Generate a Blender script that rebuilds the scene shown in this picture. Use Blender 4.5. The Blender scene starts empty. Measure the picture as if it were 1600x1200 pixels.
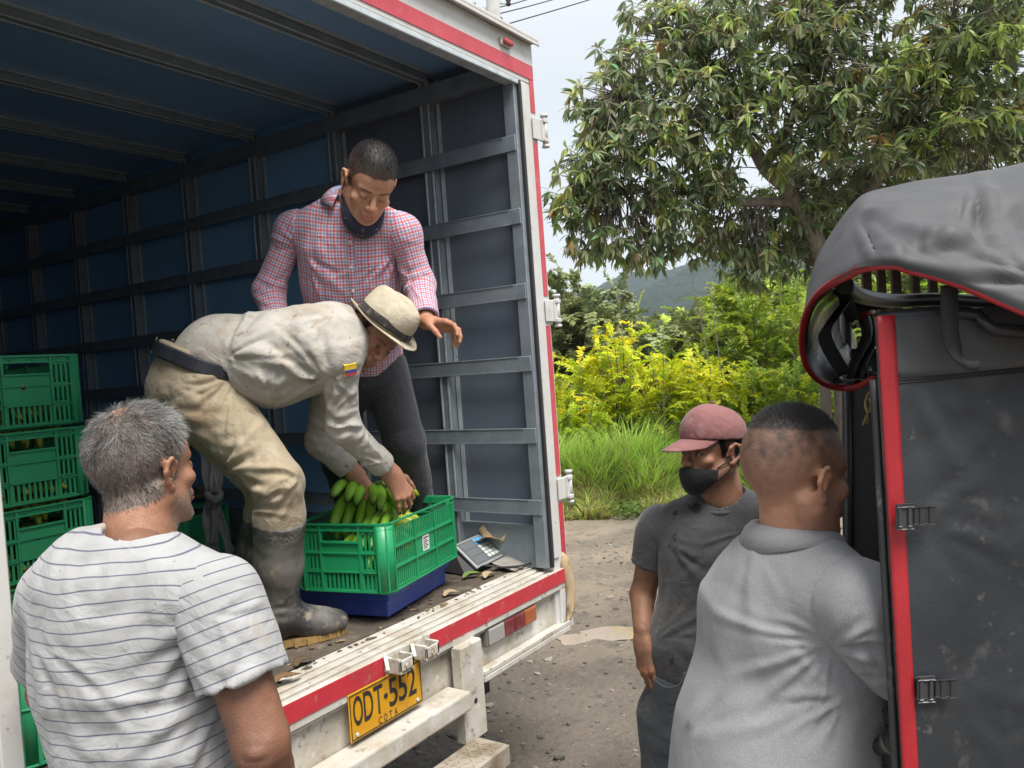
import bpy, bmesh, math, random
import numpy as np
from mathutils import Vector, Matrix, noise as mnoise
R_ = math.radians
S = bpy.context.scene
COL = S.collection
random.seed(7); np.random.seed(7)

# ------------------------------------------------------------------ camera
CAM_F = 1281.4 / 1600.0
CAM_C = np.array([-3.1239, -1.8544, 1.80])
_yaw, _pitch, _roll = 0.9826, -0.0233, -0.0711
FW = np.array([math.sin(_yaw)*math.cos(_pitch), math.cos(_yaw)*math.cos(_pitch), math.sin(_pitch)])
_r = np.cross(FW, [0, 0, 1]); _r /= np.linalg.norm(_r); _u = np.cross(_r, FW)
RT = math.cos(_roll)*_r + math.sin(_roll)*_u
UP = -math.sin(_roll)*_r + math.cos(_roll)*_u
cam_d = bpy.data.cameras.new('camera'); cam_d.sensor_width = 36; cam_d.lens = 36*CAM_F
cam_d.clip_start = 0.05; cam_d.clip_end = 5000
cam = bpy.data.objects.new('camera', cam_d); COL.objects.link(cam)
cam.matrix_world = Matrix(((RT[0], UP[0], -FW[0], CAM_C[0]), (RT[1], UP[1], -FW[1], CAM_C[1]),
                           (RT[2], UP[2], -FW[2], CAM_C[2]), (0, 0, 0, 1)))
S.camera = cam

# ------------------------------------------------------------------ sky, sun, exposure
SUN_EL, SUN_AZ = R_(62), R_(205)       # azimuth measured from +Y towards +X
world = bpy.data.worlds.new('World'); S.world = world; world.use_nodes = True
wn = world.node_tree.nodes; wl = world.node_tree.links; wn.clear()
w_out = wn.new('ShaderNodeOutputWorld'); w_bg = wn.new('ShaderNodeBackground')
w_sky = wn.new('ShaderNodeTexSky'); w_sky.sky_type = 'NISHITA'; w_sky.sun_disc = False
w_sky.sun_elevation = SUN_EL; w_sky.sun_rotation = SUN_AZ
w_tc = wn.new('ShaderNodeTexCoord')
w_map = wn.new('ShaderNodeMapping'); w_map.inputs['Scale'].default_value = (1, 1, 2.2)
w_nz = wn.new('ShaderNodeTexNoise'); w_nz.inputs['Scale'].default_value = 2.6; w_nz.inputs['Detail'].default_value = 7
w_nz.inputs['Roughness'].default_value = 0.5
w_rp = wn.new('ShaderNodeValToRGB')     # overcast: pale grey to white cloud
w_rp.color_ramp.elements[0].position = 0.33; w_rp.color_ramp.elements[0].color = (4.9, 5.15, 5.45, 1)
w_rp.color_ramp.elements[1].position = 0.67; w_rp.color_ramp.elements[1].color = (5.7, 5.85, 6.0, 1)
w_mx = wn.new('ShaderNodeMix'); w_mx.data_type = 'RGBA'; w_mx.inputs['Factor'].default_value = 0.93
wl.new(w_tc.outputs['Generated'], w_map.inputs['Vector']); wl.new(w_map.outputs['Vector'], w_nz.inputs['Vector'])
wl.new(w_nz.outputs['Fac'], w_rp.inputs['Fac'])
wl.new(w_sky.outputs['Color'], w_mx.inputs['A']); wl.new(w_rp.outputs['Color'], w_mx.inputs['B'])
wl.new(w_mx.outputs['Result'], w_bg.inputs['Color']); w_bg.inputs['Strength'].default_value = 0.105
wl.new(w_bg.outputs['Background'], w_out.inputs['Surface'])
sun_d = bpy.data.lights.new('sun', 'SUN'); sun_d.energy = 3.6; sun_d.angle = R_(30); sun_d.color = (1, 0.96, 0.9)
sun = bpy.data.objects.new('sun', sun_d); COL.objects.link(sun)
_sd = Vector((math.sin(SUN_AZ)*math.cos(SUN_EL), math.cos(SUN_AZ)*math.cos(SUN_EL), math.sin(SUN_EL)))
sun.rotation_euler = _sd.to_track_quat('Z', 'Y').to_euler(); sun.location = (0, -6, 12)
S.view_settings.view_transform = 'Standard'; S.view_settings.look = 'None'
S.view_settings.exposure = 0.76; S.view_settings.gamma = 1; S.view_settings.use_curve_mapping = False
S.render.engine = 'CYCLES'; S.cycles.use_denoising = True
S.cycles.max_bounces = 8; S.cycles.diffuse_bounces = 6; S.cycles.glossy_bounces = 4
S.cycles.transparent_max_bounces = 8; S.cycles.volume_bounces = 1

def P(u, v, d):
    """world point that lies d metres in front of the camera on the line of sight u, v of the 1600x1200 picture"""
    return CAM_C + d*(FW + RT*(u-800)/1281.4 - UP*(v-600)/1281.4)
def cv(r, u, f): return RT*r + UP*u + FW*f           # direction from right / up / forward
def nrm(a): a = np.asarray(a, float); return a/np.linalg.norm(a)

# ------------------------------------------------------------------ objects
def tag(o, label, cat, group=None):
    o['label'] = label; o['category'] = cat
    if group: o['group'] = group
    return o
def link(name, me, m, parent=None):
    o = bpy.data.objects.new(name, me); COL.objects.link(o)
    if m is not None and me is not None and len(me.materials) == 0:
        for x in (m if isinstance(m, (list, tuple)) else [m]): me.materials.append(x)
    if parent is not None:
        o.parent = parent
        w = Vector((0, 0, 0)); q = parent
        while q is not None: w += q.location; q = q.parent
        o.location = -w
    return o
def thing(name, label, cat, loc=(0, 0, 0), group=None):
    o = bpy.data.objects.new(name, None); COL.objects.link(o); o.location = Vector([float(x) for x in loc]); o.empty_display_size = .1
    return tag(o, label, cat, group)
def kids(o): return [c for c in bpy.data.objects if c.parent == o]
def copy_tree(o, parent=None):
    c = o.copy(); COL.objects.link(c)
    if parent is not None: c.parent = parent
    for ch in o.children: copy_tree(ch, c)
    return c
def mesh_np(name, verts, faces, smooth=True):
    """faces: (n,k) int array of equal k"""
    me = bpy.data.meshes.new(name)
    v = np.ascontiguousarray(verts, np.float32); f = np.ascontiguousarray(faces, np.int32)
    me.vertices.add(len(v)); me.vertices.foreach_set('co', v.ravel())
    me.loops.add(f.size); me.loops.foreach_set('vertex_index', f.ravel())
    me.polygons.add(len(f)); me.polygons.foreach_set('loop_start', np.arange(0, f.size, f.shape[1], dtype=np.int32))
    me.polygons.foreach_set('use_smooth', np.full(len(f), smooth))
    me.update(calc_edges=True)
    return me
def attr_v(me, name, arr):
    a = me.attributes.new(name, 'FLOAT_VECTOR', 'POINT'); a.data.foreach_set('vector', np.ascontiguousarray(arr, np.float32).ravel())
def attr_c(me, name, arr):
    a = me.attributes.new(name, 'FLOAT_COLOR', 'POINT')
    arr = np.asarray(arr, np.float32)
    if arr.shape[1] == 3: arr = np.concatenate([arr, np.ones((len(arr), 1), np.float32)], 1)
    a.data.foreach_set('color', np.ascontiguousarray(arr).ravel())

class MB:
    """collects simple solids and links them as ONE mesh object"""
    def __init__(s): s.bm = bmesh.new()
    def box(s, x0, x1, y0, y1, z0, z1, bev=0.0, seg=1):
        r = bmesh.ops.create_cube(s.bm, size=1)
        for v in r['verts']:
            v.co = Vector((x0+(v.co.x+.5)*(x1-x0), y0+(v.co.y+.5)*(y1-y0), z0+(v.co.z+.5)*(z1-z0)))
        if bev > 0:
            es = list({e for v in r['verts'] for e in v.link_edges})
            bmesh.ops.bevel(s.bm, geom=es, offset=bev, segments=seg, affect='EDGES', profile=.5)
        return s
    def obox(s, c, ax, ay, az, hx, hy, hz, bev=0.0, seg=1):
        """oriented box, centre c, unit axes, half sizes"""
        r = bmesh.ops.create_cube(s.bm, size=2)
        c = Vector(c); ax, ay, az = Vector(ax), Vector(ay), Vector(az)
        for v in r['verts']: v.co = c + ax*(v.co.x*hx) + ay*(v.co.y*hy) + az*(v.co.z*hz)
        if bev > 0:
            es = list({e for v in r['verts'] for e in v.link_edges})
            bmesh.ops.bevel(s.bm, geom=es, offset=bev, segments=seg, affect='EDGES', profile=.5)
        return s
    def bar(s, a, b, w, h, up=(0, 0, 1), bev=0.0):
        a, b = Vector([float(x) for x in a]), Vector([float(x) for x in b]); d = (b-a); L = d.length; d.normalize()
        n = Vector(up); x = d.cross(n)
        if x.length < 1e-4: x = d.cross(Vector((1, 0, 0)))
        x.normalize(); n = x.cross(d)
        return s.obox((a+b)/2, d, x, n, L/2, w/2, h/2, bev)
    def tube(s, pts, r, n=8, caps=True, flat=None):
        pts = [Vector([float(x) for x in p]) for p in pts]; rr = r if hasattr(r, '__len__') else [r]*len(pts)
        rings = []; prev = None
        for i, p in enumerate(pts):
            t = (pts[min(i+1, len(pts)-1)]-pts[max(i-1, 0)]).normalized()
            if prev is None:
                x = t.cross(Vector((0, 0, 1)))
                if x.length < 1e-3: x = t.cross(Vector((1, 0, 0)))
            else: x = prev - t*prev.dot(t)
            x.normalize(); prev = x; y = t.cross(x)
            rings.append([s.bm.verts.new(p + (x*math.cos(2*math.pi*k/n) + y*math.sin(2*math.pi*k/n)*(flat or 1))*rr[i]) for k in range(n)])
        for a, b in zip(rings, rings[1:]):
            for k in range(n):
                f = s.bm.faces.new((a[k], a[(k+1) % n], b[(k+1) % n], b[k])); f.smooth = True
        if caps: s.bm.faces.new(rings[0][::-1]); s.bm.faces.new(rings[-1])
        return s
    def poly(s, pts):
        s.bm.faces.new([s.bm.verts.new(Vector([float(x) for x in p])) for p in pts]); return s
    def prism(s, pts, off):
        """a polygon extruded by vector off"""
        a = [s.bm.verts.new(Vector([float(x) for x in p])) for p in pts]; o = Vector([float(x) for x in off])
        b = [s.bm.verts.new(v.co+o) for v in a]; n = len(a)
        s.bm.faces.new(a[::-1]); s.bm.faces.new(b)
        for k in range(n): s.bm.faces.new((a[k], a[(k+1) % n], b[(k+1) % n], b[k]))
        return s
    def grid(s, G, smooth=True, thick=0.0):
        """G[i][j] points; a sheet, with thickness thick along its normals if > 0"""
        G = np.asarray(G, float); n, m = G.shape[:2]
        def sheet(A): return [[s.bm.verts.new(Vector(A[i, j])) for j in range(m)] for i in range(n)]
        V = sheet(G); fs = []
        for i in range(n-1):
            for j in range(m-1): fs.append(s.bm.faces.new((V[i][j], V[i+1][j], V[i+1][j+1], V[i][j+1])))
        if thick:
            du = np.gradient(G, axis=0); dv = np.gradient(G, axis=1); N = np.cross(du, dv); N /= (np.linalg.norm(N, axis=2, keepdims=True)+1e-9)
            W = sheet(G - N*thick)
            for i in range(n-1):
                for j in range(m-1): fs.append(s.bm.faces.new((W[i][j], W[i][j+1], W[i+1][j+1], W[i+1][j])))
            ed = [(i, 0) for i in range(n)] + [(n-1, j) for j in range(1, m)] + [(i, m-1) for i in range(n-2, -1, -1)] + [(0, j) for j in range(m-2, 0, -1)]
            for a, b in zip(ed, ed[1:]+ed[:1]): fs.append(s.bm.faces.new((V[a[0]][a[1]], W[a[0]][a[1]], W[b[0]][b[1]], V[b[0]][b[1]])))
        for f in fs: f.smooth = smooth
        return s
    def mesh(s, name, recalc=True):
        if recalc: bmesh.ops.recalc_face_normals(s.bm, faces=s.bm.faces)
        me = bpy.data.meshes.new(name); s.bm.to_mesh(me); s.bm.free(); return me
    def build(s, name, m, parent=None): return link(name, s.mesh(name), m, parent)

# ------------------------------------------------------------------ materials
def mat(name, col, col2=None, nscale=6, nlo=.35, nhi=.65, rough=.6, rough2=None, metal=0, bump=0, bscale=60, spots=None, attr=None,
        stretch=None, spec=.5, sss=0, coat=0, detail=6, bdetail=6, alpha=None, transl=0, sheen=0):
    """spots: list of (colour, scale, lo, hi, strength) layered over the base - dirt, wear, stains, painted reflections"""
    m = bpy.data.materials.new(name); m.use_nodes = True; N = m.node_tree.nodes; L = m.node_tree.links
    b = N['Principled BSDF']; tc = N.new('ShaderNodeTexCoord'); vec = tc.outputs['Object']
    if stretch:
        mp = N.new('ShaderNodeMapping'); mp.inputs['Scale'].default_value = stretch; L.new(vec, mp.inputs['Vector']); vec = mp.outputs['Vector']
    def noise(sc, dt=detail, rg=.55):
        n = N.new('ShaderNodeTexNoise'); n.inputs['Scale'].default_value = sc; n.inputs['Detail'].default_value = dt; n.inputs['Roughness'].default_value = rg
        L.new(vec, n.inputs['Vector']); return n.outputs['Fac']
    def ramp(f, lo, hi):
        r = N.new('ShaderNodeMapRange'); r.inputs['From Min'].default_value = lo; r.inputs['From Max'].default_value = hi; r.clamp = True
        L.new(f, r.inputs['Value']); return r.outputs['Result']
    def mix(f, a, c, mode='MIX'):
        x = N.new('ShaderNodeMix'); x.data_type = 'RGBA'; x.blend_type = mode
        if isinstance(f, float): x.inputs['Factor'].default_value = f
        else: L.new(f, x.inputs['Factor'])
        for k, s_ in (('A', a), ('B', c)):
            if isinstance(s_, tuple): x.inputs[k].default_value = (*s_[:3], 1)
            else: L.new(s_, x.inputs[k])
        return x.outputs['Result']
    c = tuple(col)
    if attr:
        an = N.new('ShaderNodeAttribute'); an.attribute_name = attr; c = an.outputs['Color']
        if col2: c = mix(ramp(noise(nscale), nlo, nhi), c, mix(1.0, c, tuple(col2), 'MULTIPLY'))
    elif col2: c = mix(ramp(noise(nscale), nlo, nhi), c, tuple(col2))
    for sp in (spots or []):
        r = ramp(noise(sp[1], 5, .6), sp[2], sp[3]); q = N.new('ShaderNodeMath'); q.operation = 'MULTIPLY'; L.new(r, q.inputs[0]); q.inputs[1].default_value = sp[4]
        c = mix(q.outputs[0], c, tuple(sp[0]))
    if isinstance(c, tuple): b.inputs['Base Color'].default_value = (*c[:3], 1)
    else: L.new(c, b.inputs['Base Color'])
    b.inputs['Metallic'].default_value = metal; b.inputs['Specular IOR Level'].default_value = spec
    if rough2 is not None:
        r = N.new('ShaderNodeMapRange'); r.inputs['From Min'].default_value = .35; r.inputs['From Max'].default_value = .65; r.inputs['To Min'].default_value = rough; r.inputs['To Max'].default_value = rough2
        L.new(noise(nscale*1.7), r.inputs['Value']); L.new(r.outputs['Result'], b.inputs['Roughness'])
    else: b.inputs['Roughness'].default_value = rough
    if sss: b.inputs['Subsurface Weight'].default_value = sss; b.inputs['Subsurface Radius'].default_value = (.012, .005, .003); b.inputs['Subsurface Scale'].default_value = .6
    if coat: b.inputs['Coat Weight'].default_value = coat
    if sheen: b.inputs['Sheen Weight'].default_value = sheen
    if bump:
        bn = N.new('ShaderNodeBump'); bn.inputs['Strength'].default_value = min(1, bump); bn.inputs['Distance'].default_value = .01 if bump <= 1 else .01*bump
        L.new(noise(bscale, bdetail), bn.inputs['Height']); L.new(bn.outputs['Normal'], b.inputs['Normal'])
    if transl:
        t = N.new('ShaderNodeBsdfTranslucent'); x = N.new('ShaderNodeMixShader'); x.inputs['Fac'].default_value = transl
        if isinstance(c, tuple): t.inputs['Color'].default_value = (*c[:3], 1)
        else: L.new(c, t.inputs['Color'])
        L.new(b.outputs['BSDF'], x.inputs[1]); L.new(t.outputs['BSDF'], x.inputs[2]); L.new(x.outputs['Shader'], N['Material Output'].inputs['Surface'])
    m['_'] = 1
    return m
M = {}
MUD = (.17, .135, .095)
M['white'] = mat('white_paint', (.60, .60, .585), (.54, .53, .50), 3, rough=.38, rough2=.55, bump=.05, bscale=40, spots=[((.42, .37, .28), 9, .56, .74, .55), ((.25, .2, .14), 45, .63, .72, .6)])
M['white_dirty'] = mat('white_paint_dirty', (.57, .555, .515), (.44, .405, .34), 4, rough=.5, rough2=.75, bump=.12, bscale=70, spots=[((.33, .27, .19), 7, .48, .68, .7), ((.13, .09, .06), 32, .60, .70, .75), ((.72, .71, .68), 18, .6, .7, .5)])
M['red'] = mat('red_band', (.52, .035, .05), (.42, .03, .045), 8, rough=.32, rough2=.5, spots=[((.40, .30, .26), 30, .60, .72, .45), ((.3, .2, .15), 8, .58, .75, .3)])
M['red_pale'] = mat('red_band_faded', (.55, .07, .09), (.47, .05, .07), 8, rough=.3, rough2=.42, spots=[((.45, .32, .30), 14, .58, .75, .3)])
M['panel_lifted'] = mat('blue_lining', (.24, .46, .72), (.26, .48, .73), 2.5, rough=.14, rough2=.24, bump=.04, bscale=220)  # deep bays: same lining lightened, light missing inside is put into the colour
M['panel'] = mat('dark_blue_lining', (.125, .155, .20), (.14, .165, .20), 2.5, rough=.26, rough2=.40, metal=.0, bump=.04, bscale=220, spots=[((.17, .165, .185), 1.3, .45, .75, .45), ((.15, .155, .155), 11, .56, .8, .35), ((.20, .20, .20), 48, .62, .72, .3)])  # near bays: darker copy of the lining, broad grey patches paint its reflections
M['ceil'] = mat('blue_ceiling_lining', (.28, .46, .72), (.30, .48, .73), 3, rough=.10, rough2=.20, metal=.0, bump=.03, bscale=90)
M['galv'] = mat('galvanised_steel', (.62, .67, .68), (.50, .55, .57), 14, rough=.34, rough2=.5, metal=.35, bump=.04, bscale=90, spots=[((.12, .12, .11), 26, .58, .72, .5)])
M['galv_dk'] = mat('dull_galvanised_rail', (.27, .31, .34), (.21, .245, .275), 12, rough=.38, rough2=.55, metal=.3, bump=.05, bscale=120, spots=[((.22, .21, .20), 30, .58, .72, .4)])
M['deck'] = mat('muddy_deck', (.115, .09, .068), (.06, .047, .037), 5, rough=.6, rough2=.95, bump=.9, bscale=26, spots=[((.24, .20, .15), 13, .55, .72, .6), ((.03, .025, .02), 20, .6, .7, .7)])
M['black'] = mat('black_rubber', (.02, .02, .021), rough=.6)
M['steel_w'] = mat('painted_steel_bracket', (.62, .61, .57), (.38, .33, .26), 30, rough=.5, bump=.1, bscale=90, spots=[((.28, .17, .10), 60, .58, .68, .6)])
# ------------------------------------------------------------------ smooth solids: bodies and clothes
def A(*x): return np.array(x, float)
class SDF:
    def __init__(s): s.p = []
    def cone(s, a, b, ra, rb, k=.02, op='u', n=None, qa=1., qb=None):
        s.p.append(('c', np.asarray(a, float), np.asarray(b, float), float(ra), float(rb), k, op, None if n is None else nrm(n), qa, qa if qb is None else qb)); return s
    def chain(s, pts, rs, k=.02, n=None, qs=None, op='u'):
        for i in range(len(pts)-1):
            s.cone(pts[i], pts[i+1], rs[i], rs[i+1], k, op, n, 1 if qs is None else qs[i], 1 if qs is None else qs[i+1])
        return s
    def ell(s, c, ax, r, k=.02, op='u'):
        """ellipsoid: ax 3x3 rows unit axes"""
        s.p.append(('e', np.asarray(c, float), np.asarray(ax, float), np.asarray(r, float), k, op)); return s
    def clip(s, p, n, c=None, R=None, k=.0):
        """cut away what lies on the +n side of the plane through p (inside radius R of c if given)"""
        s.p.append(('p', np.asarray(p, float), nrm(n), None if c is None else np.asarray(c, float), R, k)); return s
    def bounds(s, q):
        if q[0] == 'c':
            r = max(q[3], q[4])*max(1, q[8], q[9]); return np.minimum(q[1], q[2])-r, np.maximum(q[1], q[2])+r
        if q[0] == 'e':
            r = np.max(q[3]); return q[1]-r, q[1]+r
    def dist(s, q, X):
        if q[0] == 'c':
            _, a, b, ra, rb, k, op, n, qa, qb = q
            ba = b-a; pa = X-a; t = np.clip((pa@ba)/max(ba@ba, 1e-12), 0, 1)
            d = pa - t[..., None]*ba
            r = ra+(rb-ra)*t
            if n is not None:
                qq = qa+(qb-qa)*t; dn = d@n; d = d + ((1/qq-1)*dn)[..., None]*n
                return (np.linalg.norm(d, axis=-1)-r)*np.minimum(1, qq)
            return np.linalg.norm(d, axis=-1)-r
        _, c, ax, r, k, op = q
        p = (X-c)@ax.T; k0 = np.linalg.norm(p/r, axis=-1); k1 = np.linalg.norm(p/(r*r), axis=-1)
        return k0*(k0-1)/np.maximum(k1, 1e-9)
    def mesh(s, h, smooth=1, crop=None):
        lo = np.full(3, 1e9); hi = np.full(3, -1e9)
        for q in s.p:
            if q[0] != 'p' and q[-1 if q[0] == 'e' else 6] == 'u':
                a, b = s.bounds(q); lo = np.minimum(lo, a); hi = np.maximum(hi, b)
        lo -= 3*h+.012; hi += 3*h+.012
        n = np.ceil((hi-lo)/h).astype(int)+1
        V = np.full(n, .06, np.float32)
        ax = [lo[i]+h*np.arange(n[i]) for i in range(3)]
        for q in s.p:
            if q[0] == 'p':
                _, p, nn, c, R, k = q
                if c is None: sl = [slice(0, m) for m in n]
                else: sl = [slice(max(0, int((c[i]-R-lo[i])/h)), min(n[i], int((c[i]+R-lo[i])/h)+2)) for i in range(3)]
                X = np.stack(np.meshgrid(*[ax[i][sl[i]] for i in range(3)], indexing='ij'), -1)
                d = (X-p)@nn
                if c is not None: d = np.where(np.linalg.norm(X-c, axis=-1) < R, d, -1)
                V[tuple(sl)] = np.maximum(V[tuple(sl)], d); continue
            k = q[5] if q[0] == 'c' else q[4]; op = q[6] if q[0] == 'c' else q[5]
            a, b = s.bounds(q); m = k+3*h
            sl = [slice(max(0, int((a[i]-m-lo[i])/h)), max(0, min(n[i], int((b[i]+m-lo[i])/h)+2))) for i in range(3)]
            if any(x.stop <= x.start for x in sl): continue
            X = np.stack(np.meshgrid(*[ax[i][sl[i]] for i in range(3)], indexing='ij'), -1)
            d = s.dist(q, X); W = V[tuple(sl)]
            if op == 'u':
                hh = np.clip(.5+.5*(W-d)/k, 0, 1); V[tuple(sl)] = W+(d-W)*hh-k*hh*(1-hh)
            else:
                d = -d; hh = np.clip(.5-.5*(W-d)/k, 0, 1); V[tuple(sl)] = W+(d-W)*hh+k*hh*(1-hh)
        v, f = surfnet(V, lo, h)
        for _ in range(smooth): v = lap(v, f)
        return v, f
def surfnet(V, lo, h):
    s = V < 0; n = V.shape
    c = np.zeros((n[0]-1, n[1]-1, n[2]-1), np.uint8); O = [(i, j, k) for i in (0, 1) for j in (0, 1) for k in (0, 1)]
    for o in O: c += s[o[0]:n[0]-1+o[0], o[1]:n[1]-1+o[1], o[2]:n[2]-1+o[2]]
    act = (c > 0) & (c < 8); ids = np.argwhere(act); idx = np.full(act.shape, -1, np.int32); idx[act] = np.arange(len(ids))
    acc = np.zeros((len(ids), 3)); cnt = np.zeros(len(ids))
    for a in O:
        for ax in range(3):
            if a[ax]: continue
            b = list(a); b[ax] = 1
            va = V[ids[:, 0]+a[0], ids[:, 1]+a[1], ids[:, 2]+a[2]]; vb = V[ids[:, 0]+b[0], ids[:, 1]+b[1], ids[:, 2]+b[2]]
            m = (va < 0) != (vb < 0); t = va[m]/(va[m]-vb[m])
            p = np.tile(np.array(a, float), (m.sum(), 1)); p[:, ax] += t; acc[m] += p; cnt[m] += 1
    verts = lo + h*(ids+acc/cnt[:, None]); F = []
    for ax in range(3):
        sl0 = [slice(1, -1)]*3; sl1 = [slice(1, -1)]*3
        sl0 = [slice(1, n[i]-1) for i in range(3)]; sl1 = list(sl0); sl0[ax] = slice(0, n[ax]-1); sl1[ax] = slice(1, n[ax])
        A0, A1 = s[tuple(sl0)], s[tuple(sl1)]
        off = np.array([sl0[i].start for i in range(3)])
        u, w = [(1, 2), (2, 0), (0, 1)][ax]
        for flip, msk in ((False, A0 & ~A1), (True, ~A0 & A1)):
            e = np.argwhere(msk)+off
            if len(e) == 0: continue
            def ci(du, dw):
                q = e.copy(); q[:, u] -= du; q[:, w] -= dw; return idx[q[:, 0], q[:, 1], q[:, 2]]
            quad = np.stack([ci(1, 1), ci(0, 1), ci(0, 0), ci(1, 0)], 1)
            F.append(quad[:, ::-1] if flip else quad)
    return verts, np.concatenate(F)
def lap(v, f, w=.5):
    e = np.concatenate([f[:, [0, 1]], f[:, [1, 2]], f[:, [2, 3]], f[:, [3, 0]]])
    n = len(v); c = np.bincount(e[:, 0], minlength=n) + np.bincount(e[:, 1], minlength=n)
    o = np.empty_like(v)
    for i in range(3): o[:, i] = np.bincount(e[:, 0], v[e[:, 1], i], n) + np.bincount(e[:, 1], v[e[:, 0], i], n)
    return v + w*(o/np.maximum(c, 1)[:, None]-v)
def vnormals(v, f):
    q = np.cross(v[f[:, 2]]-v[f[:, 0]], v[f[:, 3]]-v[f[:, 1]]); N = np.zeros_like(v)
    for k in range(4):
        for i in range(3): N[:, i] += np.bincount(f[:, k], q[:, i], len(v))
    return N/(np.linalg.norm(N, axis=1, keepdims=True)+1e-12)
_perm = np.random.RandomState(3).rand(4096).astype(np.float32)*2-1
def vnoise(X):
    i = np.floor(X).astype(np.int64); f = X-i; f = f*f*f*(f*(f*6-15)+10); o = 0
    for a in (0, 1):
        for b in (0, 1):
            for c in (0, 1):
                hsh = ((i[:, 0]+a)*73856093 ^ (i[:, 1]+b)*19349663 ^ (i[:, 2]+c)*83492791) & 4095
                o = o + _perm[hsh]*np.where(a, f[:, 0], 1-f[:, 0])*np.where(b, f[:, 1], 1-f[:, 1])*np.where(c, f[:, 2], 1-f[:, 2])
    return o
def fbm(X, o=3):
    s = 0; a = 1.; X = np.asarray(X, float)
    for _ in range(o): s = s + a*vnoise(X); X = X*2.03+7.1; a *= .5
    return s
def segd(X, a, b):
    a = np.asarray(a, float); b = np.asarray(b, float); ba = b-a; t = np.clip(((X-a)@ba)/max(ba@ba, 1e-12), 0, 1)
    return np.linalg.norm(X-a-t[:, None]*ba, axis=1), t
def folds(v, N, L):
    """L: (polyline, amplitude, width): a ridge (amp>0) or valley pressed along a line"""
    d = np.zeros(len(v))
    for pts, amp, w in L:
        best = np.full(len(v), 9.); tt = np.zeros(len(v)); m = len(pts)-1
        for i in range(m):
            q, t = segd(v, pts[i], pts[i+1]); c = q < best; best[c] = q[c]; tt[c] = (i+t[c])/m
        g = best/w; d += amp*np.exp(-g*g)*np.clip(np.sin(np.pi*np.clip(tt*.94+.03, 0, 1)), 0, 1)**.5 - .35*amp*np.exp(-((g-1.9)/.8)**2)*np.sin(np.pi*tt)
    return v + N*d[:, None]
def cloth_noise(v, N, axis, amp, scale=(9, 2), seed=0.):
    """soft long wrinkles that run along axis"""
    a = nrm(axis); s = v@a; q = v - s[:, None]*a
    X = q*scale[0] + (s*scale[1])[:, None]*a + seed
    w = fbm(v*6+seed, 2)*.45
    n = fbm(X+w[:, None], 3); r = .55*n+.9*(.30-np.abs(fbm(X*.8+w[:, None]*1.3+31., 2)))*np.clip(.5+1.2*vnoise(v*4+seed), 0, 1)
    return v + N*(amp*r)[:, None]
def creases(v, N, L):
    """sharp creases fanning out from pulled points. L: (u, v, angle from, angle to, count, shortest, longest, height, half width px, seed)"""
    q = v-CAM_C; z = q@FW; U_ = 800+1281.4*(q@RT)/z; W_ = 600-1281.4*(q@UP)/z; face = np.clip((-(N@FW)-.05)*4, 0, 1); d = np.zeros(len(v))
    for (u0, v0, a0, a1, n, l0, l1, amp, hw, seed) in L:
        rs = np.random.RandomState(seed)
        for k in range(n):
            a = R_(a0+(a1-a0)*(k+.5+.5*rs.uniform(-1, 1))/n); l = rs.uniform(l0, l1); st = rs.uniform(.0, .35)*l; bend = rs.uniform(-.35, .35); A_ = amp*rs.uniform(.5, 1.1)*(1 if rs.rand() < .65 else -.8); w = hw*rs.uniform(.7, 1.5)
            ca, sa = math.cos(a), -math.sin(a); x = (U_-u0)*ca+(W_-v0)*sa-st; y = -(U_-u0)*sa+(W_-v0)*ca
            t = x/l; y = y-bend*l*t*t*.5; g = np.abs(y)/(w*(.5+.9*np.clip(t, 0, 1)))
            e = np.clip(t/.18, 0, 1)*np.clip((1-t)/.5, 0, 1)
            d += A_*e*(np.exp(-g**1.5)-.45*np.exp(-((g-1.8)/.9)**2))
    return v+N*(d*face)[:, None]
def head_frame(f, u):
    f = nrm(f); u = nrm(np.asarray(u, float)-f*np.dot(u, f)); r = np.cross(f, u); return r, f, u
# ------------------------------------------------------------------ ground
def ground_h(x, y):
    X = np.stack([np.asarray(x, float), np.asarray(y, float), np.zeros_like(np.asarray(x, float))], -1).reshape(-1, 3)
    r = np.linalg.norm(X[:, :2]-np.array([1.6, .7]), axis=1)
    h = .020*fbm(X*.9, 3)*np.clip((30-r)/20, 0, 1) + .012*fbm(X*3.1+5, 3)*np.clip((14-r)/8, 0, 1)
    c = nrm(A(.552, -.8338)); n = A(.8338, .552)      # across and away from the road edge
    away = (X[:, :2]-np.array([5.25, 2.75]))@n
    h = h + .28*np.clip(away/5, 0, 1)**1.2
    d = np.sqrt(((X[:, :2]-np.array([1.62, .66]))@c/.42)**2 + ((X[:, :2]-np.array([1.62, .66]))@n/.24)**2)
    h = h - .035*np.exp(-d**2)
    return h.reshape(np.shape(x))
def A2(*x): return np.array(x, float)
def graded(a, b, c0, c1, fine):
    L = list(np.arange(c0, c1, fine)); s = fine; x = c1
    while x < b: L.append(x); s *= 1.35; x += s
    L.append(b); s = fine; x = c0
    while x > a: s *= 1.35; x -= s; L.insert(0, max(x, a))
    return np.array(L)
gx = graded(-1600, 2200, -4, 9, .05); gy = graded(-1600, 2200, -5, 7, .05)
GX, GY = np.meshgrid(gx, gy, indexing='ij'); GZ = ground_h(GX, GY)
nx, ny = GX.shape; ii = np.arange(nx*ny).reshape(nx, ny)
gf = np.stack([ii[:-1, :-1], ii[1:, :-1], ii[1:, 1:], ii[:-1, 1:]], -1).reshape(-1, 4)
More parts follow.
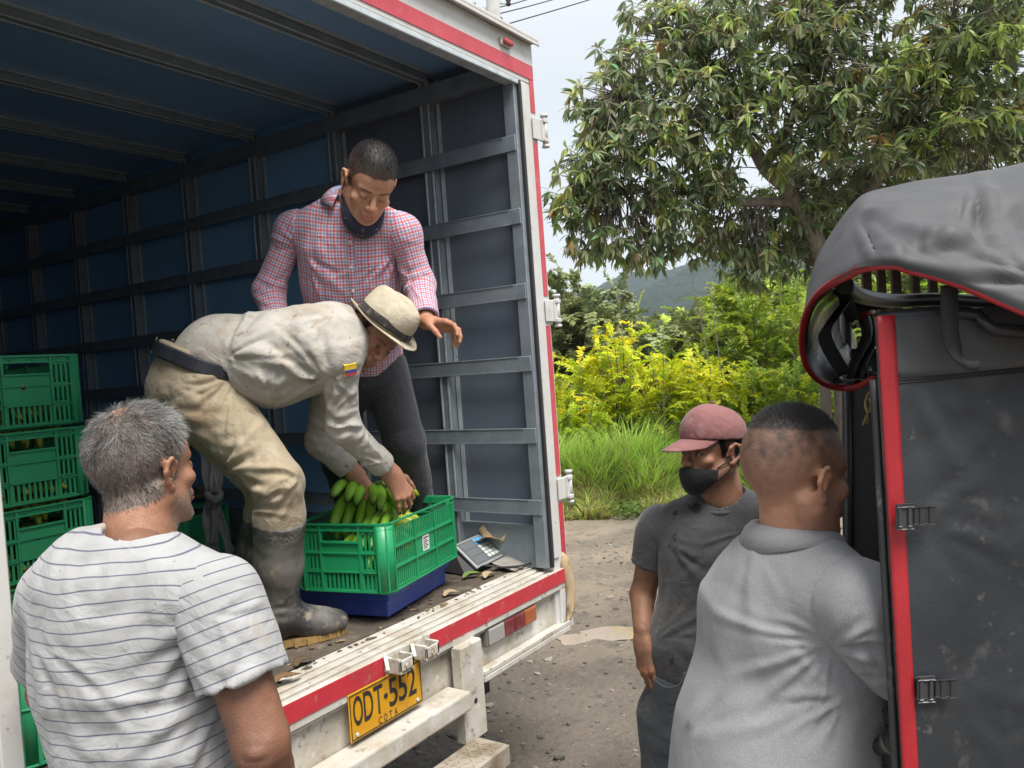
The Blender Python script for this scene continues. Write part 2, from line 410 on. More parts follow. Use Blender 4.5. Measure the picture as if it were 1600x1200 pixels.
M['dirt'] = mat('dirt_road', (.235, .19, .145), (.70, .70, .70), 1.3, attr='Col', rough=.85, rough2=.98, bump=2.0, bscale=26, bdetail=8,
                spots=[((.075, .067, .06), 6, .52, .66, .55), ((.060, .055, .05), 24, .58, .68, .6), ((.30, .26, .21), 60, .62, .70, .6), ((.2, .175, .145), 13, .58, .7, .4)])
me = mesh_np('ground', np.stack([GX, GY, GZ], -1).reshape(-1, 3), gf)
# worn dark asphalt on the near side, packed pale earth towards the far edge of the road
_q = np.stack([GX, GY, 0*GX], -1).reshape(-1, 3); _d = (_q[:, :2]-CAM_C[:2])@A2(.8338, .552)+.55*fbm(_q*.8, 3)+.25*fbm(_q*3.1, 2)
_t = np.clip((_d-5.0)/1.1, 0, 1)[:, None]; _p = np.clip((fbm(_q*1.7+8, 3)-.05)*3, 0, 1)[:, None]*.45
_c = A2(.135, .112, .088)*(1-_t)+A2(.25, .205, .15)*_t; _c = _c*(1-_p)+A2(.165, .14, .11)*_p; attr_c(me, 'Col', _c)
g = link('ground', me, M['dirt']); g['kind'] = 'structure'
M['puddle'] = mat('muddy_water', (.30, .235, .165), (.26, .20, .14), 4, rough=.06, spec=.6)
pw = MB(); c0 = Vector((1.62, .66, -.010)); ca, cn = Vector((.552, -.8338, 0)), Vector((.8338, .552, 0))
pts = []
for k in range(40):
    a = 2*math.pi*k/40; rr = 1+.18*math.sin(2*a+1)+.12*math.sin(5*a)+.1*math.cos(3*a)
    pts.append(c0+ca*(.36*rr*math.cos(a))+cn*(.17*rr*math.sin(a)))
pw.poly(pts); p = pw.build('puddle', M['puddle']); p['kind'] = 'structure'
# loose stones
def ico(n=1):
    b = bmesh.new(); bmesh.ops.create_icosphere(b, subdivisions=n, radius=1); v = np.array([x.co[:] for x in b.verts]); f = np.array([[q.index for q in x.verts] for x in b.faces]); b.free(); return v, f
iv, if_ = ico(1); rs = np.random.RandomState(11)
n = 9000; q = rs.rand(n, 2); ca2, cn2 = A(.552, -.8338), A(.8338, .552)
d = .9+q[:, 0]**.8*7.2; lat = (q[:, 1]*2-1)*(1.2+.55*d)
sx = CAM_C[0]+cn2[0]*d+ca2[0]*lat; sy = CAM_C[1]+cn2[1]*d+ca2[1]*lat
sz = rs.gamma(1.6, .0042, n).clip(.003, .032)
V = iv[None]*(1+.25*rs.randn(n, len(iv), 1)).clip(.6, 1.5)*sz[:, None, None]*np.stack([.8+.6*rs.rand(n), .8+.6*rs.rand(n), .45+.3*rs.rand(n)], -1)[:, None]
V[..., 0] += sx[:, None]; V[..., 1] += sy[:, None]; V[..., 2] += (ground_h(sx, sy)+sz*.15)[:, None]
F = (if_[None]+(np.arange(n)*len(iv))[:, None, None]).reshape(-1, 3)
me = mesh_np('gravel', V.reshape(-1, 3), F, False)
cc = np.repeat((.07+.20*rs.rand(n, 1)**2)*A(1.05, .92, .78)[None]*(.9+.2*rs.rand(n, 3)), len(iv), 0); attr_c(me, 'Col', cc)
M['stone'] = mat('stone', (.2, .2, .2), attr='Col', rough=.9)
g = link('gravel', me, M['stone']); g['kind'] = 'stuff'
# ------------------------------------------------------------------ hills, trees, bushes, grass
def GP(u, d, dz=0.):
    p = P(u, 600, d); p[2] = float(ground_h(np.array([p[0]]), np.array([p[1]]))[0])+dz; return p
LEAFM = mat('leaf', (.1, .2, .05), attr='Col', rough=.42, spec=.4, transl=.45)
DULLM = mat('leaf_dull', (.1, .2, .05), attr='Col', rough=.6, spec=.25, transl=.22)
BARK = mat('bark', (.25, .22, .185), (.15, .125, .10), 18, rough=.9, bump=.6, bscale=50, stretch=(1, 1, .35), spots=[((.28, .27, .24), 8, .56, .70, .6)])
def leaf_batch(C, D, U, ln, wd, col, droop=.5, segs=3, fold=.25):
    """leaves at C pointing along D with face normal U: a folded, bent blade each"""
    n = len(C); D = D/np.linalg.norm(D, axis=1, keepdims=True); S_ = np.cross(D, U); S_ /= np.linalg.norm(S_, axis=1, keepdims=True)+1e-9; N_ = np.cross(S_, D); V = []
    prof = np.sin(np.pi*np.clip(np.linspace(.06, 1, segs+1), 0, 1)**.85); prof[-1] = .03
    p = C.copy(); d = D.copy(); nn = N_.copy()
    for k in range(segs+1):
        w = (wd*prof[k]*.5)[:, None]
        V += [p-S_*w+nn*w*fold, p.copy(), p+S_*w+nn*w*fold]
        p = p+d*(ln/segs)[:, None]; d2 = d-nn*(droop/segs if np.isscalar(droop) else (droop/segs)[:, None]); d2 /= np.linalg.norm(d2, axis=1, keepdims=True); nn = np.cross(S_, d2); d = d2
    V = np.stack(V, 1); m = V.shape[1]; F = []
    for k in range(segs):
        for j in (0, 1): F.append([k*3+j, k*3+j+1, (k+1)*3+j+1, (k+1)*3+j])
    F = (np.array(F)[None]+(np.arange(n)*m)[:, None, None]).reshape(-1, 4)
    return V.reshape(-1, 3), F, np.repeat(col, m, 0), m
def unit(X): return X/(np.linalg.norm(X, axis=1, keepdims=True)+1e-9)
def twigs(A_, B_, r0, r1, sag=0.04, segs=3):
    n = len(A_); d = B_-A_; L = np.linalg.norm(d, axis=1, keepdims=True); d = d/(L+1e-9); x = unit(np.cross(d, np.tile(A(.3, .5, .8), (n, 1)))); y = np.cross(d, x); V = []
    for k in range(segs+1):
        t = k/segs; c = A_+(B_-A_)*t; c = c+A(0, 0, 1)*L*sag*math.sin(math.pi*t); r = (r0+(r1-r0)*t); r = r[:, None] if np.ndim(r) else r
        for j in range(3): c2 = c+(x*math.cos(2.094*j)+y*math.sin(2.094*j))*r; V.append(c2)
    V = np.stack(V, 1); m = V.shape[1]; F = []
    for k in range(segs):
        for j in range(3): F.append([k*3+j, k*3+(j+1) % 3, (k+1)*3+(j+1) % 3, (k+1)*3+j])
    return V.reshape(-1, 3), (np.array(F)[None]+(np.arange(n)*m)[:, None, None]).reshape(-1, 4)
# --- the mango tree by the road
def mango():
    rs = np.random.RandomState(21)
    base = GP(1318, 9.6, -.1)
    root = thing('mango_tree', 'large mango tree with long drooping leaves overhanging the covered cart', 'tree', base)
    fork = P(1300, 430, 9.4)
    limbs = [[base, P(1316, 560, 9.55), fork], [fork, P(1276, 388, 9.3), P(1240, 318, 9.1), P(1196, 256, 8.95), P(1160, 205, 8.9), P(1110, 130, 8.8), P(1060, 70, 8.8)],
             [P(1240, 318, 9.1), P(1170, 318, 9.0), P(1110, 303, 8.95), P(1040, 300, 8.9), P(960, 310, 8.8)], [fork, P(1330, 360, 9.2), P(1370, 270, 8.9), P(1430, 180, 8.6), P(1500, 90, 8.3)],
             [P(1370, 270, 8.9), P(1440, 250, 8.6), P(1540, 220, 8.3)], [P(1196, 256, 8.95), P(1240, 180, 8.8), P(1270, 90, 8.6), P(1290, 10, 8.6)], [P(1110, 303, 8.95), P(1060, 240, 8.8), P(1000, 190, 8.7)],
             [P(1160, 205, 8.9), P(1090, 190, 8.7), P(1020, 160, 8.6), P(960, 150, 8.6)], [fork, P(1340, 420, 9.9), P(1400, 330, 10.2), P(1480, 240, 10.3)], [fork, P(1250, 400, 9.6), P(1180, 380, 9.6)]]
    R = [(.17, .15), (.115, .035), (.06, .02), (.11, .035), (.06, .025), (.06, .02), (.045, .015), (.045, .015), (.09, .03), (.06, .02)]
    nodes = []
    tb = MB()
    for i, (L, r) in enumerate(zip(limbs, R)):
        K = spline0(L, 8*len(L)); w = np.linspace(0, 1, len(K))[:, None]; K = K+.03*np.stack([fbm(np.stack([w[:, 0]*6+i, w[:, 0]*0+k, w[:, 0]*0], 1), 2) for k in range(3)], 1)*np.minimum(1, w*5)
        (tb.tube(K, np.linspace(r[0], r[1], len(K)), 8)); nodes.append(K[4:] if i else K[-1:])
        if i == 0: tb.build('trunk', BARK, root); tb = MB()
    tb.build('limbs', BARK, root); nodes = np.concatenate(nodes)
    blobs = [(905, 300, 8.7, 48, 55, 58), (925, 365, 8.8, 60, 40, 56), (950, 250, 8.6, 70, 60, 84), (950, 170, 8.6, 62, 58, 74), (1010, 95, 8.7, 85, 50, 84), (1015, 385, 8.8, 60, 32, 52), (1040, 320, 8.8, 75, 60, 90), (1020, 200, 8.4, 75, 70, 84), (1090, 230, 8.7, 70, 70, 70), (1110, 110, 8.6, 85, 60, 90),
             (1190, 40, 8.5, 95, 60, 96), (1090, 30, 8.8, 80, 40, 60), (1120, 370, 9.2, 60, 48, 66), (1180, 400, 9.3, 70, 45, 84), (1230, 130, 8.5, 80, 60, 84), (1200, 320, 9.3, 60, 60, 66), (1290, 210, 8.5, 60, 55, 60), (1320, 290, 9.3, 90, 60, 110), (1350, 140, 8.3, 90, 70, 110), (1300, 30, 8.5, 100, 60, 110),
             (1430, 220, 8.2, 80, 55, 84), (1440, 90, 8.1, 110, 80, 140), (1540, 170, 8.0, 90, 60, 96), (1560, 60, 7.9, 110, 80, 140), (1440, -40, 8.2, 120, 60, 96), (1580, -60, 8.0, 120, 70, 70), (1420, 300, 9.6, 100, 50, 110), (1540, 290, 9.2, 90, 60, 110), (1640, 200, 8.2, 90, 90, 90), (1280, 380, 9.9, 80, 50, 110), (1360, 350, 10.2, 90, 70, 110), (1500, 200, 10, 120, 90, 90), (1380, 200, 9.8, 110, 90, 80),
             (1165, 170, 8.5, 60, 55, 60), (1225, 235, 8.7, 30, 45, 22), (1120, 290, 8.7, 45, 35, 34), (1270, 320, 9.0, 35, 35, 24), (1260, 260, 9.9, 60, 60, 40), (1200, -70, 8.6, 120, 60, 40), (1020, 15, 9.0, 60, 30, 30)]
    Cc = []; kind = []
    for (u, v, d, rx, ry, n) in blobs:
        k = int(n*.98); q = unit(rs.randn(k, 3))*(rs.rand(k, 1)**.42)
        for a in q:
            dd = d+a[2]*max(rx, ry)*d/1281.; Cc.append(P(u+a[0]*rx*1.05, v+a[1]*ry*1.05, dd)); 
    Cc = np.array(Cc); n = len(Cc)
    # twigs to the nearest limb
    near = np.array([nodes[np.argmin(np.linalg.norm(nodes-c, axis=1)+.15*rs.rand(len(nodes)))] for c in Cc])
    mid = near*.45+Cc*.55+rs.randn(n, 3)*.07
    va, fa = twigs(near, mid, .009, .006); vb, fb = twigs(mid, Cc, .006, .003, .02)
    link('twigs', mesh_np('twigs', np.concatenate([va, vb]), np.concatenate([fa, fb+len(va)])), BARK, root)
    # rosettes
    per = rs.randint(8, 14, n); idx = np.repeat(np.arange(n), per); m = len(idx)
    out = unit(Cc-mid); O = out[idx]; th = rs.rand(m)*6.283; x = unit(np.cross(O, np.tile(A(.2, .1, 1), (m, 1)))); y = np.cross(O, x); rad = x*np.cos(th)[:, None]+y*np.sin(th)[:, None]
    D = unit(rad*1.0+O*(.15+.5*rs.rand(m, 1))+A(0, 0, -.75)+rs.randn(m, 3)*.18); U = unit(A(0, 0, 1)+.45*rs.randn(m, 3)); ln = .112+.078*rs.rand(m); wd = ln*(.20+.07*rs.rand(m))
    hu = rs.rand(n); base_c = np.where(hu[:, None] < .50, A(.215, .255, .135), np.where(hu[:, None] < .78, A(.29, .34, .17), np.where(hu[:, None] < .985, A(.42, .50, .15), A(.42, .28, .10))))
    flush = np.array([(np.linalg.norm(Cc-P(*q), axis=1)).argmin() for q in ((1430, 40, 8.1), (1445, 55, 8.1), (1270, 40, 8.5), (1590, 25, 7.9), (1455, 150, 8.1))]); base_c[flush] = A(.55, .34, .10)
    col = base_c[idx]*(.75+.5*rs.rand(m, 1))*(1+.12*rs.randn(m, 3)); dead = rs.rand(m) < .02; col[dead] = A(.22, .15, .06)
    C0 = Cc[idx]+D*.01
    dist = (C0-CAM_C)@FW; px_ = 800+1281.4*((C0-CAM_C)@RT)/dist; py_ = 600-1281.4*((C0-CAM_C)@UP)/dist
    vis = (px_ > 845) & (px_ < 1600) & (py_ > 5) & (py_ < 425); order = np.argsort(np.where(vis, dist, 99)); big = order[:300]; rest = order[300:]
    V, F, Cl, k = leaf_batch(C0[rest], D[rest], U[rest], ln[rest], wd[rest], col[rest], droop=.75)
    me = mesh_np('crown', V, F); attr_c(me, 'Col', Cl); o = link('crown', me, LEAFM, root); o['kind'] = 'stuff'
    protos = []
    for c in (A(.145, .19, .07), A(.20, .25, .09), A(.30, .37, .09)):
        V, F, Cl, k = leaf_batch(np.zeros((1, 3)), A(1, 0, 0)[None], A(0, 0, 1)[None], A(.17), A(.042), c[None], droop=.75, segs=4); me = mesh_np('leaf', V, F); attr_c(me, 'Col', Cl); me.materials.append(LEAFM); protos.append(me)
    rl = Vector(root.location)
    for i in big:
        o = bpy.data.objects.new('leaf', protos[0 if col[i, 1] < .21 else 1 if col[i, 1] < .29 else 2]); COL.objects.link(o); o.parent = root
        s_ = np.cross(D[i], U[i]); s_ /= np.linalg.norm(s_); nn = np.cross(s_, D[i]); q = ln[i]/.17
        a, b, c = D[i]*q, -s_*q, nn*q; p = C0[i]-np.array(rl)
        o.matrix_local = Matrix(((a[0], b[0], c[0], p[0]), (a[1], b[1], c[1], p[1]), (a[2], b[2], c[2], p[2]), (0, 0, 0, 1)))
def spline0(K, n):
    K = np.array([np.asarray(k, float) for k in K]); m = len(K); o = []
    for t in np.linspace(0, m-1-1e-6, n):
        i = int(t); f = t-i; p0, p1, p2, p3 = K[max(i-1, 0)], K[i], K[i+1], K[min(i+2, m-1)]
        o.append(.5*((2*p1)+(-p0+p2)*f+(2*p0-5*p1+4*p2-p3)*f*f+(-p0+3*p1-3*p2+p3)*f**3))
    return np.array(o)
mango()
# --- bushes and smaller trees
def bush(name, label, cat, u, d, w, h, cols, n_st=14, n_lf=2600, lf=(.05, .02), seed=1, group=None, lean=0., z0=0., m=None, tip=None, dens=1., trunk=None):
    rs = np.random.RandomState(seed); base = GP(u, d, z0); root = thing(name, label, cat, base, group)
    a = rs.rand(n_st)*6.283; sp = rs.rand(n_st)**.6; tips = base+np.stack([np.cos(a)*sp*w*.5, np.sin(a)*sp*w*.5, h*(.62+.38*rs.rand(n_st))*(1-.30*sp**2)], 1)
    st = base+(np.stack([np.cos(a), np.sin(a), 0*a], 1))*.10*w*sp[:, None]
    if trunk: st[:] = base+A(0, 0, trunk*h); 
    va, fa = twigs(st, tips, .012*h**.5, .003, .10, 6)
    tv, tf = va, fa
    if trunk:
        vb, fb = twigs(base[None], (base+A(.02, .03, trunk*h))[None], .045, .035, .0, 4); tv = np.concatenate([va, vb]); tf = np.concatenate([fa, fb+len(va)])
    # side sprays: many short arching twigs, leaves in two rows along them
    n_lf = int(n_lf*1.1); ns = int(n_st*15*dens); i = rs.randint(n_st, size=ns); t = .14+.86*rs.rand(ns)**.8; p0 = st[i]+(tips[i]-st[i])*t[:, None]+A(0, 0, 1)*(.10*np.linalg.norm(tips[i]-st[i], axis=1)*np.sin(np.pi*t))[:, None]
    dr = unit(rs.randn(ns, 3)*A(1, 1, .55)+A(0, 0, .45)); L = (.16+.24*rs.rand(ns))*(w*.5+.35); p1 = p0+dr*L[:, None]
    vb, fb = twigs(p0, p1, .0045, .0018, .12, 3); tv = np.concatenate([tv, vb]); tf = np.concatenate([tf, fb+len(tv)-len(vb)])
    link('stems', mesh_np('stems', tv, tf), BARK, root)
    k = max(6, n_lf//ns); ii = np.repeat(np.arange(ns), k); tt = np.tile(np.linspace(.12, 1, k), ns); side = np.tile(np.where(np.arange(k) % 2, 1, -1), ns)
    c = p0[ii]+(p1-p0)[ii]*tt[:, None]+A(0, 0, 1)*(L[ii]*.12*np.sin(np.pi*tt))[:, None]; D = dr[ii]; S_ = unit(np.cross(D, A(0, 0, 1)+.3*rs.randn(ns, 3)[ii]))
    dd = unit(S_*side[:, None]*.9+D*.6+rs.randn(len(ii), 3)*.22-A(0, 0, .12)); U = unit(np.cross(S_, D)*1.0+.35*rs.randn(len(ii), 3)); U[U[:, 2] < 0] *= -1
    ln = lf[0]*1.25*(.7+.6*rs.rand(len(ii))); wd = lf[1]*1.35*(.7+.6*rs.rand(len(ii))); cs = np.array(cols); hh = np.clip((c[:, 2]-base[2])/h, 0, 1)
    pick = rs.randint(len(cs), size=ns)[ii]; col = cs[pick]*(.8+.4*rs.rand(len(ii), 1))*(1+.06*rs.randn(len(ii), 3))
    if tip is not None: q = (rs.rand(ns)[ii] < .16) & (hh > .55); col[q] = np.asarray(tip)*(.8+.4*rs.rand(q.sum(), 1))
    V, F, Cl, mm = leaf_batch(c, dd, U, ln, wd, np.clip(col, .005, 1), droop=.35, segs=2)
    me = mesh_np('foliage', V, F); attr_c(me, 'Col', Cl); link('foliage', me, m or LEAFM, root); return root
YG = [A(.72, .78, .04), A(.66, .75, .045), A(.78, .78, .04), A(.56, .70, .05)]; GG = [A(.36, .50, .07), A(.44, .58, .075), A(.28, .40, .06)]; YEL = A(.80, .70, .02)
GRPB = 'yellow green roadside bushes'
bush('roadside_bush', 'low yellow green bush with golden tips right beside the truck post', 'bush', 900, 11.9, 1.5, 1.75, YG, 16, 7000, seed=1, group=GRPB, tip=YEL)
bush('roadside_bush', 'tall bright yellow green bush with pointed sprays, second from the truck', 'bush', 972, 12.3, 1.7, 2.35, YG, 20, 9000, seed=2, group=GRPB, tip=YEL)
bush('roadside_bush', 'yellow green bush with pale stems in the middle of the roadside row', 'bush', 1048, 12.2, 1.7, 2.0, YG, 20, 9000, seed=3, group=GRPB, tip=YEL)
bush('roadside_bush', 'yellowest bush of the row, right above the red cap', 'bush', 1112, 11.8, 1.6, 1.75, YG[:3], 18, 8000, seed=4, group=GRPB, tip=YEL)
bush('roadside_bush', 'darker green low bush between the red cap and the grey polo man', 'bush', 1180, 11.4, 1.3, 1.45, GG+YG[:2], 16, 7000, seed=5, group=GRPB)
bush('roadside_bush', 'green bush against the wooden post, left of the cart hood', 'bush', 1250, 11.2, 1.5, 1.65, GG+YG[:1], 16, 7500, seed=6, group=GRPB)
bush('roadside_bush', 'green bush half hidden behind the cart opening', 'bush', 1335, 10.8, 1.4, 1.6, GG, 16, 6500, seed=16, group=GRPB)
bush('small_tree', 'young tree with lime green feathery leaves on a thin dark stem', 'tree', 1185, 12.6, 2.3, 3.0, [A(.30, .40, .03), A(.22, .34, .035), A(.36, .44, .03)], 20, 8500, (.062, .022), seed=7, trunk=.35)
bush('small_tree', 'sparse olive young tree beside the cart hood', 'tree', 1262, 13.2, 1.8, 2.7, GG+[A(.10, .12, .04)], 14, 4200, (.055, .02), seed=8, trunk=.35)
OL = [A(.22, .255, .10), A(.27, .30, .125), A(.17, .20, .085)]
bush('shrub_tree', 'greyish green bushy tree with upright shoots just beside the truck post', 'tree', 885, 17, 2.9, 3.6, OL, 34, 17000, (.10, .045), seed=9, group='grey green trees behind the bushes', m=DULLM)
bush('shrub_tree', 'rounder pale grey green tree behind the yellow bushes', 'tree', 945, 18, 2.6, 3.3, [A(.33, .38, .19), A(.27, .32, .15)], 34, 17000, (.10, .05), seed=10, group='grey green trees behind the bushes', m=DULLM)
for k, (u, d, w, h, lab) in enumerate(((1010, 24, 3.4, 2.6, 'low olive thicket on the left below the misty hill'), (1062, 26, 4.0, 2.8, 'broad mid green thicket in the middle below the misty hill'), (1120, 22, 3.2, 3.1, 'green thicket under the drooping mango branches'), (1180, 20, 3.4, 3.3, 'dense shaded thicket behind the feathery young tree'), (1255, 18, 3.4, 3.3, 'dense dark thicket behind the mango trunk'), (1350, 17, 3.6, 3.6, 'dense dark thicket behind the covered cart'), (1470, 16, 3.6, 3.4, 'dark thicket far behind the cart canopy'))):
    bush('thicket', lab, 'bush', u, d, w, h, OL+GG[:2], 28, 10000, (.12, .06), seed=30+k, group='thickets behind the roadside bushes', m=DULLM)
# long bare shoots standing over the bushes
for k, (u0, v0, u1, v1, d) in enumerate(((1135, 480, 1098, 378, 11.6), (1120, 470, 1075, 402, 11.7), (1040, 640, 1036, 520, 11.0), (990, 500, 962, 435, 12.5))):
    a, b = P(u0, v0+160, d), P(u1, v1, d); K = spline0([a, a*.4+b*.6+A(0, 0, .05), b], 12); rt = thing('weed_stalk', ['tall thin weed stalk with a leafy tip under the mango branches', 'thin weed stalk leaning left under the mango branches', 'dark thin stalk standing in the grass before the yellow bushes', 'slender shoot rising over the tallest yellow bush'][k], 'weed', a)
    MB().tube(K, np.linspace(.009, .003, 12), 5).build('stem', BARK, rt); rs = np.random.RandomState(k); n = 46; i = rs.randint(5, 12, n)
    V, F, Cl, m_ = leaf_batch(K[i]+rs.randn(n, 3)*.012, unit(rs.randn(n, 3)+A(0, 0, .8)), unit(rs.randn(n, 3)), .03+.02*rs.rand(n), .012+0*rs.rand(n), np.tile(A(.2, .27, .08), (n, 1)), segs=2); me = mesh_np('leaves', V, F); attr_c(me, 'Col', Cl); link('leaves', me, LEAFM, rt)
# wooden post
wp = GP(1288, 9.5, -.05); MBp = MB().bar(wp, wp+A(.03, 0, 1.7), .10, .10, (1, 0, 0), .01); tag(MBp.build('wooden_post', mat('grey_wood', (.15, .125, .10), (.09, .075, .06), 10, rough=.9, bump=.4, bscale=60, stretch=(1, 1, .2))), 'grey wooden post standing between the bushes and the cart hood', 'post')
# --- grass
def grass():
    rs = np.random.RandomState(3); n = 76000; d = 9.25+rs.rand(n)**1.25*4.2; u = 790+rs.rand(n)*760
    p = np.stack([CAM_C[0]+d*(FW[0]+RT[0]*(u-800)/1281.4), CAM_C[1]+d*(FW[1]+RT[1]*(u-800)/1281.4), 0*d], 1); d = d+.0
    edge = 9.30+.25*fbm(np.stack([u/40, 0*u, 0*u], 1), 3)
    k = d > edge; p = p[k]; d = d[k]; e = edge[k]; u = u[k]; n = len(p)
    p[:, 2] = ground_h(p[:, 0], p[:, 1])-.01
    tuft = fbm(p*A(1.6, 1.6, 0)+3, 3); h = (.10+.88*np.clip((d-e)/1.9, 0, 1))*(.6+.5*np.clip(tuft+.5, 0, 1.4))*(.6+.6*rs.rand(n)); h = np.maximum(h, .05)
    lean = unit(rs.randn(n, 3)*A(1, 1, 0)+A(.2, -.2, 0)); dirs = unit(A(0, 0, 1)+lean*(.25+.35*rs.rand(n, 1)))
    base = A(.38, .62, .13); lime = A(.60, .82, .16); dry = A(.40, .33, .14); drym = np.clip(1.4*(fbm(p*A(.9, .9, 0)+11, 2)-.05), 0, 1)*np.clip((11.0-d)/1.2, 0, 1); q = np.clip(.5+.9*tuft+.35*rs.randn(n), 0, 1)
    col = base[None]*(1-q[:, None])+lime[None]*q[:, None]; mm = (rs.rand(n) < .12+.6*drym)[:, None]; col = np.where(mm, dry[None], col)*(.75+.5*rs.rand(n, 1))
    V, F, Cl, m_ = leaf_batch(p, dirs, unit(lean+.2*rs.randn(n, 3)), h, .010+.010*rs.rand(n), col, droop=-(.6+.9*rs.rand(n)), segs=3, fold=.3)
    me = mesh_np('tall_grass', V, F); attr_c(me, 'Col', Cl); o = link('tall_grass', me, LEAFM); o['kind'] = 'stuff'
    # low broad weeds along the road edge
    n = 9000; d = 9.0+rs.rand(n)*1.3; u = 800+rs.rand(n)*740; p = np.stack([CAM_C[0]+d*(FW[0]+RT[0]*(u-800)/1281.4), CAM_C[1]+d*(FW[1]+RT[1]*(u-800)/1281.4), 0*d], 1)
    k = fbm(p*A(2.2, 2.2, 0), 2) > -.1+.9*(9.35-d); p = p[k]; n = len(p); p[:, 2] = ground_h(p[:, 0], p[:, 1])+.01+.09*rs.rand(n)
    V, F, Cl, m_ = leaf_batch(p, unit(rs.randn(n, 3)*A(1, 1, .3)+A(0, 0, .35)), unit(A(0, 0, 1)+.3*rs.randn(n, 3)), .04+.05*rs.rand(n), .018+.02*rs.rand(n), A(.15, .24, .05)*(.7+.6*rs.rand(n, 1)), segs=2)
    me = mesh_np('ground_weeds', V, F); attr_c(me, 'Col', Cl); o = link('ground_weeds', me, LEAFM); o['kind'] = 'stuff'
grass()
# --- hills
def hills():
    us = np.concatenate([np.linspace(-2400, 760, 40), np.linspace(780, 1500, 420), np.linspace(1520, 4200, 40)]); ds = np.concatenate([np.linspace(60, 300, 14), np.linspace(310, 760, 150), np.linspace(780, 1150, 50)])
    Uu, Dd = np.meshgrid(us, ds, indexing='ij'); X = CAM_C[0]+Dd*(FW[0]+RT[0]*(Uu-800)/1281.4); Y = CAM_C[1]+Dd*(FW[1]+RT[1]*(Uu-800)/1281.4)
    p = np.stack([X, Y, 0*X], -1).reshape(-1, 3); t = np.clip((Dd-120)/620, 0, 1).reshape(-1); t2 = np.clip((Dd-760)/380, 0, 1).reshape(-1)
    side = np.clip((Uu.reshape(-1)-940)/230, -1.2, 1.2); crest = 58+16*side+9*fbm(p*.006, 3)
    z = crest*(t**1.35)*(1+.16*fbm(p*.011+5, 3))+44*t2*(1+.3*side)+1.0
    n = fbm(p*.055, 2); z = z+(2.6*np.abs(n)**.7+2.1*np.abs(fbm(p*.13+7, 2)))*np.clip(t*6, 0, 1)
    z *= np.clip(t*9, 0, 1); z -= 1.2*np.clip(1-t*30, 0, 1)
    nx, ny = Uu.shape; ii = np.arange(nx*ny).reshape(nx, ny)
    me = mesh_np('forested_hill', np.stack([p[:, 0], p[:, 1], z], 1), np.stack([ii[:-1, :-1], ii[1:, :-1], ii[1:, 1:], ii[:-1, 1:]], -1).reshape(-1, 4))
    o = link('forested_hill', me, mat('forest', (.016, .032, .022), (.009, .018, .013), .09, rough=.95, bump=3, bscale=.5, spots=[((.028, .046, .026), .16, .55, .7, .7)])); o['kind'] = 'structure'
hills()
# --- the air: haze round everything
M['haze'] = bpy.data.materials.new('haze'); M['haze'].use_nodes = True; hn = M['haze'].node_tree; hn.nodes.clear()
ho = hn.nodes.new('ShaderNodeOutputMaterial'); hv = hn.nodes.new('ShaderNodeVolumePrincipled'); hv.inputs['Color'].default_value = (.70, .82, .95, 1); hv.inputs['Density'].default_value = .00026; hv.inputs['Anisotropy'].default_value = .2
hn.links.new(hv.outputs['Volume'], ho.inputs['Volume'])
hz = MB().box(-1640, 2240, -1640, 2240, -3.5, 168).build('haze', M['haze']); hz['kind'] = 'stuff'
# --- power pole and wires beyond the truck
pp = P(772, 30, 15); pb = A(pp[0], pp[1], 0)
pole = thing('power_pole', 'concrete power pole top showing over the truck roof edge', 'pole', pb)
conc = mat('concrete', (.36, .36, .35), (.28, .28, .27), 5, rough=.85)
MB().tube([pb, pb+A(0, 0, 9.2)], [.17, .12], 16).build('shaft', conc, pole)
for k, (v, dx) in enumerate(((14, -.14), (30, -.10), (4, .1))):
    q = P(772, v, 15); a = q+RT*dx*2.6; MB().bar(q, a, .04, .05).build('bracket', M['galv'], pole)
    MB().tube([a-A(0, 0, .06), a-A(0, 0, .03), a, a+A(0, 0, .03), a+A(0, 0, .07), a+A(0, 0, .10)], [.03, .055, .03, .055, .03, .045], 10).build('insulator', mat('dark_ceramic', (.045, .03, .028), rough=.25), pole)
q = P(783, 38, 15); MB().tube([q, q+A(0, 0, .12)], [.05, .035], 8).build('insulator', bpy.data.materials['dark_ceramic'], pole)
for k, (v0, u1, v1) in enumerate(((12, 840, -10), (22, 900, -15), (42, 1010, -32))):
    a, b = P(778, v0, 15), P(u1, v1, 19); d = (b-a); K = spline0([a, a+d*1-A(0, 0, .05), a+d*4], 16); o = MB().tube(K, .012, 6).build('power_wire', M['black']); tag(o, ['topmost thin power wire running from the pole into the sky', 'middle power wire running from the pole over the truck corner', 'lowest power wire running from the pole towards the mango tree'][k], 'wire', 'power wires in the sky')
# ------------------------------------------------------------------ the box truck
XL, XR = -2.4205, 0.0                 # outer sides
IL, IR = -2.27, -.15                  # faces of the inner studs
ZF, ZC, ZT = .906, 3.15, 3.19        # deck, ceiling, top
YB = 6.2
truck = thing('box_truck', 'white box truck with open rear, red trim bands and dark blue lining', 'truck', (-1.2, 0, 0))
def tp(name, mb, m): return mb.build(name, m, truck)
SY = [.50+.603*k for k in range(-0, 10)]
RAILZ = [1.18, 1.49, 1.80, 2.11, 2.43, 2.74]
def lining(name, x0, x1, y0, y1, z0, z1): return tp(name, MB().box(x0, x1, y0, y1, z0, z1), M['panel' if y0 < 1. else 'panel_lifted'])  # dim copy near the door, colour-brightened copy further in
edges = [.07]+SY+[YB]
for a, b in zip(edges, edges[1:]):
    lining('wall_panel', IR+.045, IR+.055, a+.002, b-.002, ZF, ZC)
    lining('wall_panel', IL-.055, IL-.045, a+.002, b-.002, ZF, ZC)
    tp('ceiling_panel', MB().box(IL-.05, IR+.05, a+.002, b-.002, ZC, ZC+.012), M['ceil'])
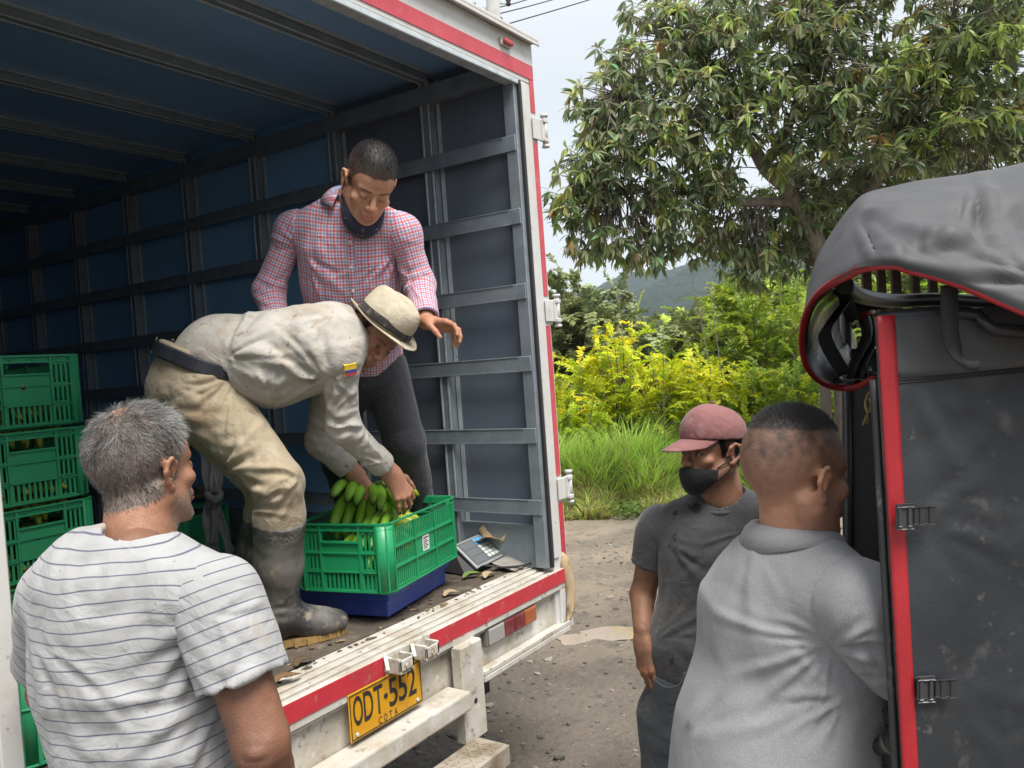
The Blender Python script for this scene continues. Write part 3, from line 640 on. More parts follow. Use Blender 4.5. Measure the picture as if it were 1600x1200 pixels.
tp('front_wall', MB().box(IL-.05, IR+.05, YB, YB+.02, ZF, ZC), M['panel_lifted'])
# outer skin
tp('side_skin', MB().box(XR-.035, XR-.004, .06, YB+.05, .62, ZT-.004, .003), M['white'])
tp('side_skin', MB().box(XL+.004, XL+.035, .06, YB+.05, .62, ZT-.004, .003), M['white'])
tp('roof_skin', MB().box(XL+.002, XR-.002, .05, YB+.05, ZT-.002, ZT+.012), M['white'])
tp('front_skin', MB().box(XL+.036, XR-.036, YB+.025, YB+.05, .62, ZT-.004), M['white'])
def stud(y, x, s):
    """hat-section upright: web, two lips and returns"""
    b = MB(); l = MB()
    b.box(x, x+s*.004, y-.026, y+.026, ZF, ZC-.03)
    for k in (-1, 1):
        b.box(min(x, x+s*.042), max(x, x+s*.042), y+k*.027-.0015, y+k*.027+.0015, ZF, ZC-.03)
        l.box(min(x+s*.038, x+s*.042), max(x+s*.038, x+s*.042), y+k*.045-.010, y+k*.045+.010, ZF, ZC-.03)
        l.box(min(x-s*.004, x-s*.0005), max(x-s*.004, x-s*.0005), y+k*.021-.005, y+k*.021+.005, ZF, ZC-.03, .001)
    o = b.build('stud', M['galv_dk'], truck); l.build('stud_lip', M['galv'], o)  # lips in brighter steel than the web: edge gleam painted into the colour
for y in SY:
    stud(y, IR, 1); stud(y, IL, -1)
    b = MB(); l = MB(); z = ZC-.03
    b.box(IL, IR, y-.026, y+.026, z-.004, z); 
    for k in (-1, 1):
        b.box(IL, IR, y+k*.027-.0015, y+k*.027+.0015, z, ZC-.001); l.box(IL, IR, y+k*.045-.010, y+k*.045+.010, ZC-.006, ZC-.002)
        l.box(IL, IR, y+k*.021-.005, y+k*.021+.005, z-.0085, z-.0045, .001)
    o = b.build('roof_bow', M['galv_dk'], truck); l.build('bow_lip', M['galv'], o)  # as on the studs, brighter lip steel paints the gleam along the bow
for z in RAILZ:
    for x, s in ((IR, -1), (IL, 1)):
        b = MB(); b.box(min(x+s*.0105, x+s*.016), max(x+s*.0105, x+s*.016), .014 if s < 0 else .35, YB-.02, z-.034, z+.034, .003)
        b.box(min(x+s*.0165, x+s*.0185), max(x+s*.0165, x+s*.0185), .075 if s < 0 else .35, YB-.02, z-.033, z-.028, .0005).box(min(x+s*.0165, x+s*.0185), max(x+s*.0165, x+s*.0185), .075 if s < 0 else .35, YB-.02, z+.028, z+.033, .0005)
        tp('wall_rail', b, M['galv_dk'])
for x, s in ((IR, -1), (IL, 1)):
    tp('top_rail', MB().box(min(x-s*.04, x+s*.012), max(x-s*.04, x+s*.012), .075, YB-.02, ZC-.135, ZC-.055, .003), M['galv_dk'])
    tp('edge_angle', MB().box(min(x-s*.07, x+s*.010) if s < 0 else x-.07, max(x-s*.04, x+s*.010) if s < 0 else x-.032, .008, .066, ZF+.01, ZC-.14, .003), M['galv_dk'])
    if s < 0: tp('door_seal', MB().box(min(x-s*.028, x-s*.012), max(x-s*.028, x-s*.012), -.006, .007, ZF+.01, 3.005), M['black'])
    tp('skirting', MB().box(min(x-s*.042, x-s*.02), max(x-s*.042, x-s*.02), .075, YB-.02, ZF, ZF+.19, .002), M['galv_dk'])
# rear frame
def post(x0, x1, sgn):
    b = MB(); b.box(x0, x1, 0, .055, .64, 3.01, .004)
    xi = x1 if sgn > 0 else x0
    o = tp('corner_post', b, M['white'])
    xr0, xr1 = (x1-.046, x1-.012) if sgn > 0 else (x0+.012, x0+.046)
    for z0, z1 in ([(.93, 1.18), (1.30, 1.96), (2.09, 2.76), (2.89, 3.03)] if sgn > 0 else [(.93, 3.03)]):
        tp('red_band', MB().box(xr0, xr1, -.003, .0, z0, z1), M['red'] if z1 < 1.8 else M['red_pale'])
    tp('frame_lip', MB().box(x0+(.004 if sgn > 0 else .075), x1-(.075 if sgn > 0 else .004), -.009, -.001, .95, 3.0, .003), M['white'])
post(-.122, 0, 1); post(XL, -2.296, -1)
tp('header', MB().box(XL, XR, 0, .055, 3.011, ZT, .004), M['white'])
tp('header_lip', MB().box(XL+.122, XR-.124, -.004, .05, 2.988, 3.010, .003), M['galv'])
tp('red_band', MB().box(XL+.012, XR-.012, -.004, -.001, 3.032, 3.094), M['red_pale'])
tp('roof_drip_rail', MB().box(XL-.012, XR+.006, -.035, .06, ZT+.002, ZT+.022, .005).box(XL-.012, XR+.006, -.038, -.030, ZT-.014, ZT+.001, .002), M['white'])
mk = MB().box(-.262, -.182, -.014, 0, 3.118, 3.152, .008, 2).build('marker_lamp', mat('lamp_base', (.55, .53, .5), rough=.4), truck)
MB().box(-.255, -.189, -.030, -.0142, 3.122, 3.148, .010, 3).build('lens', mat('red_lens', (.42, .03, .035), rough=.15, coat=.4), mk)
# deck and sill
dk = MB(); rs = np.random.RandomState(5)
nx_, ny_ = 150, 180; xs = np.linspace(IL-.04, IR+.04, nx_); ys = .155+(YB-.155)*np.linspace(0, 1, ny_)**1.9
DX, DY = np.meshgrid(xs, ys, indexing='ij'); X = np.stack([DX, DY, 0*DX], -1).reshape(-1, 3)
dz = (.0035*fbm(X*7, 3)+.004*np.clip(fbm(X*24+3, 2)-.25, 0, 1)).reshape(DX.shape)
ii = np.arange(nx_*ny_).reshape(nx_, ny_)
me = mesh_np('deck', np.stack([DX, DY, ZF+dz], -1).reshape(-1, 3), np.stack([ii[:-1, :-1], ii[1:, :-1], ii[1:, 1:], ii[:-1, 1:]], -1).reshape(-1, 4))
link('deck', me, M['deck'], truck)
tp('underfloor', MB().box(XL+.04, XR-.04, .16, YB, .80, .895), M['black'])
sb = MB()
for y0, y1, z in ((-.002, .020, ZF-.012), (.021, .030, ZF-.022), (.031, .058, ZF-.008), (.059, .066, ZF-.018), (.067, .098, ZF-.004), (.099, .106, ZF-.014), (.107, .158, ZF)):
    sb.box(XL+.125, XR-.123, y0, y1, .80, z, .002)
tp('sill', sb, M['white_dirty'])
tp('sill_face', MB().box(XL, XR, -.014, -.0025, .812, .8985, .003), M['white_dirty'])
for x0, x1 in ((-2.40, -1.215), (-.985, -.004)): tp('red_band', MB().box(x0, x1, -.0175, -.0145, .837, .8965, .001), M['red'])
# skirt below the sill
tp('rear_skirt', MB().box(XL+.05, XR-.1, .022, .032, .60, .811), M['white_dirty'])
tp('rear_skirt_rim', MB().box(-1.66, -.10, .012, .0215, .790, .811, .003), M['white'])
tp('corner_foot', MB().box(-.098, -.002, -.012, .05, .628, .811, .004), M['white'])
tp('lower_rail', MB().box(-.735, -.098, -.052, .02, .640, .664, .004).box(-.735, -.098, -.052, -.044, .665, .682, .002), M['white_dirty'])
tp('upper_bumper_bar', MB().box(-2.35, -.868, -.085, .02, .600, .668, .008, 2), M['white_dirty'])
tp('bumper_upright', MB().box(-.865, -.738, -.050, .0, .46, .8115, .006).box(-.865, -.738, -.0165, -.0145, .8118, .836, .001), M['white_dirty'])
tp('upright_hole', MB().tube([(-.80, -.0515, .60), (-.80, -.047, .60)], .010, 12), M['black'])
bb = MB().box(-2.3, -.83, -.20, -.065, .45, .485, .004); bb.box(-2.3, -.83, -.207, -.2, .415, .484, .002)
for k in range(51):
    x = -2.27+k*.028
    for j, y in enumerate((-.185, -.155, -.125, -.095)):
        s = 1 if (k+j) % 2 else -1; bb.obox((x, y, .4865), (.7, .7*s, 0), (-.7*s, .7, 0), (0, 0, 1), .011, .0025, .0016)
tp('step_bumper', bb, mat('dirty_chequer_plate', (.42, .38, .32), (.30, .26, .2), 5, rough=.7, bump=.2, bscale=60, spots=[((.16, .115, .07), 9, .45, .62, .8)]))
for x in (-1.9, -.55):
    tp('chassis_rail', MB().box(x-.04, x+.04, .1, 5.8, .50, .72), M['black'])
for x in (-1.95, -.45):
    w = MB().tube([(x-.12, 1.75, .44), (x-.11, 1.75, .44), (x+.11, 1.75, .44), (x+.12, 1.75, .44)], [.38, .43, .43, .38], 32); tp('wheel', w, M['black'])
# lock keepers in the middle of the sill
for x in (-1.175, -1.045):
    b = MB(); b.box(x-.045, x+.045, -.020, -.0145, .845, .905, .003)
    for k in (-1, 1): b.box(x+k*.030-.005, x+k*.030+.005, -.075, -.0205, .842, .892, .002)
    b.box(x-.035, x+.035, -.075, -.068, .85, .885, .002); b.box(x-.025, x+.025, -.068, -.021, .837, .8415, .002)
    b.bar((x-.045, -.024, .90), (x-.058, -.045, .862), .012, .006); b.tube([(x, -.0755, .862), (x, -.080, .862)], .008, 10)
    tp('lock_keeper', b, M['steel_w'])
# hinges on the right post, no door hung in them
for z in (2.82, 2.025, 1.24):
    h = MB().box(-.05, .014, -.012, -.0035, z-.048, z+.048, .003).build('hinge', M['white'], truck)
    b = MB().tube([(.040, -.014, z-.062), (.040, -.014, z+.062)], .0125, 14).box(.012, .034, -.020, -.004, z-.050, z+.050, .003)
    b.tube([(.040, -.014, z+.062), (.040, -.014, z+.074)], .017, 14).tube([(.040, -.014, z-.062), (.040, -.014, z-.072)], .017, 14); b.build('hinge_pin', M['white'], h)
    b = MB()
    for k in (-1, 1): b.box(.014, .052, -.028, -.0205, z+k*.042-.008, z+k*.042+.008, .002)
    b.build('hinge_knuckle', M['white'], h)
# rear lamp
lamp = MB().box(-.648, -.292, -.006, .0215, .734, .8105, .008, 2).build('rear_lamp', mat('lamp_housing', (.16, .15, .14), rough=.55, spots=[((.3, .25, .18), 12, .5, .7, .5)]), truck)
dirt = [((.30, .24, .18), 14, .52, .72, .45)]
LENS = dict(clear=mat('clear_lens', (.33, .32, .30), rough=.22, coat=.3, spots=dirt), red=mat('dark_red_lens', (.16, .014, .022), rough=.2, coat=.4, spots=dirt), amber=mat('amber_lens', (.36, .095, .025), rough=.2, coat=.4, spots=dirt))
for x0, x1, k in ((-.640, -.535, 'clear'), (-.535, -.4617, 'red'), (-.4612, -.3875, 'red'), (-.387, -.300, 'amber')):
    b = MB().box(x0, x1, -.014, -.0062, .741, .804, .005, 2)
    for j in range(7): b.box(x0+.008, x1-.008, -.0156, -.0142, .748+j*.0075, .751+j*.0075, .0005)
    b.tube([((x0+x1)/2, -.0142, .744), ((x0+x1)/2, -.017, .744)], .003, 8)
    b.build('lens', LENS[k], lamp)
# licence plate
PX0, PX1, PZ0, PZ1 = -1.389, -1.050, .688, .836
PY = -.0165
M['yel'] = mat('plate_yellow', (.60, .30, .008), (.54, .26, .008), 12, rough=.35, spots=[((.34, .19, .05), 16, .55, .72, .6), ((.18, .12, .06), 50, .62, .7, .5)])
M['ink'] = mat('plate_ink', (.025, .022, .02), rough=.5)
plate = MB().box(PX0, PX1, PY-.004, PY, PZ0, PZ1, .0015).build('licence_plate', M['yel'], truck)
fr = MB()
for x0, x1, z0, z1 in ((PX0+.004, PX1-.004, PZ1-.008, PZ1-.0055), (PX0+.004, PX1-.004, PZ0+.0055, PZ0+.008), (PX0+.004, PX0+.0065, PZ0+.0085, PZ1-.0085), (PX1-.0065, PX1-.004, PZ0+.0085, PZ1-.0085)):
    fr.box(x0, x1, PY-.0056, PY-.0042, z0, z1)
fr.build('border', M['ink'], plate)
def text_mesh(t, size, extr=.0008, offset=0.0):
    cu = bpy.data.curves.new('txt', 'FONT'); cu.body = t; cu.size = size; cu.extrude = extr; cu.align_x = 'CENTER'; cu.align_y = 'CENTER'; cu.offset = offset; cu.resolution_u = 4
    o = bpy.data.objects.new('txt', cu); COL.objects.link(o); bpy.context.view_layer.update()
    dg = bpy.context.evaluated_depsgraph_get(); me = bpy.data.meshes.new_from_object(o.evaluated_get(dg)); bpy.data.objects.remove(o); return me
def put_text(name, t, centre, ax, ay, w, h, m, parent, extr=.0008, offset=0.0):
    """lettering w wide and h tall on the plane ax, ay"""
    me = text_mesh(t, 1, 0, offset); co = np.array([v.co[:] for v in me.vertices]); lo, hi = co.min(0), co.max(0); c = (lo+hi)/2
    ax, ay = nrm(ax), nrm(ay); az = np.cross(ax, ay)
    u = (co[:, 0]-c[0])/(hi[0]-lo[0])*w; v = (co[:, 1]-c[1])/(hi[1]-lo[1])*h
    Q = np.asarray(centre)+u[:, None]*ax+v[:, None]*ay+az*.0006
    for i, vv in enumerate(me.vertices): vv.co = Vector(Q[i])
    me.materials.clear()
    return link(name, me, m, parent)
cw = .0415
for i, ch in enumerate('ODT552'):
    x = PX0+.014+(i+.5)*(cw+.0045)+(.022 if i > 2 else 0)
    put_text('letter' if i < 3 else 'digit', ch, (x, PY-.0042, .776), (1, 0, 0), (0, 0, 1), cw, .092, M['ink'], plate, offset=.012)
MB().tube([(PX0+.014+3*(cw+.0045)+.0095, PY-.0042, .776), (PX0+.014+3*(cw+.0045)+.0095, PY-.0075, .776)], .008, 14).build('plate_dot', M['ink'], plate)
for i, ch in enumerate('COTA'): put_text('small_letter', ch, (-1.259+i*.0245, PY-.0042, .709), (1, 0, 0), (0, 0, 1), .0155, .023, M['ink'], plate, offset=.01)
for x in (-1.362, -1.078): MB().tube([(x, PY-.0042, .706), (x, PY-.0095, .706)], [.007, .0055], 10).build('bolt', M['galv'], plate)
# ------------------------------------------------------------------ crates
M['green'] = mat('green_crate_plastic', (.016, .30, .11), (.013, .25, .095), 7, rough=.38, rough2=.5, spec=.45, spots=[((.10, .17, .09), 22, .60, .75, .35), ((.05, .11, .05), 60, .64, .72, .4)])
M['green_old'] = mat('green_crate_plastic_dusty', (.035, .36, .16), (.03, .31, .14), 6, rough=.45, rough2=.6, spec=.4, spots=[((.14, .18, .11), 18, .58, .75, .45)])
CL, CW, CH = .575, .40, .257
def wall_slots(b, fx, u0, u1, z0, z1, n, t=.003, frame=.006):
    """an opening with n upright slats between u0..u1, z0..z1; fx maps (u, depth, z) boxes onto the wall"""
    w = (u1-u0)/(2*n+1)
    for k in range(n+1): fx(b, u0+2*k*w, u0+(2*k+1)*w, 0, t, z0, z1)
def make_crate(name, m):
    root = thing(name, '', 'crate')
    def fx_long(s):
        y = s*CW/2
        return lambda b, u0, u1, d0, d1, z0, z1: b.box(u0, u1, min(y-s*d0, y-s*d1), max(y-s*d0, y-s*d1), z0, z1)
    def fx_end(s):
        x = s*CL/2
        return lambda b, u0, u1, d0, d1, z0, z1: b.box(min(x-s*d0, x-s*d1), max(x-s*d0, x-s*d1), u0, u1, z0, z1)
    T = .010; t = .0065                  # ribs stand 1 cm proud of the recessed skin
    for s in (-1, 1):
        b = MB(); fx = fx_long(s); half = CL/2-.052
        rows = [(.018, .088), (.094, .160), (.166, .230)]
        bays = [(-half, -half+.150), (-half+.158, half-.158), (half-.150, half)]
        for z in (.012, .091, .163): fx(b, -half-.004, half+.004, 0, T+.002, z-.003, z+.003)
        for u in (-half-.004, -half+.154, half-.154, half+.004): fx(b, u-.004, u+.004, .0005, T+.001, .015, .232)
        for i, (a, c) in enumerate(bays):
            for j, (z0, z1) in enumerate(rows):
                f2 = lambda bb, u0, u1, d0, d1, zz0, zz1: fx(bb, u0, u1, t+d0, t+d1, zz0, zz1)
                if i == 1 and j == 1: f2(b, a+.004, c-.004, 0, .003, z0, z1)
                else: wall_slots(b, f2, a+.004, c-.004, z0, z1, 9 if i != 1 else 12); f2(b, a+.004, c-.004, -.001, .003, z0, z0+.005); f2(b, a+.004, c-.004, -.001, .003, z1-.005, z1)
        b.build('long_wall', m, root)
        b = MB(); fx = fx_end(s); half = CW/2-.052; hb = .078
        for z in (.012, .150, .232): fx(b, -half-.004, half+.004, 0, T+.002, z-.003, z+.003)
        fx(b, -hb-.004, hb+.004, .0005, T+.002, .079, .084); fx(b, -hb-.004, hb+.004, -.002, T+.004, .186, .192)
        for sg in (-1, 1): fx(b, min(sg*half, sg*hb), max(sg*half, sg*hb), .0005, T+.001, .079, .084)
        for u in (-half-.004, -hb-.004, hb+.004, half+.004): fx(b, u-.004, u+.004, .0005, T+.001, .015, .252)
        f2 = lambda bb, u0, u1, d0, d1, zz0, zz1: fx(bb, u0, u1, t+d0, t+d1, zz0, zz1)
        f2(b, -hb, hb, 0, .003, .084, .149); f2(b, -hb, hb, 0, .003, .151, .186)
        wall_slots(b, f2, -hb, hb, .016, .079, 8); f2(b, -hb, hb, -.001, .003, .015, .020)
        for sg in (-1, 1):
            a, c = (min(sg*half, sg*hb)+.005, max(sg*half, sg*hb)-.005)
            for z0, z1 in ((.016, .078), (.086, .147), (.153, .228)): wall_slots(b, f2, a, c, z0, z1, 3); f2(b, a, c, -.001, .003, z1-.006, z1); f2(b, a, c, -.001, .003, z0, z0+.005)
        x = s*(CL/2-.004)                # zig-zag web below the rim
        for k in range(8):
            y0, y1 = -half+k*half/4, -half+(k+1)*half/4; z0, z1 = (.235, .250) if k % 2 else (.250, .235)
            b.bar((x, y0, z0), (x, y1, z1), .0035, .003, (1, 0, 0))
        fx(b, -half, half, t+.002, t+.0045, .235, .252)
        b.build('end_wall', m, root)
    for sx in (-1, 1):
        for sy in (-1, 1):
            b = MB(); rr = .045; cx, cy = sx*(CL/2-rr-.003), sy*(CW/2-rr-.003)
            G = []
            for z in (.006, .252):
                ring = [(cx+sx*.001+sx*rr*math.cos(a), cy+sy*rr*math.sin(a), z) for a in np.linspace(-.08, math.pi/2+.08, 8)]; G.append(ring)
            b.grid(np.array(G), True, .004)
            for a in (.12, math.pi/4, math.pi/2-.12):
                d = A(sx*math.cos(a), sy*math.sin(a), 0); p0 = A(cx, cy, .132)+d*(rr+.002); b.obox(p0, d, A(-d[1], d[0], 0), A(0, 0, 1), .005, .0025, .120)
            for z in (.012, .150, .232):
                pts = [(cx+sx*(rr+.001)*math.cos(a), cy+sy*(rr+.001)*math.sin(a), z) for a in np.linspace(-.05, math.pi/2+.05, 8)]
                b.tube(pts, .0042, 6)
            b.build('corner', m, root)
    b = MB()
    def rr_loop(L, W, r, z): 
        o = []
        for q, (sx, sy) in enumerate(((1, 1), (-1, 1), (-1, -1), (1, -1))):
            for k in range(6):
                a = math.pi/2*q+math.pi/2*k/5; o.append((sx*(L/2-r)+r*math.cos(a), sy*(W/2-r)+r*math.sin(a), z))
        return o
    loops = [rr_loop(CL+.004, CW+.004, .048, .2495), rr_loop(CL+.006, CW+.006, .048, .2505), rr_loop(CL+.006, CW+.006, .048, .2565), rr_loop(CL-.004, CW-.004, .045, CH), rr_loop(CL-.012, CW-.012, .042, .2555), rr_loop(CL-.014, CW-.014, .042, .246)]
    G = np.array([[*l, l[0]] for l in loops]); b.grid(G, False, 0); b.build('rim', m, root)
    b = MB(); b.box(-CL/2+.05, CL/2-.05, -CW/2+.012, CW/2-.012, .004, .010)
    b.box(-CL/2+.012, -CL/2+.05, -CW/2+.05, CW/2-.05, .004, .010).box(CL/2-.05, CL/2-.012, -CW/2+.05, CW/2-.05, .004, .010)
    b.box(-CL/2+.05, CL/2-.05, -CW/2+.03, CW/2-.03, 0, .0035); b.build('base', m, root)
    return root
def place(root, loc, rz, label, group=None, m=None):
    root.location = loc; root.rotation_euler = (0, 0, rz); root['label'] = label
    if group: root['group'] = group
    return root
GRP = 'green plastic fruit crates'
crate0 = make_crate('fruit_crate', M['green'])
crate1 = make_crate('fruit_crate', M['green_old'])
BC = Vector((-.700, .350, 1.022)); BR = .2127            # the crate on the scale
cdir = A(math.cos(BR), math.sin(BR), 0); cnor = A(-math.sin(BR), math.cos(BR), 0)
BC = Vector((-1.009, .126, 0)) + Vector(cdir*CL/2*.985) + Vector(cnor*CW/2*.985); BC.z = 1.020
place(crate0, BC, BR, 'bright green crate of green bananas standing on the blue scale', GRP)
st = MB().box(.0, .052, -.0014, 0, 0, .058).mesh('sticker'); stk = bpy.data.objects.new('sticker', st); COL.objects.link(stk); st.materials.append(mat('sticker', (.72, .73, .70), rough=.4)); stk.parent = crate0; stk.location = (-.026, -CW/2+.005, .098)
sl = MB()
for k in range(6): sl.box(.006, .046-.012*(k % 2), -.0022, -.0016, .046-k*.0075, .049-k*.0075+(.002 if k == 0 else 0))
s2 = sl.build('print', M['ink'], None); s2.parent = stk
# the stack of four by the left side of the load
SR = -math.pi/2+.22
sd = A(math.cos(SR), math.sin(SR), 0); sn_ = A(-math.sin(SR), math.cos(SR), 0)
stack_c = A(-1.49, 1.12, 0)+ A(.235, .235, 0)
names = ['bottom crate of the green stack, mostly behind the man in the striped shirt', 'third crate down in the green stack, yellowing bananas showing in its handle gap',
         'second crate down in the green stack, dark empty handle gap', 'topmost crate of the green stack at the far left']
SX = A(-1, -.0, 0)
rotS = -math.pi/2 + .02                                  # end wall (local +x) turned to the tailgate
STACK = []
for k in range(4):
    o = crate1 if k == 0 else copy_tree(crate1)
    ex = A(math.cos(rotS), math.sin(rotS), 0); ey = A(-math.sin(rotS), math.cos(rotS), 0)
    # right front corner of the visible face sits at P(131,...)
    corner = P(131+k*-1, 600, 3.0); corner[2] = 0
    c = corner - ex*CL/2 - ey*(CW/2)*1.0
    c = c + A(.008*(k % 2), -.006*(k % 3), 0)
    place(o, (c[0], c[1], ZF+.003+k*.2625), rotS+.01*(k % 2), names[k], GRP); STACK.append(o)
def more_crate(x, y, z, rz, label):
    o = copy_tree(crate1); return place(o, (x, y, z), rz, label, GRP)
NEARC = more_crate(-2.02, .52, ZF+.003, math.pi/2+.05, 'green crate just inside the left door post, beside the striped shirt')
DARKC = more_crate(-.62, 1.98, ZF+.003, .55, 'shaded green crate heaped with wilted leaves, deep behind the rubber boots')

# ------------------------------------------------------------------ bananas
def banana_mesh(seed, L=.165, r=.0185, bend=1.05):
    rs = np.random.RandomState(seed); n = 11; k = 6; T = np.linspace(0, 1, n)
    prof = np.interp(T, [0, .08, .17, .3, .55, .8, .92, .97, 1], [.34, .36, .62, .92, 1.0, .86, .52, .30, .26])*r
    R = L/bend; a = (T-.25)*bend; cx = R*np.sin(a); cz = R*(np.cos(a)-1); V = []
    for i in range(n):
        t = A(math.cos(a[i]), 0, -math.sin(a[i])); nn = A(math.sin(a[i]), 0, math.cos(a[i])); bb = A(0, 1, 0)
        for j in range(k*2):
            th = 2*math.pi*j/(k*2)+.2; w = prof[i]*(1+.075*math.cos(5*th)); V.append(A(cx[i], 0, cz[i])+nn*w*math.cos(th)+bb*w*math.sin(th))
    m = k*2; V += [A(cx[0], 0, cz[0]), A(cx[-1], 0, cz[-1])]
    F = []
    for i in range(n-1):
        for j in range(m): F.append((i*m+j, i*m+(j+1) % m, (i+1)*m+(j+1) % m, (i+1)*m+j))
    for j in range(0, m, 2): F.append((n*m, (j+2) % m, j+1, j)); F.append((n*m+1, (n-1)*m+j, (n-1)*m+j+1, (n-1)*m+(j+2) % m))
    V = np.array(V); V -= A(cx[0], 0, cz[0])
    me = mesh_np('banana', V, np.array(F))
    tt = np.concatenate([np.repeat(T, m), [0, 1]]); g = A(.145, .325, .022)*(1+.12*rs.randn()); g2 = A(.225, .42, .04)
    c = g[None]+(g2-g)[None]*(np.sin(np.arange(len(V))*1.3)*.25+.3)[:, None]
    tipm = np.clip((tt-.945)/.03, 0, 1)[:, None]; c = c*(1-tipm)+A(.025, .018, .010)*tipm
    stm = np.clip((.06-tt)/.04, 0, 1)[:, None]; c = c*(1-stm)+A(.16, .26, .05)*stm
    attr_c(me, 'Col', np.clip(c, 0, 1)); me.materials.append(M['banana']); return me
M['banana'] = mat('banana_skin', (.2, .4, .05), attr='Col', rough=.36, spec=.45, bump=.05, bscale=300, spots=[((.06, .07, .02), 90, .66, .74, .6), ((.10, .17, .02), 18, .6, .75, .4)])
M['stemw'] = mat('banana_crown', (.15, .27, .04), (.10, .12, .03), 40, rough=.7)
BAN = [banana_mesh(k, .180+.012*(k % 3), .0160+.0012*(k % 2), .95+.18*(k % 3)) for k in range(6)]
BANY = []
for k in range(3):
    me = BAN[k].copy(); BANY.append(me)
    a = np.empty(len(me.vertices)*4, np.float32); me.attributes['Col'].data.foreach_get('color', a); a = a.reshape(-1, 4); a[:, :3] = a[:, :3]*A(1.9, 1.12, 1.2); me.attributes['Col'].data.foreach_set('color', a.ravel())
def banana_hand(loc, xdir, up, n, label, group, meshes=BAN, spread=.030, scale=1.0, rows=2):
    """a hand of bananas: fingers leave the crown along xdir and curve down, side by side across"""
    x = nrm(xdir); z = nrm(np.asarray(up, float)-x*np.dot(up, x)); y = np.cross(z, x)
    root = thing('banana_hand', label, 'bananas', loc, group); rs = np.random.RandomState(int(abs(loc[0])*1e4) % 9999)
    per = (n+rows-1)//rows; q = 0
    w = spread*(per-1)
    crown = MB().obox(x*.004, x, y, z, .012, w/2*.75+.006, .011, .006, 2).build('crown', M['stemw'], None); crown.parent = root
    for r in range(rows):
        for k in range(per):
            if q >= n: break
            o = bpy.data.objects.new('banana', meshes[rs.randint(len(meshes))]); COL.objects.link(o); o.parent = root
            f = (k-(per-1)/2 + (.5 if r else 0)); ang = f*.09+.04*rs.randn(); pitch = (-.10, .30, .62)[r]+.05*rs.randn()
            xa = x*math.cos(ang)+y*math.sin(ang); xa = xa*math.cos(pitch)+z*math.sin(-pitch); ya = nrm(np.cross(z, xa)); za = np.cross(xa, ya)
            s = scale*(.94+.12*rs.rand()); p = y*f*spread*.85 - z*.026*r + x*.006
            o.matrix_local = Matrix(((xa[0]*s, ya[0]*s, za[0]*s, p[0]), (xa[1]*s, ya[1]*s, za[1]*s, p[1]), (xa[2]*s, ya[2]*s, za[2]*s, p[2]), (0, 0, 0, 1))); q += 1
    return root
GB = 'hands of green bananas'
def inC(u, v, z): return np.array(BC)+cdir*u+cnor*v+A(0, 0, z)
# the hand being set down, held between the two palms, and the fruit already in the crate
banana_hand(inC(.02, .065, .335), nrm(-cnor*.50-cdir*.80+A(0, 0, .02)), nrm(A(0, 0, 1)-cnor*.35), 17, 'large hand of green bananas gripped by the man in the pale hat', GB, spread=.034, scale=1.22, rows=3)
banana_hand(inC(-.01, -.05, .236), nrm(-cdir*.80-cnor*.1-A(0, 0, .02)), A(0, 0, 1), 6, 'green bananas lying across the crate below the gripped hand', GB)
banana_hand(inC(-.075, -.01, .160), nrm(-cdir*.97-cnor*.1+A(0, 0, .12)), A(0, 0, 1), 8, 'green bananas showing in the handle gap of the crate on the scale', GB, scale=.84)
banana_hand(inC(.07, .03, .345), nrm(cdir*.78-cnor*.30-A(0, 0, .30)), nrm(A(0, 0, 1)+cdir*.4), 6, 'bright green bananas curving down beyond the thumb of the gripping hand', GB, meshes=BANY[:1]+BAN[:1])
banana_hand(inC(.02, .04, .20), nrm(-cnor*1+cdir*.2), A(0, 0, 1), 9, 'bananas halfway down inside the crate on the scale, behind its slats', GB, meshes=BANY)
banana_hand(inC(.12, .03, .08), nrm(-cnor*1+cdir*.15), A(0, 0, 1), 9, 'bananas at the bottom of the crate on the scale', GB, meshes=BANY)
GS = 'bananas inside the stacked crates'
for k, o in enumerate(STACK):
    L = o.location; ex = A(math.cos(rotS), math.sin(rotS), 0); ey = A(-math.sin(rotS), math.cos(rotS), 0)
    lab = ['bottom', 'third', 'second', 'topmost'][k]
    for j, (du, dv, dz) in enumerate(((.085, .08, .05), (.09, -.05, .055), (.09, .02, .150))):
        if (k, j) in ((2, 2),): continue
        banana_hand(np.array(L)+ex*du+ey*dv+A(0, 0, dz), nrm(ex+ey*.2*(j-1)+A(0, 0, .1)), A(0, 0, 1), 8, f'pale bananas in the {lab} crate of the stack, ' + ('on its right side', 'on its left side', 'heaped up to its handle gap')[j], GS, meshes=BANY)
# wilted leaves and plantains in the shaded crate
M['wilt'] = mat('wilted_leaf', (.24, .12, .035), (.30, .17, .06), 12, rough=.8, bump=.3, bscale=60)
M['husk'] = mat('dry_banana_leaf', (.50, .39, .25), (.32, .22, .12), 9, rough=.75, bump=.35, bscale=80, stretch=(1, 1, .4), spots=[((.09, .05, .03), 11, .56, .66, .85)])
def leaf_strip(pts, w, up=(0, 0, 1), curl=.3, m=5, thick=.0015, twist=None):
    pts = np.array([np.asarray(p, float) for p in pts]); n = len(pts)
    T = np.gradient(pts, axis=0); T /= np.linalg.norm(T, axis=1, keepdims=True); G = []
    for i in range(n):
        s = nrm(np.cross(T[i], up) if twist is None else np.cross(T[i], nrm(np.asarray(up)+np.asarray(twist)*i/(n-1)))); nn = np.cross(s, T[i]); row = []
        for j in range(m):
            q = (j/(m-1)-.5)*2; row.append(pts[i]+s*q*w[i]/2+nn*curl*w[i]*(q*q-.4))
        G.append(row)
    return MB().grid(np.array(G), True, thick)
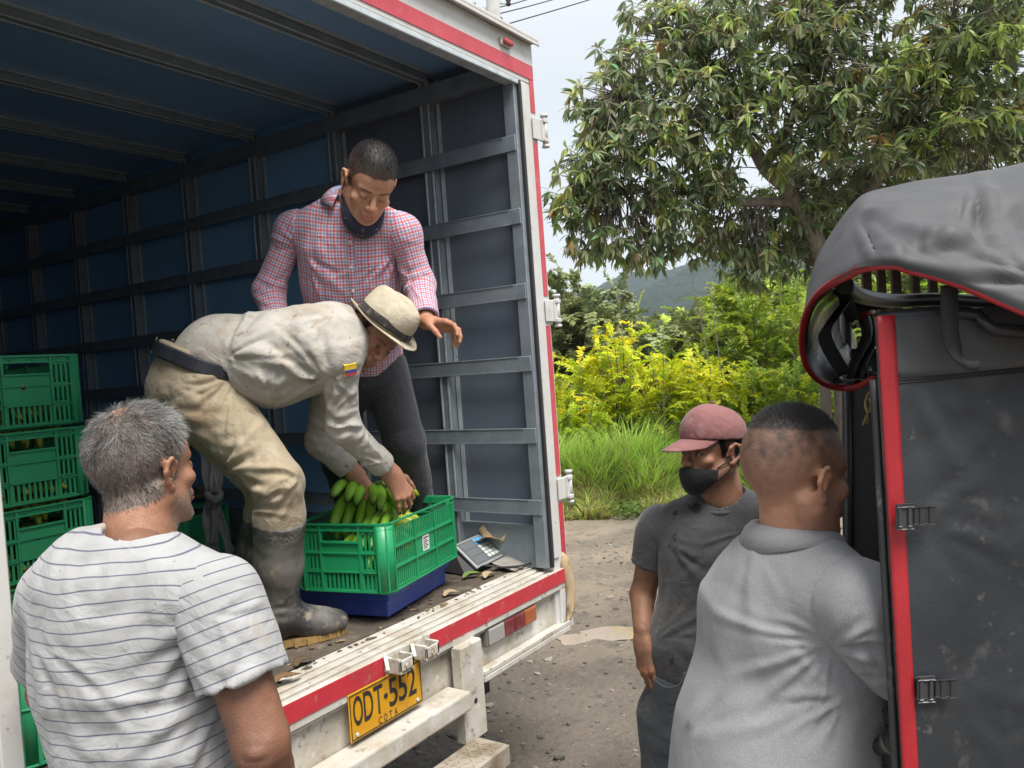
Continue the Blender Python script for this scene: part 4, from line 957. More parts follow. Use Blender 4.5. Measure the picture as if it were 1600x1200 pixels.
def spline(K, n):
    K = np.array([np.asarray(k, float) for k in K]); m = len(K); o = []
    for t in np.linspace(0, m-1-1e-6, n):
        i = int(t); f = t-i; p0, p1, p2, p3 = K[max(i-1, 0)], K[i], K[i+1], K[min(i+2, m-1)]
        o.append(.5*((2*p1)+(-p0+p2)*f+(2*p0-5*p1+4*p2-p3)*f*f+(-p0+3*p1-3*p2+p3)*f**3))
    return np.array(o)
rs = np.random.RandomState(9); HEAP = thing('leaf_heap', 'heap of curled brown wilted leaves in the shaded crate behind the boots', 'leaves', np.array(DARKC.location)+A(0, 0, .2))
for k in range(6):
    c = np.array(DARKC.location)+A(rs.uniform(-.2, .2), rs.uniform(-.15, .15), .22+.05*rs.rand()); d = nrm(A(rs.randn(), rs.randn(), .5*rs.rand()))
    K = spline([c-d*.16, c-d*.05+A(0, 0, .05), c+d*.06+A(0, 0, .06), c+d*.2-A(0, 0, .02)], 8)
    leaf_strip(K, np.interp(np.linspace(0, 1, 8), [0, .3, 1], [.03, .08, .01])).build('wilted_leaf', M['wilt'], HEAP)

# ------------------------------------------------------------------ scale, display, husk, cloths
M['blue'] = mat('blue_steel', (.022, .055, .30), (.018, .045, .24), 9, rough=.38, rough2=.55, spots=[((.12, .10, .09), 17, .56, .72, .55), ((.02, .02, .03), 50, .62, .7, .5)])
sc_ = thing('platform_scale', 'blue steel platform scale under the banana crate', 'scale', (-.67, .5, ZF))
so = A(-.962, .185, 0); sx_, sy_ = cdir*.50, cnor*.44
ctr = so+sx_/2+sy_/2
MB().obox(ctr+A(0, 0, 1.000), cdir, cnor, (0, 0, 1), .250, .22, .018, .004).build('top_plate', M['blue'], sc_)
MB().obox(ctr+A(0, 0, .951), cdir, cnor, (0, 0, 1), .236, .206, .031, .004).build('frame', M['blue'], sc_)
for a in (-1, 1):
    for c in (-1, 1):
        q = ctr+cdir*.19*a+cnor*.16*c; MB().tube([(q[0], q[1], ZF+.004), (q[0], q[1], .942)], .024, 14).build('foot', mat('red_rubber_foot', (.30, .05, .03), rough=.7) if (a, c) == (1, -1) else M['black'], sc_)
# display head: a wedge lying on its back
ind = thing('scale_display', 'grey scale keypad and display head with coloured keys on a black base', 'scale display', (-.19, .33, ZF))
c00, c10, c11, c01 = A(-.310, .268, .935), A(-.092, .250, .952), A(-.088, .372, 1.046), A(-.306, .392, 1.030)
ux = nrm(c10-c00); uy = nrm(c01-c00); un = nrm(np.cross(ux, uy)); uy = np.cross(un, ux); W_, H_ = .218, np.linalg.norm(c01-c00)
def ip(a, b, d=0): return c00+ux*a*W_+uy*b*H_+un*d
M['grey_pl'] = mat('grey_plastic', (.27, .28, .29), (.22, .23, .24), 20, rough=.4, spots=[((.3, .26, .2), 40, .6, .72, .4)])
M['dk_pl'] = mat('dark_keypad_film', (.10, .105, .115), rough=.35)
MB().obox(ip(.5, .5, -.008), ux, uy, un, W_/2, H_/2, .008, .006, 2).build('face_plate', M['grey_pl'], ind)
MB().prism([ip(0.02, .02, -.017), ip(.98, .02, -.017), ip(.98, .98, -.017), ip(.02, .98, -.017)], A(0, 0, -.001)).build('gasket', M['black'], ind)
b = MB(); top = [ip(.01, .02, -.018), ip(.99, .02, -.018), ip(.99, .99, -.018), ip(.01, .99, -.018)]
bot = [A(-.36, .30, ZF+.006), A(-.10, .262, ZF+.006), A(-.08, .40, ZF+.006), A(-.34, .46, ZF+.006)]
vv = [b.bm.verts.new(Vector(q)) for q in top+bot]
for f in ((0, 1, 2, 3), (7, 6, 5, 4), (0, 4, 5, 1), (1, 5, 6, 2), (2, 6, 7, 3), (3, 7, 4, 0)): b.bm.faces.new([vv[i] for i in f])
bmesh.ops.bevel(b.bm, geom=list(b.bm.edges), offset=.006, segments=2, affect='EDGES'); b.build('base', M['black'], ind)
def flat(a0, a1, b0, b1, d, th, name, m, par=ind): return MB().obox(ip((a0+a1)/2, (b0+b1)/2, d+th/2), ux, uy, un, (a1-a0)*W_/2, (b1-b0)*H_/2, th/2, min(.0008, th/3)).build(name, m, par)
flat(.05, .95, .08, .93, .0004, .0012, 'film', M['dk_pl'])
for k in range(3): flat(.08, .44, .12+k*.27, .35+k*.27, .0017, .0006, 'display_window', mat('display', (.13, .14, .15), rough=.2))
KM = dict(b=mat('blue_key', (.09, .32, .62), rough=.4), o=mat('orange_key', (.72, .16, .07), rough=.4), w=mat('pale_key', (.50, .56, .52), rough=.4))
rows = ['bbbo', 'bbbo', 'wwwo', 'wwwo', 'wwwo', 'wwwo']
for r, row in enumerate(rows):
    for c, ch in enumerate(row): flat(.48+c*.115, .48+c*.115+.098, .80-r*.128, .80-r*.128+.105, .0017, .0018, 'key', KM[ch])
b = MB(); q = [P(750, 895, 3.56), P(795, 868, 3.66), P(838, 878, 3.74), P(772, 908, 3.60)]
q = [A(-.262, .225, ZF+.004), A(-.085, .245, ZF+.004), A(-.012, .150, ZF+.004), A(-.230, .128, ZF+.004)]
q[1] = q[1]+A(0, 0, .030); q[0] = q[0]+A(0, 0, .034); b.prism(q, (0, 0, .010)); bmesh.ops.bevel(b.bm, geom=list(b.bm.edges), offset=.003, affect='EDGES')
tag(b.build('metal_plate', mat('scuffed_grey_plate', (.30, .285, .26), (.20, .185, .165), 14, rough=.55, spots=[((.13, .11, .09), 30, .58, .7, .5)])), 'scuffed grey plate lying on the sill beside the scale keypad', 'plate')
cb = spline([ip(0.05, .0, -.012), A(-.315, .225, ZF+.045), A(-.26, .165, ZF+.030), A(-.16, .115, ZF+.020), A(-.06, .120, ZF+.022), A(-.02, .19, ZF+.03), A(-.03, .28, ZF+.02)], 40)
tag(MB().tube(cb, .0042, 8).build('cable', M['black']), 'thin black cable looping across the sill from the scale keypad', 'cable')
hk = thing('dry_leaf', 'dry curled banana leaf hanging over the truck sill by the right post', 'leaf', (-.08, .1, ZF))
K = spline([A(-.125, .26, 1.00), A(-.10, .20, 1.03), A(-.075, .12, .985), A(-.06, .04, .965), A(-.052, -.015, .925), A(-.048, -.030, .86), A(-.045, -.035, .78), A(-.060, -.032, .70), A(-.085, -.03, .665)], 28)
leaf_strip(K, np.interp(np.linspace(0, 1, 28), [0, .15, .35, .6, .85, 1], [.05, .075, .05, .046, .040, .008]), up=(.3, 1, .2), curl=.14, twist=(.5, -.3, .2)).build('leaf_blade', M['husk'], hk)
K = spline([A(-.06, .20, .96), A(-.10, .27, 1.02), A(-.15, .32, 1.05), A(-.16, .36, 1.02), A(-.14, .38, .97)], 14)
leaf_strip(K, np.interp(np.linspace(0, 1, 14), [0, .4, 1], [.03, .11, .05]), curl=.3, up=(-.2, -.5, 1)).build('leaf_blade', M['husk'], hk)
K = spline([A(-.09, .18, .98), A(-.03, .20, 1.02), A(.0, .19, .965), A(-.02, .12, .94), A(-.03, .07, .925)], 14)
leaf_strip(K, np.interp(np.linspace(0, 1, 14), [0, .4, 1], [.03, .07, .02]), curl=.22, up=(-.3, -.3, 1)).build('leaf_blade', M['husk'], hk)
leaf_strip(spline([A(-.07, .10, .972), A(-.052, .03, .962), A(-.03, -.018, .925), A(-.028, -.034, .85), A(-.034, -.032, .76)], 14), np.interp(np.linspace(0, 1, 14), [0, .4, 1], [.02, .026, .004]), up=(.5, 1, .2), curl=.12).build('leaf_blade', M['husk'], hk)
# scraps on the deck and sill
rs = np.random.RandomState(4); sv = []; V = []; Fc = []; Cc = []
n = 620
for k in range(n):
    y = .12+rs.rand()**1.7*1.6; x = rs.uniform(-1.9, -.16); z = ZF+.004+.002*rs.rand()
    s = rs.gamma(1.2, .0035)+.0015; a = rs.rand()*6.28
    if y < .16: z = ZF+.002
    p = iv*A(s*(1+rs.rand()), s*(.5+.5*rs.rand()), s*.35)*(1+.25*rs.randn(len(iv), 1)); R = A([math.cos(a), -math.sin(a), 0], [math.sin(a), math.cos(a), 0], [0, 0, 1])
    V.append(p@R.T+A(x, y, z)); Fc.append(if_+k*len(iv)); cc = [A(.07, .055, .042), A(.12, .09, .06), A(.22, .16, .09), A(.05, .04, .03)][rs.randint(4)]; Cc.append(np.tile(cc, (len(iv), 1)))
me = mesh_np('dirt_scraps', np.concatenate(V), np.concatenate(Fc), False); attr_c(me, 'Col', np.concatenate(Cc)); o = link('dirt_scraps', me, M['stone']); o['kind'] = 'stuff'
for k, (x, y, L, lab) in enumerate(((-.36, .26, .07, 'green leaf scrap on the deck just right of the blue scale'), (-.335, .19, .06, 'pale dry leaf scrap on the sill below the scale keypad'), (-.62, .17, .05, 'crumpled tan leaf scrap on the sill below the blue scale'), (-1.52, .09, .07, 'brown leaf scrap on the sill near the boot'), (-1.40, .15, .05, 'small dark leaf scrap by the toe of the boot'))):
    d = nrm(A(1, rs.uniform(-.3, .3), 0)); c = A(x, y, ZF+.012); L *= .7; K = spline([c-d*L, c-d*.3*L+A(0, .01, .010), c+d*.4*L+A(0, -.008, .008), c+d*L], 8)
    tag(leaf_strip(K, np.interp(np.linspace(0, 1, 8), [0, .4, 1], [.01, .045, .006]), curl=.16).build('leaf_scrap', mat('scrap', [(.13, .2, .05), (.38, .29, .17), (.36, .27, .16), (.16, .09, .04), (.09, .06, .03)][k], rough=.8)), lab, 'leaf scrap')
# grey cloth straps hanging behind the worker
M['strap'] = mat('grey_cloth', (.20, .20, .215), (.14, .14, .15), 20, rough=.9, bump=.2, bscale=120)
stp = thing('hanging_straps', 'knotted grey cloth straps hanging in front of the shaded crate', 'straps', P(340, 700, 3.3))
for k, (ps, w) in enumerate((([(312, 660, 3.5), (322, 720, 3.42), (330, 770, 3.4), (326, 820, 3.38), (335, 865, 3.36)], .045), ([(322, 665, 3.5), (335, 725, 3.4), (336, 780, 3.38), (350, 830, 3.37), (362, 868, 3.35)], .035), ([(310, 668, 3.5), (340, 735, 3.40), (338, 790, 3.37), (335, 850, 3.36)], .03))):
    leaf_strip(spline([P(*q) for q in ps], 22), np.full(22, w)*(1+.2*np.sin(np.arange(22))), up=cv(.2, 0, -1), curl=.25, thick=.003).build('strap', M['strap'], stp)
MB().tube(spline([P(322, 772, 3.38), P(338, 782, 3.35), P(344, 772, 3.38), P(334, 764, 3.36)], 10), .016, 8).build('knot', M['strap'], stp)
# ------------------------------------------------------------------ people: shared builders
SKIN = A(.335, .180, .115)
def skin_mat(name, bump=.22):
    return mat(name, (.3, .2, .1), attr='Col', rough=.46, rough2=.58, nscale=60, spec=.4, sss=.06, bump=bump, bscale=260)
M['skin'] = skin_mat('skin')
def head_sdf(D, c, f, u, s=1.0, ears=True, jaw=1.0, neck=None, nk=.058, brow=1.0, eo=1.0):
    """c: point between the ears; f: facing direction; u: up; measurements in metres of an adult head"""
    r, f, u = head_frame(f, u); T = np.stack([r, f, u])
    L = lambda x, y, z: c + s*(r*x+f*y+u*z)
    e = lambda p, rad, k=.012, op='u', ax=T: D.ell(L(*p), ax, A(*rad)*s, k*s, op)
    e((0, -.012, .055), (.074, .094, .080)); e((0, -.035, .030), (.068, .075, .070), .02)
    e((0, .030, .030), (.064, .062, .062), .02)
    e((0, .030, -.040), (.056*jaw, .058, .074), .02)
    for x in (-1, 1):
        D.cone(L(x*.054*jaw, -.005, -.045), L(x*.022, .066, -.098), .022*s, .016*s, .02*s)
        e((x*.040, .060, -.022), (.024, .020, .018), .016)
        D.cone(L(x*.010, .086, .020), L(x*.044, .070, .022), .0085*s*brow, .007*s, .012*s)
    e((0, .076, -.100), (.020, .016, .016), .016)
    D.cone(L(0, .086, .014), L(0, .108, -.028), .0075*s, .0115*s, .010*s)
    for x in (-1, 1): e((x*.0125, .096, -.032), (.0085, .012, .0085), .006)
    for x in (-1, 1): e((x*.031, .094, -.002), (.019, .014, .0125), .010, 's')
    for x in (-1, 1): e((x*.031, .0765, -.002), (.0125, .0125, .0118), .003)
    for x in (-1, 1):
        D.cone(L(x*.018, .083, .006), L(x*.044, .077, .004), .0038*s, .003*s, .004*s)
        D.cone(L(x*.020, .083, -.010), L(x*.043, .078, -.010), .003*s, .0025*s, .004*s)
    e((0, .088, -.060), (.026, .012, .020), .010)
    for x in (-1, 1): D.cone(L(0, .0975, -.0605), L(x*.022, .0865, -.0625), .0052*s, .0025*s, .004*s)
    D.cone(L(-.013, .0945, -.0715), L(.013, .0945, -.0715), .0062*s, .0062*s, .004*s)
    D.cone(L(-.020, .0935, -.0658), L(0, .1015, -.0660), .0014*s, .0016*s, .002*s, 's'); D.cone(L(.020, .0935, -.0658), L(0, .1015, -.0660), .0014*s, .0016*s, .002*s, 's')
    if ears:
        for x in (-1, 1):
            bx = .0735
            C = [(bx-.004, .006, -.012), (bx+.010, .004, .014), (bx+.017, -.010, .026), (bx+.021, -.024, .020), (bx+.020, -.030, .002), (bx+.013, -.022, -.018), (bx+.006, -.008, -.032), (bx, .002, -.030)]
            C = [L(x*(bx+(a-bx)*eo), b, z) for a, b, z in C]; rr = [.004, .0042, .0046, .005, .005, .0048, .0058, .004]
            D.chain(C, [q*s for q in rr], .004*s)
            D.cone(L(x*(bx+.004), -.008, .012), L(x*(bx+.005), -.010, -.012), .012*s, .010*s, .006*s, 'u', nrm(r*x*.9-f*.3), .4)
            D.cone(L(x*(bx+.010), -.014, .010), L(x*(bx+.008), -.012, -.010), .0062*s, .0052*s, .004*s, 's')
            D.cone(L(x*bx, .004, -.002), L(x*bx, .006, -.010), .0045*s, .004*s, .004*s)
    if neck is not None:
        D.cone(L(0, -.022, -.030), neck, nk*s, nk*1.12*s, .022*s)
        D.cone(L(0, .012, -.085), neck+f*.03*s, .040*s, .05*s, .02*s)
        for x in (-1, 1): D.cone(L(x*.058, -.025, -.035), neck+f*.05*s+r*x*.012, .014*s, .015*s, .02*s)
    return L, (r, f, u)
def head_cols(v, c, fr, s=1.0, skin=SKIN, hair=None, haircol=A(.018, .015, .013), grey=0., stubble=0., hair_fn=None, brow=1.0, lids=0.):
    r, f, u = fr; q = (v-c)/s; x, y, z = q@r, q@f, q@u; ax = np.abs(x)
    col = np.tile(skin, (len(v), 1)).astype(float)
    n1 = fbm(q*22, 3)[:, None]; col *= 1+.15*n1*A(.8, 1.1, 1.2); n2 = fbm(q*75+3, 2)[:, None]; col *= 1+.10*n2
    def blend(m, cc): 
        nonlocal col
        m = np.clip(m, 0, 1)[:, None]; col = col*(1-m)+np.asarray(cc)*m
    def blob(p, rad, soft=.5): 
        d = np.sqrt(((ax-p[0])/rad[0])**2+((y-p[1])/rad[1])**2+((z-p[2])/rad[2])**2); return np.clip((1-d)/soft, 0, 1)
    blend(.35*blob((.040, .062, -.028), (.026, .04, .022), 1), skin*A(1.25, .85, .75))
    blend(.35*blob((0, .108, -.028), (.018, .03, .016), 1), skin*A(1.2, .85, .78)); blend(.3*blob((.085, -.01, 0), (.03, .05, .04), 1), skin*A(1.25, .82, .75))
    blend(.75*blob((.011, .0945, -.0665), (.017, .018, .0115), .5), skin*A(.95, .58, .55))
    blend((.5 if not lids else .25)*blob((.031, .085, -.002), (.020, .022, .013), .6), skin*.55)
    st = np.clip((.0-z-.045)/.02, 0, 1)*np.clip((y+.01)/.02, 0, 1)
    if stubble: blend(stubble*st*np.clip(.6+.5*fbm(q*60, 2), 0, 1), haircol*1.6+.02)
    # brows
    bz = .0215-.10*np.abs(ax-.030)**1.0*np.where(ax > .030, 1, .35)
    blend(.85*brow*np.exp(-((z-bz)/.0042)**2)*np.clip((ax-.009)/.005, 0, 1)*np.clip((.052-ax)/.008, 0, 1)*(y > .05), haircol)
    # eyes
    e = np.sqrt(((ax-.031)/.0105)**2+((z+.0022)/.0046)**2); on = (y > .070)
    if lids: blend(np.clip((1.25-e)*3, 0, 1)*on*lids, skin*.78); blend(.8*np.exp(-((z+.0075-.03*(ax-.031))/.0016)**2)*on*np.clip((.0125-np.abs(ax-.031))/.002, 0, 1)*lids, haircol)
    on = on*(1-(lids > 0))
    blend(np.clip((1.05-e)*4, 0, 1)*on, A(.30, .28, .26)); ir = np.sqrt((ax-.031)**2+(z+.002)**2)
    blend(np.clip((.0052-ir)/.0012, 0, 1)*np.clip((1.05-e)*4, 0, 1)*on, A(.015, .010, .008)); blend(.8*np.exp(-((e-1.12)/.16)**2)*on*(z > -.004), haircol*.8)
    earz = blob((.079, -.006, .004), (.014, .036, .034), .4)
    if hair_fn is not None: blend((1-earz)*hair_fn(x, y, z, q)*np.clip((.0775-ax)/.003, 0, 1), haircol)
    return col
def hair_line(x, y, z, q, front=.062, nape=-.062, side=.0):
    """1 where the scalp carries hair: behind a line that runs over the brow, before the ear and down to the nape"""
    lim = np.interp(y, [-.12, -.03, -.012, .012, .030, .055, .075, .10], [nape, nape*.75, -.02, -.018, .022, front-.006, front, front])
    return np.clip((z-lim+.004*fbm(q*60, 2))/.006, 0, 1)
def hand(D, w, y, dorsal, right=True, curls=(.5, .5, .55, .6), thumb=.5, s=1.0, spread=.10, prox=None, k=.006):
    """w wrist, y towards the fingers, dorsal: back of the hand. curls: bend of each finger joint, index first"""
    y = nrm(y); z = nrm(np.asarray(dorsal, float)-y*np.dot(dorsal, y)); t = np.cross(z, y) if right else np.cross(y, z)   # towards the thumb
    Lp = lambda a, b, c: w + s*(t*a+y*b+z*c)
    ks = [(.026, .088, 0), (.007, .094, .003), (-.012, .090, .001), (-.030, .080, -.004)]
    for i, q in enumerate(ks):
        D.cone(Lp(q[0]*.55, .004, 0), Lp(*q), .0145*s, .0115*s, .014*s)
    D.cone(Lp(.012, .03, -.010), Lp(-.016, .06, -.010), .015*s, .014*s, .014*s)
    D.cone(Lp(0, -.03, 0), Lp(0, .02, 0), .0265*s, .027*s, .02*s, 'u', z, .72)
    lens = [(.040, .025, .019), (.045, .029, .020), (.041, .027, .020), (.032, .020, .018)]
    tips = []
    for i, q in enumerate(ks):
        p = Lp(*q); a = 0.; sp = spread*(1.2-.8*i); yy = nrm(y*math.cos(sp)+t*math.sin(sp)); R = [.0092, .0083, .0076, .0066]
        cr = curls[i]; cr = (cr, cr*1.1, cr*.7) if np.isscalar(cr) else cr
        if i == 3: R = [x*.88 for x in R]
        D.ell(p+z*.003*s, np.stack([t, y, z]), A(.0095, .010, .0085)*s, .006*s)
        for j in range(3):
            a += cr[j]; d = yy*math.cos(a)-z*math.sin(a); p2 = p+d*lens[i][j]*s
            D.cone(p, p2, R[j]*s, R[j+1]*s, k*s*.7); p = p2
        tips.append(p)
    b = Lp(.020, .018, -.010); d1 = nrm(t*.62+y*.70-z*(.25+.3*thumb)); m = b+d1*.044*s; d2 = nrm(y*(1-.35*thumb)+t*(.30-.5*thumb)-z*(.25+.3*thumb)); m2 = m+d2*.033*s; d3 = nrm(d2-t*.25*thumb-z*.12)
    D.cone(b, m, .0165*s, .0115*s, .012*s); D.cone(m, m2, .0112*s, .0096*s, .006*s); D.cone(m2, m2+d3*.025*s, .0098*s, .0078*s, .005*s)
    return tips
def make_mesh(name, v, f, cols=None, gc=None):
    me = mesh_np(name, v, f)
    if cols is not None: attr_c(me, 'Col', cols)
    if gc is not None: attr_v(me, 'gc', gc)
    return me
def join_np(parts):
    V = []; F = []; Cc = []; n = 0
    for v, f, c in parts: V.append(v); F.append(f+n); Cc.append(c); n += len(v)
    return np.concatenate(V), np.concatenate(F), np.concatenate(Cc)
def skin_cols(v, skin=SKIN, dirt=0.):
    n = fbm(v*30, 3)[:, None]; n2 = fbm(v*9+4, 2)[:, None]
    c = skin*(1+.12*n+.08*n2)
    if dirt: m = np.clip((fbm(v*24+9, 3)-.15)*3, 0, 1)[:, None]*dirt; c = c*(1-m)+A(.10, .07, .05)*m
    return c
def person(label, v, f, cols, m):
    me = make_mesh('person', v, f, cols); o = link('person', me, m); return tag(o, label, 'man')
def tube_frame(a, b, ref):
    d = nrm(b-a); x = nrm(np.asarray(ref, float)-d*np.dot(ref, d)); return d, x, np.cross(d, x)
def limb_gc(v, pts, ref, rad=.06):
    """cloth coordinates on a sleeve or leg: round the limb, along the limb"""
    best = np.full(len(v), 9.); o = np.zeros((len(v), 3)); s0 = 0
    for a, b in zip(pts, pts[1:]):
        a = np.asarray(a); b = np.asarray(b); L = np.linalg.norm(b-a); d, x, y = tube_frame(a, b, ref); t = np.clip((v-a)@d, 0, L); q = v-a-t[:, None]*d; dist = np.linalg.norm(q, axis=1)
        c = dist < best; best[c] = dist[c]; ang = np.arctan2(q@y, q@x); o[c, 0] = (ang*rad)[c]; o[c, 1] = (s0+(v-a)@d)[c]; s0 += L
    return o
def torso_gc(v, base, up, lat, dep, w=.20, d=.13, R=.165):
    q = v-base; ang = np.arctan2((q@lat)/w, (q@dep)/d); return np.stack([ang*R, q@up, ang], 1)
def ribbons(roots, dirs, length, width, segs=3, droop=None, curl=0., rs=None, side=None):
    """tapering hair strands: three-sided"""
    rs = rs or np.random.RandomState(0); n = len(roots); P0 = roots.copy(); d = dirs.copy(); V = []
    sd = np.cross(d, rs.randn(n, 3)); sd /= np.linalg.norm(sd, axis=1, keepdims=True)+1e-9; cu = np.cross(d, rs.randn(n, 3)); cu /= np.linalg.norm(cu, axis=1, keepdims=True)+1e-9
    for k in range(segs+1):
        w = (width*(1-k/segs*.85))[:, None]; s2 = np.cross(d, sd); V.append(P0+sd*w); V.append(P0-sd*w*.5+s2*w*.8); V.append(P0-sd*w*.5-s2*w*.8)
        P0 = P0+d*(length/segs)[:, None]
        d = d+cu*curl*(1 if not np.ndim(curl) else 1)+(0 if droop is None else droop); d /= np.linalg.norm(d, axis=1, keepdims=True)
    V = np.stack(V, 1); m = V.shape[1]; F = []
    for k in range(segs):
        for j in range(3): F.append([k*3+j, k*3+(j+1) % 3, (k+1)*3+(j+1) % 3, (k+1)*3+j])
    F = np.array(F)[None]+(np.arange(n)*m)[:, None, None]
    return V.reshape(-1, 3), F.reshape(-1, 4), m
def garment(name, D, h, m, parent, disp=None, gc=None, cols=None, smooth=2, post=1):
    v, f = D.mesh(h, smooth); g = None if gc is None else gc(v)
    if disp is not None:
        for fn in disp: v = fn(v, vnormals(v, f))
        for _ in range(post): v = lap(v, f, .35)
    me = make_mesh(name, v, f, None if cols is None else cols(v), g)
    return link(name, me, m, parent)
def cloth_mat(name, col, cstr=.55, weave=900, rough=.85, pattern=None, stains=None, nz=.08, bump=.12, sheen=.15, bscale=340, crease=20, cscale=14):
    """pattern: function(nodes, links, gc socket) -> colour socket"""
    m = mat(name, tuple(col), tuple(np.asarray(col)*(1-nz*1.5)), cscale, rough=rough, bump=bump, bscale=bscale, sheen=sheen, spec=.2)
    N, L = m.node_tree.nodes, m.node_tree.links; b = N['Principled BSDF']; src = b.inputs['Base Color'].links[0].from_socket
    if pattern:
        g = N.new('ShaderNodeAttribute'); g.attribute_name = 'gc'; src = pattern(N, L, g.outputs['Vector'], src)
    for c, sc, lo, hi, st, stretch in (stains or []):
        tc = N.new('ShaderNodeTexCoord'); n = N.new('ShaderNodeTexNoise'); n.inputs['Scale'].default_value = sc; n.inputs['Detail'].default_value = 3; L.new(tc.outputs['Object'], n.inputs['Vector'])
        r = N.new('ShaderNodeMapRange'); r.inputs['From Min'].default_value = lo; r.inputs['From Max'].default_value = hi; L.new(n.outputs['Fac'], r.inputs['Value'])
        q = N.new('ShaderNodeMath'); q.operation = 'MULTIPLY'; q.inputs[1].default_value = st; L.new(r.outputs['Result'], q.inputs[0])
        x = N.new('ShaderNodeMix'); x.data_type = 'RGBA'; L.new(q.outputs[0], x.inputs['Factor']); L.new(src, x.inputs['A']); x.inputs['B'].default_value = (*c, 1); src = x.outputs['Result']
    # fine creases in the cloth
    tc = N.new('ShaderNodeTexCoord'); n = N.new('ShaderNodeTexNoise'); n.inputs['Scale'].default_value = crease; n.inputs['Detail'].default_value = 4; n.inputs['Distortion'].default_value = 1.2; L.new(tc.outputs['Object'], n.inputs['Vector'])
    bn = next(x for x in N if x.type == 'BUMP'); b2 = N.new('ShaderNodeBump'); b2.inputs['Strength'].default_value = cstr; b2.inputs['Distance'].default_value = .010; L.new(n.outputs['Fac'], b2.inputs['Height']); L.new(b2.outputs['Normal'], bn.inputs['Normal'])
    L.new(src, b.inputs['Base Color']); return m
def n_math(N, L, op, a, b=None):
    q = N.new('ShaderNodeMath'); q.operation = op
    for i, s_ in enumerate((a, b)):
        if s_ is None: continue
        if isinstance(s_, (int, float)): q.inputs[i].default_value = s_
        else: L.new(s_, q.inputs[i])
    return q.outputs[0]
def n_mix(N, L, f, a, b, mode='MIX'):
    x = N.new('ShaderNodeMix'); x.data_type = 'RGBA'; x.blend_type = mode
    if isinstance(f, (int, float)): x.inputs['Factor'].default_value = f
    else: L.new(f, x.inputs['Factor'])
    for k, s_ in (('A', a), ('B', b)):
        if isinstance(s_, tuple): x.inputs[k].default_value = (*s_, 1)
        else: L.new(s_, x.inputs[k])
    return x.outputs['Result']
def band(N, L, c, period, width, phase=0., soft=.12):
    """1 inside a stripe of the given share of the period"""
    t = n_math(N, L, 'FRACT', n_math(N, L, 'ADD', n_math(N, L, 'DIVIDE', c, period), phase))
    d = n_math(N, L, 'ABSOLUTE', n_math(N, L, 'SUBTRACT', t, .5)); r = N.new('ShaderNodeMapRange'); L.new(d, r.inputs['Value'])
    r.inputs['From Min'].default_value = width/2+soft*width/2; r.inputs['From Max'].default_value = max(0, width/2-soft*width/2); return r.outputs['Result']
def sep(N, L, v):
    s_ = N.new('ShaderNodeSeparateXYZ'); L.new(v, s_.inputs[0]); return s_.outputs
def pat_stripes(period, width, col):
    def f(N, L, v, src):
        o = sep(N, L, v); return n_mix(N, L, n_math(N, L, 'MULTIPLY', band(N, L, o[1], period, width, soft=.5), .9), src, col)
    return f
def pat_check(N, L, v, src):
    o = sep(N, L, v); per = .0225
    red, blu = (.50, .035, .05), (.12, .11, .32)
    def lay(c, s_):
        s_ = n_mix(N, L, n_math(N, L, 'MULTIPLY', band(N, L, c, per, .30, 0, .4), .66), s_, red)
        return n_mix(N, L, n_math(N, L, 'MULTIPLY', band(N, L, c, per, .22, .5, .4), .58), s_, blu)
    return lay(o[1], lay(o[0], src))
def dims(w, d): return w, d/w
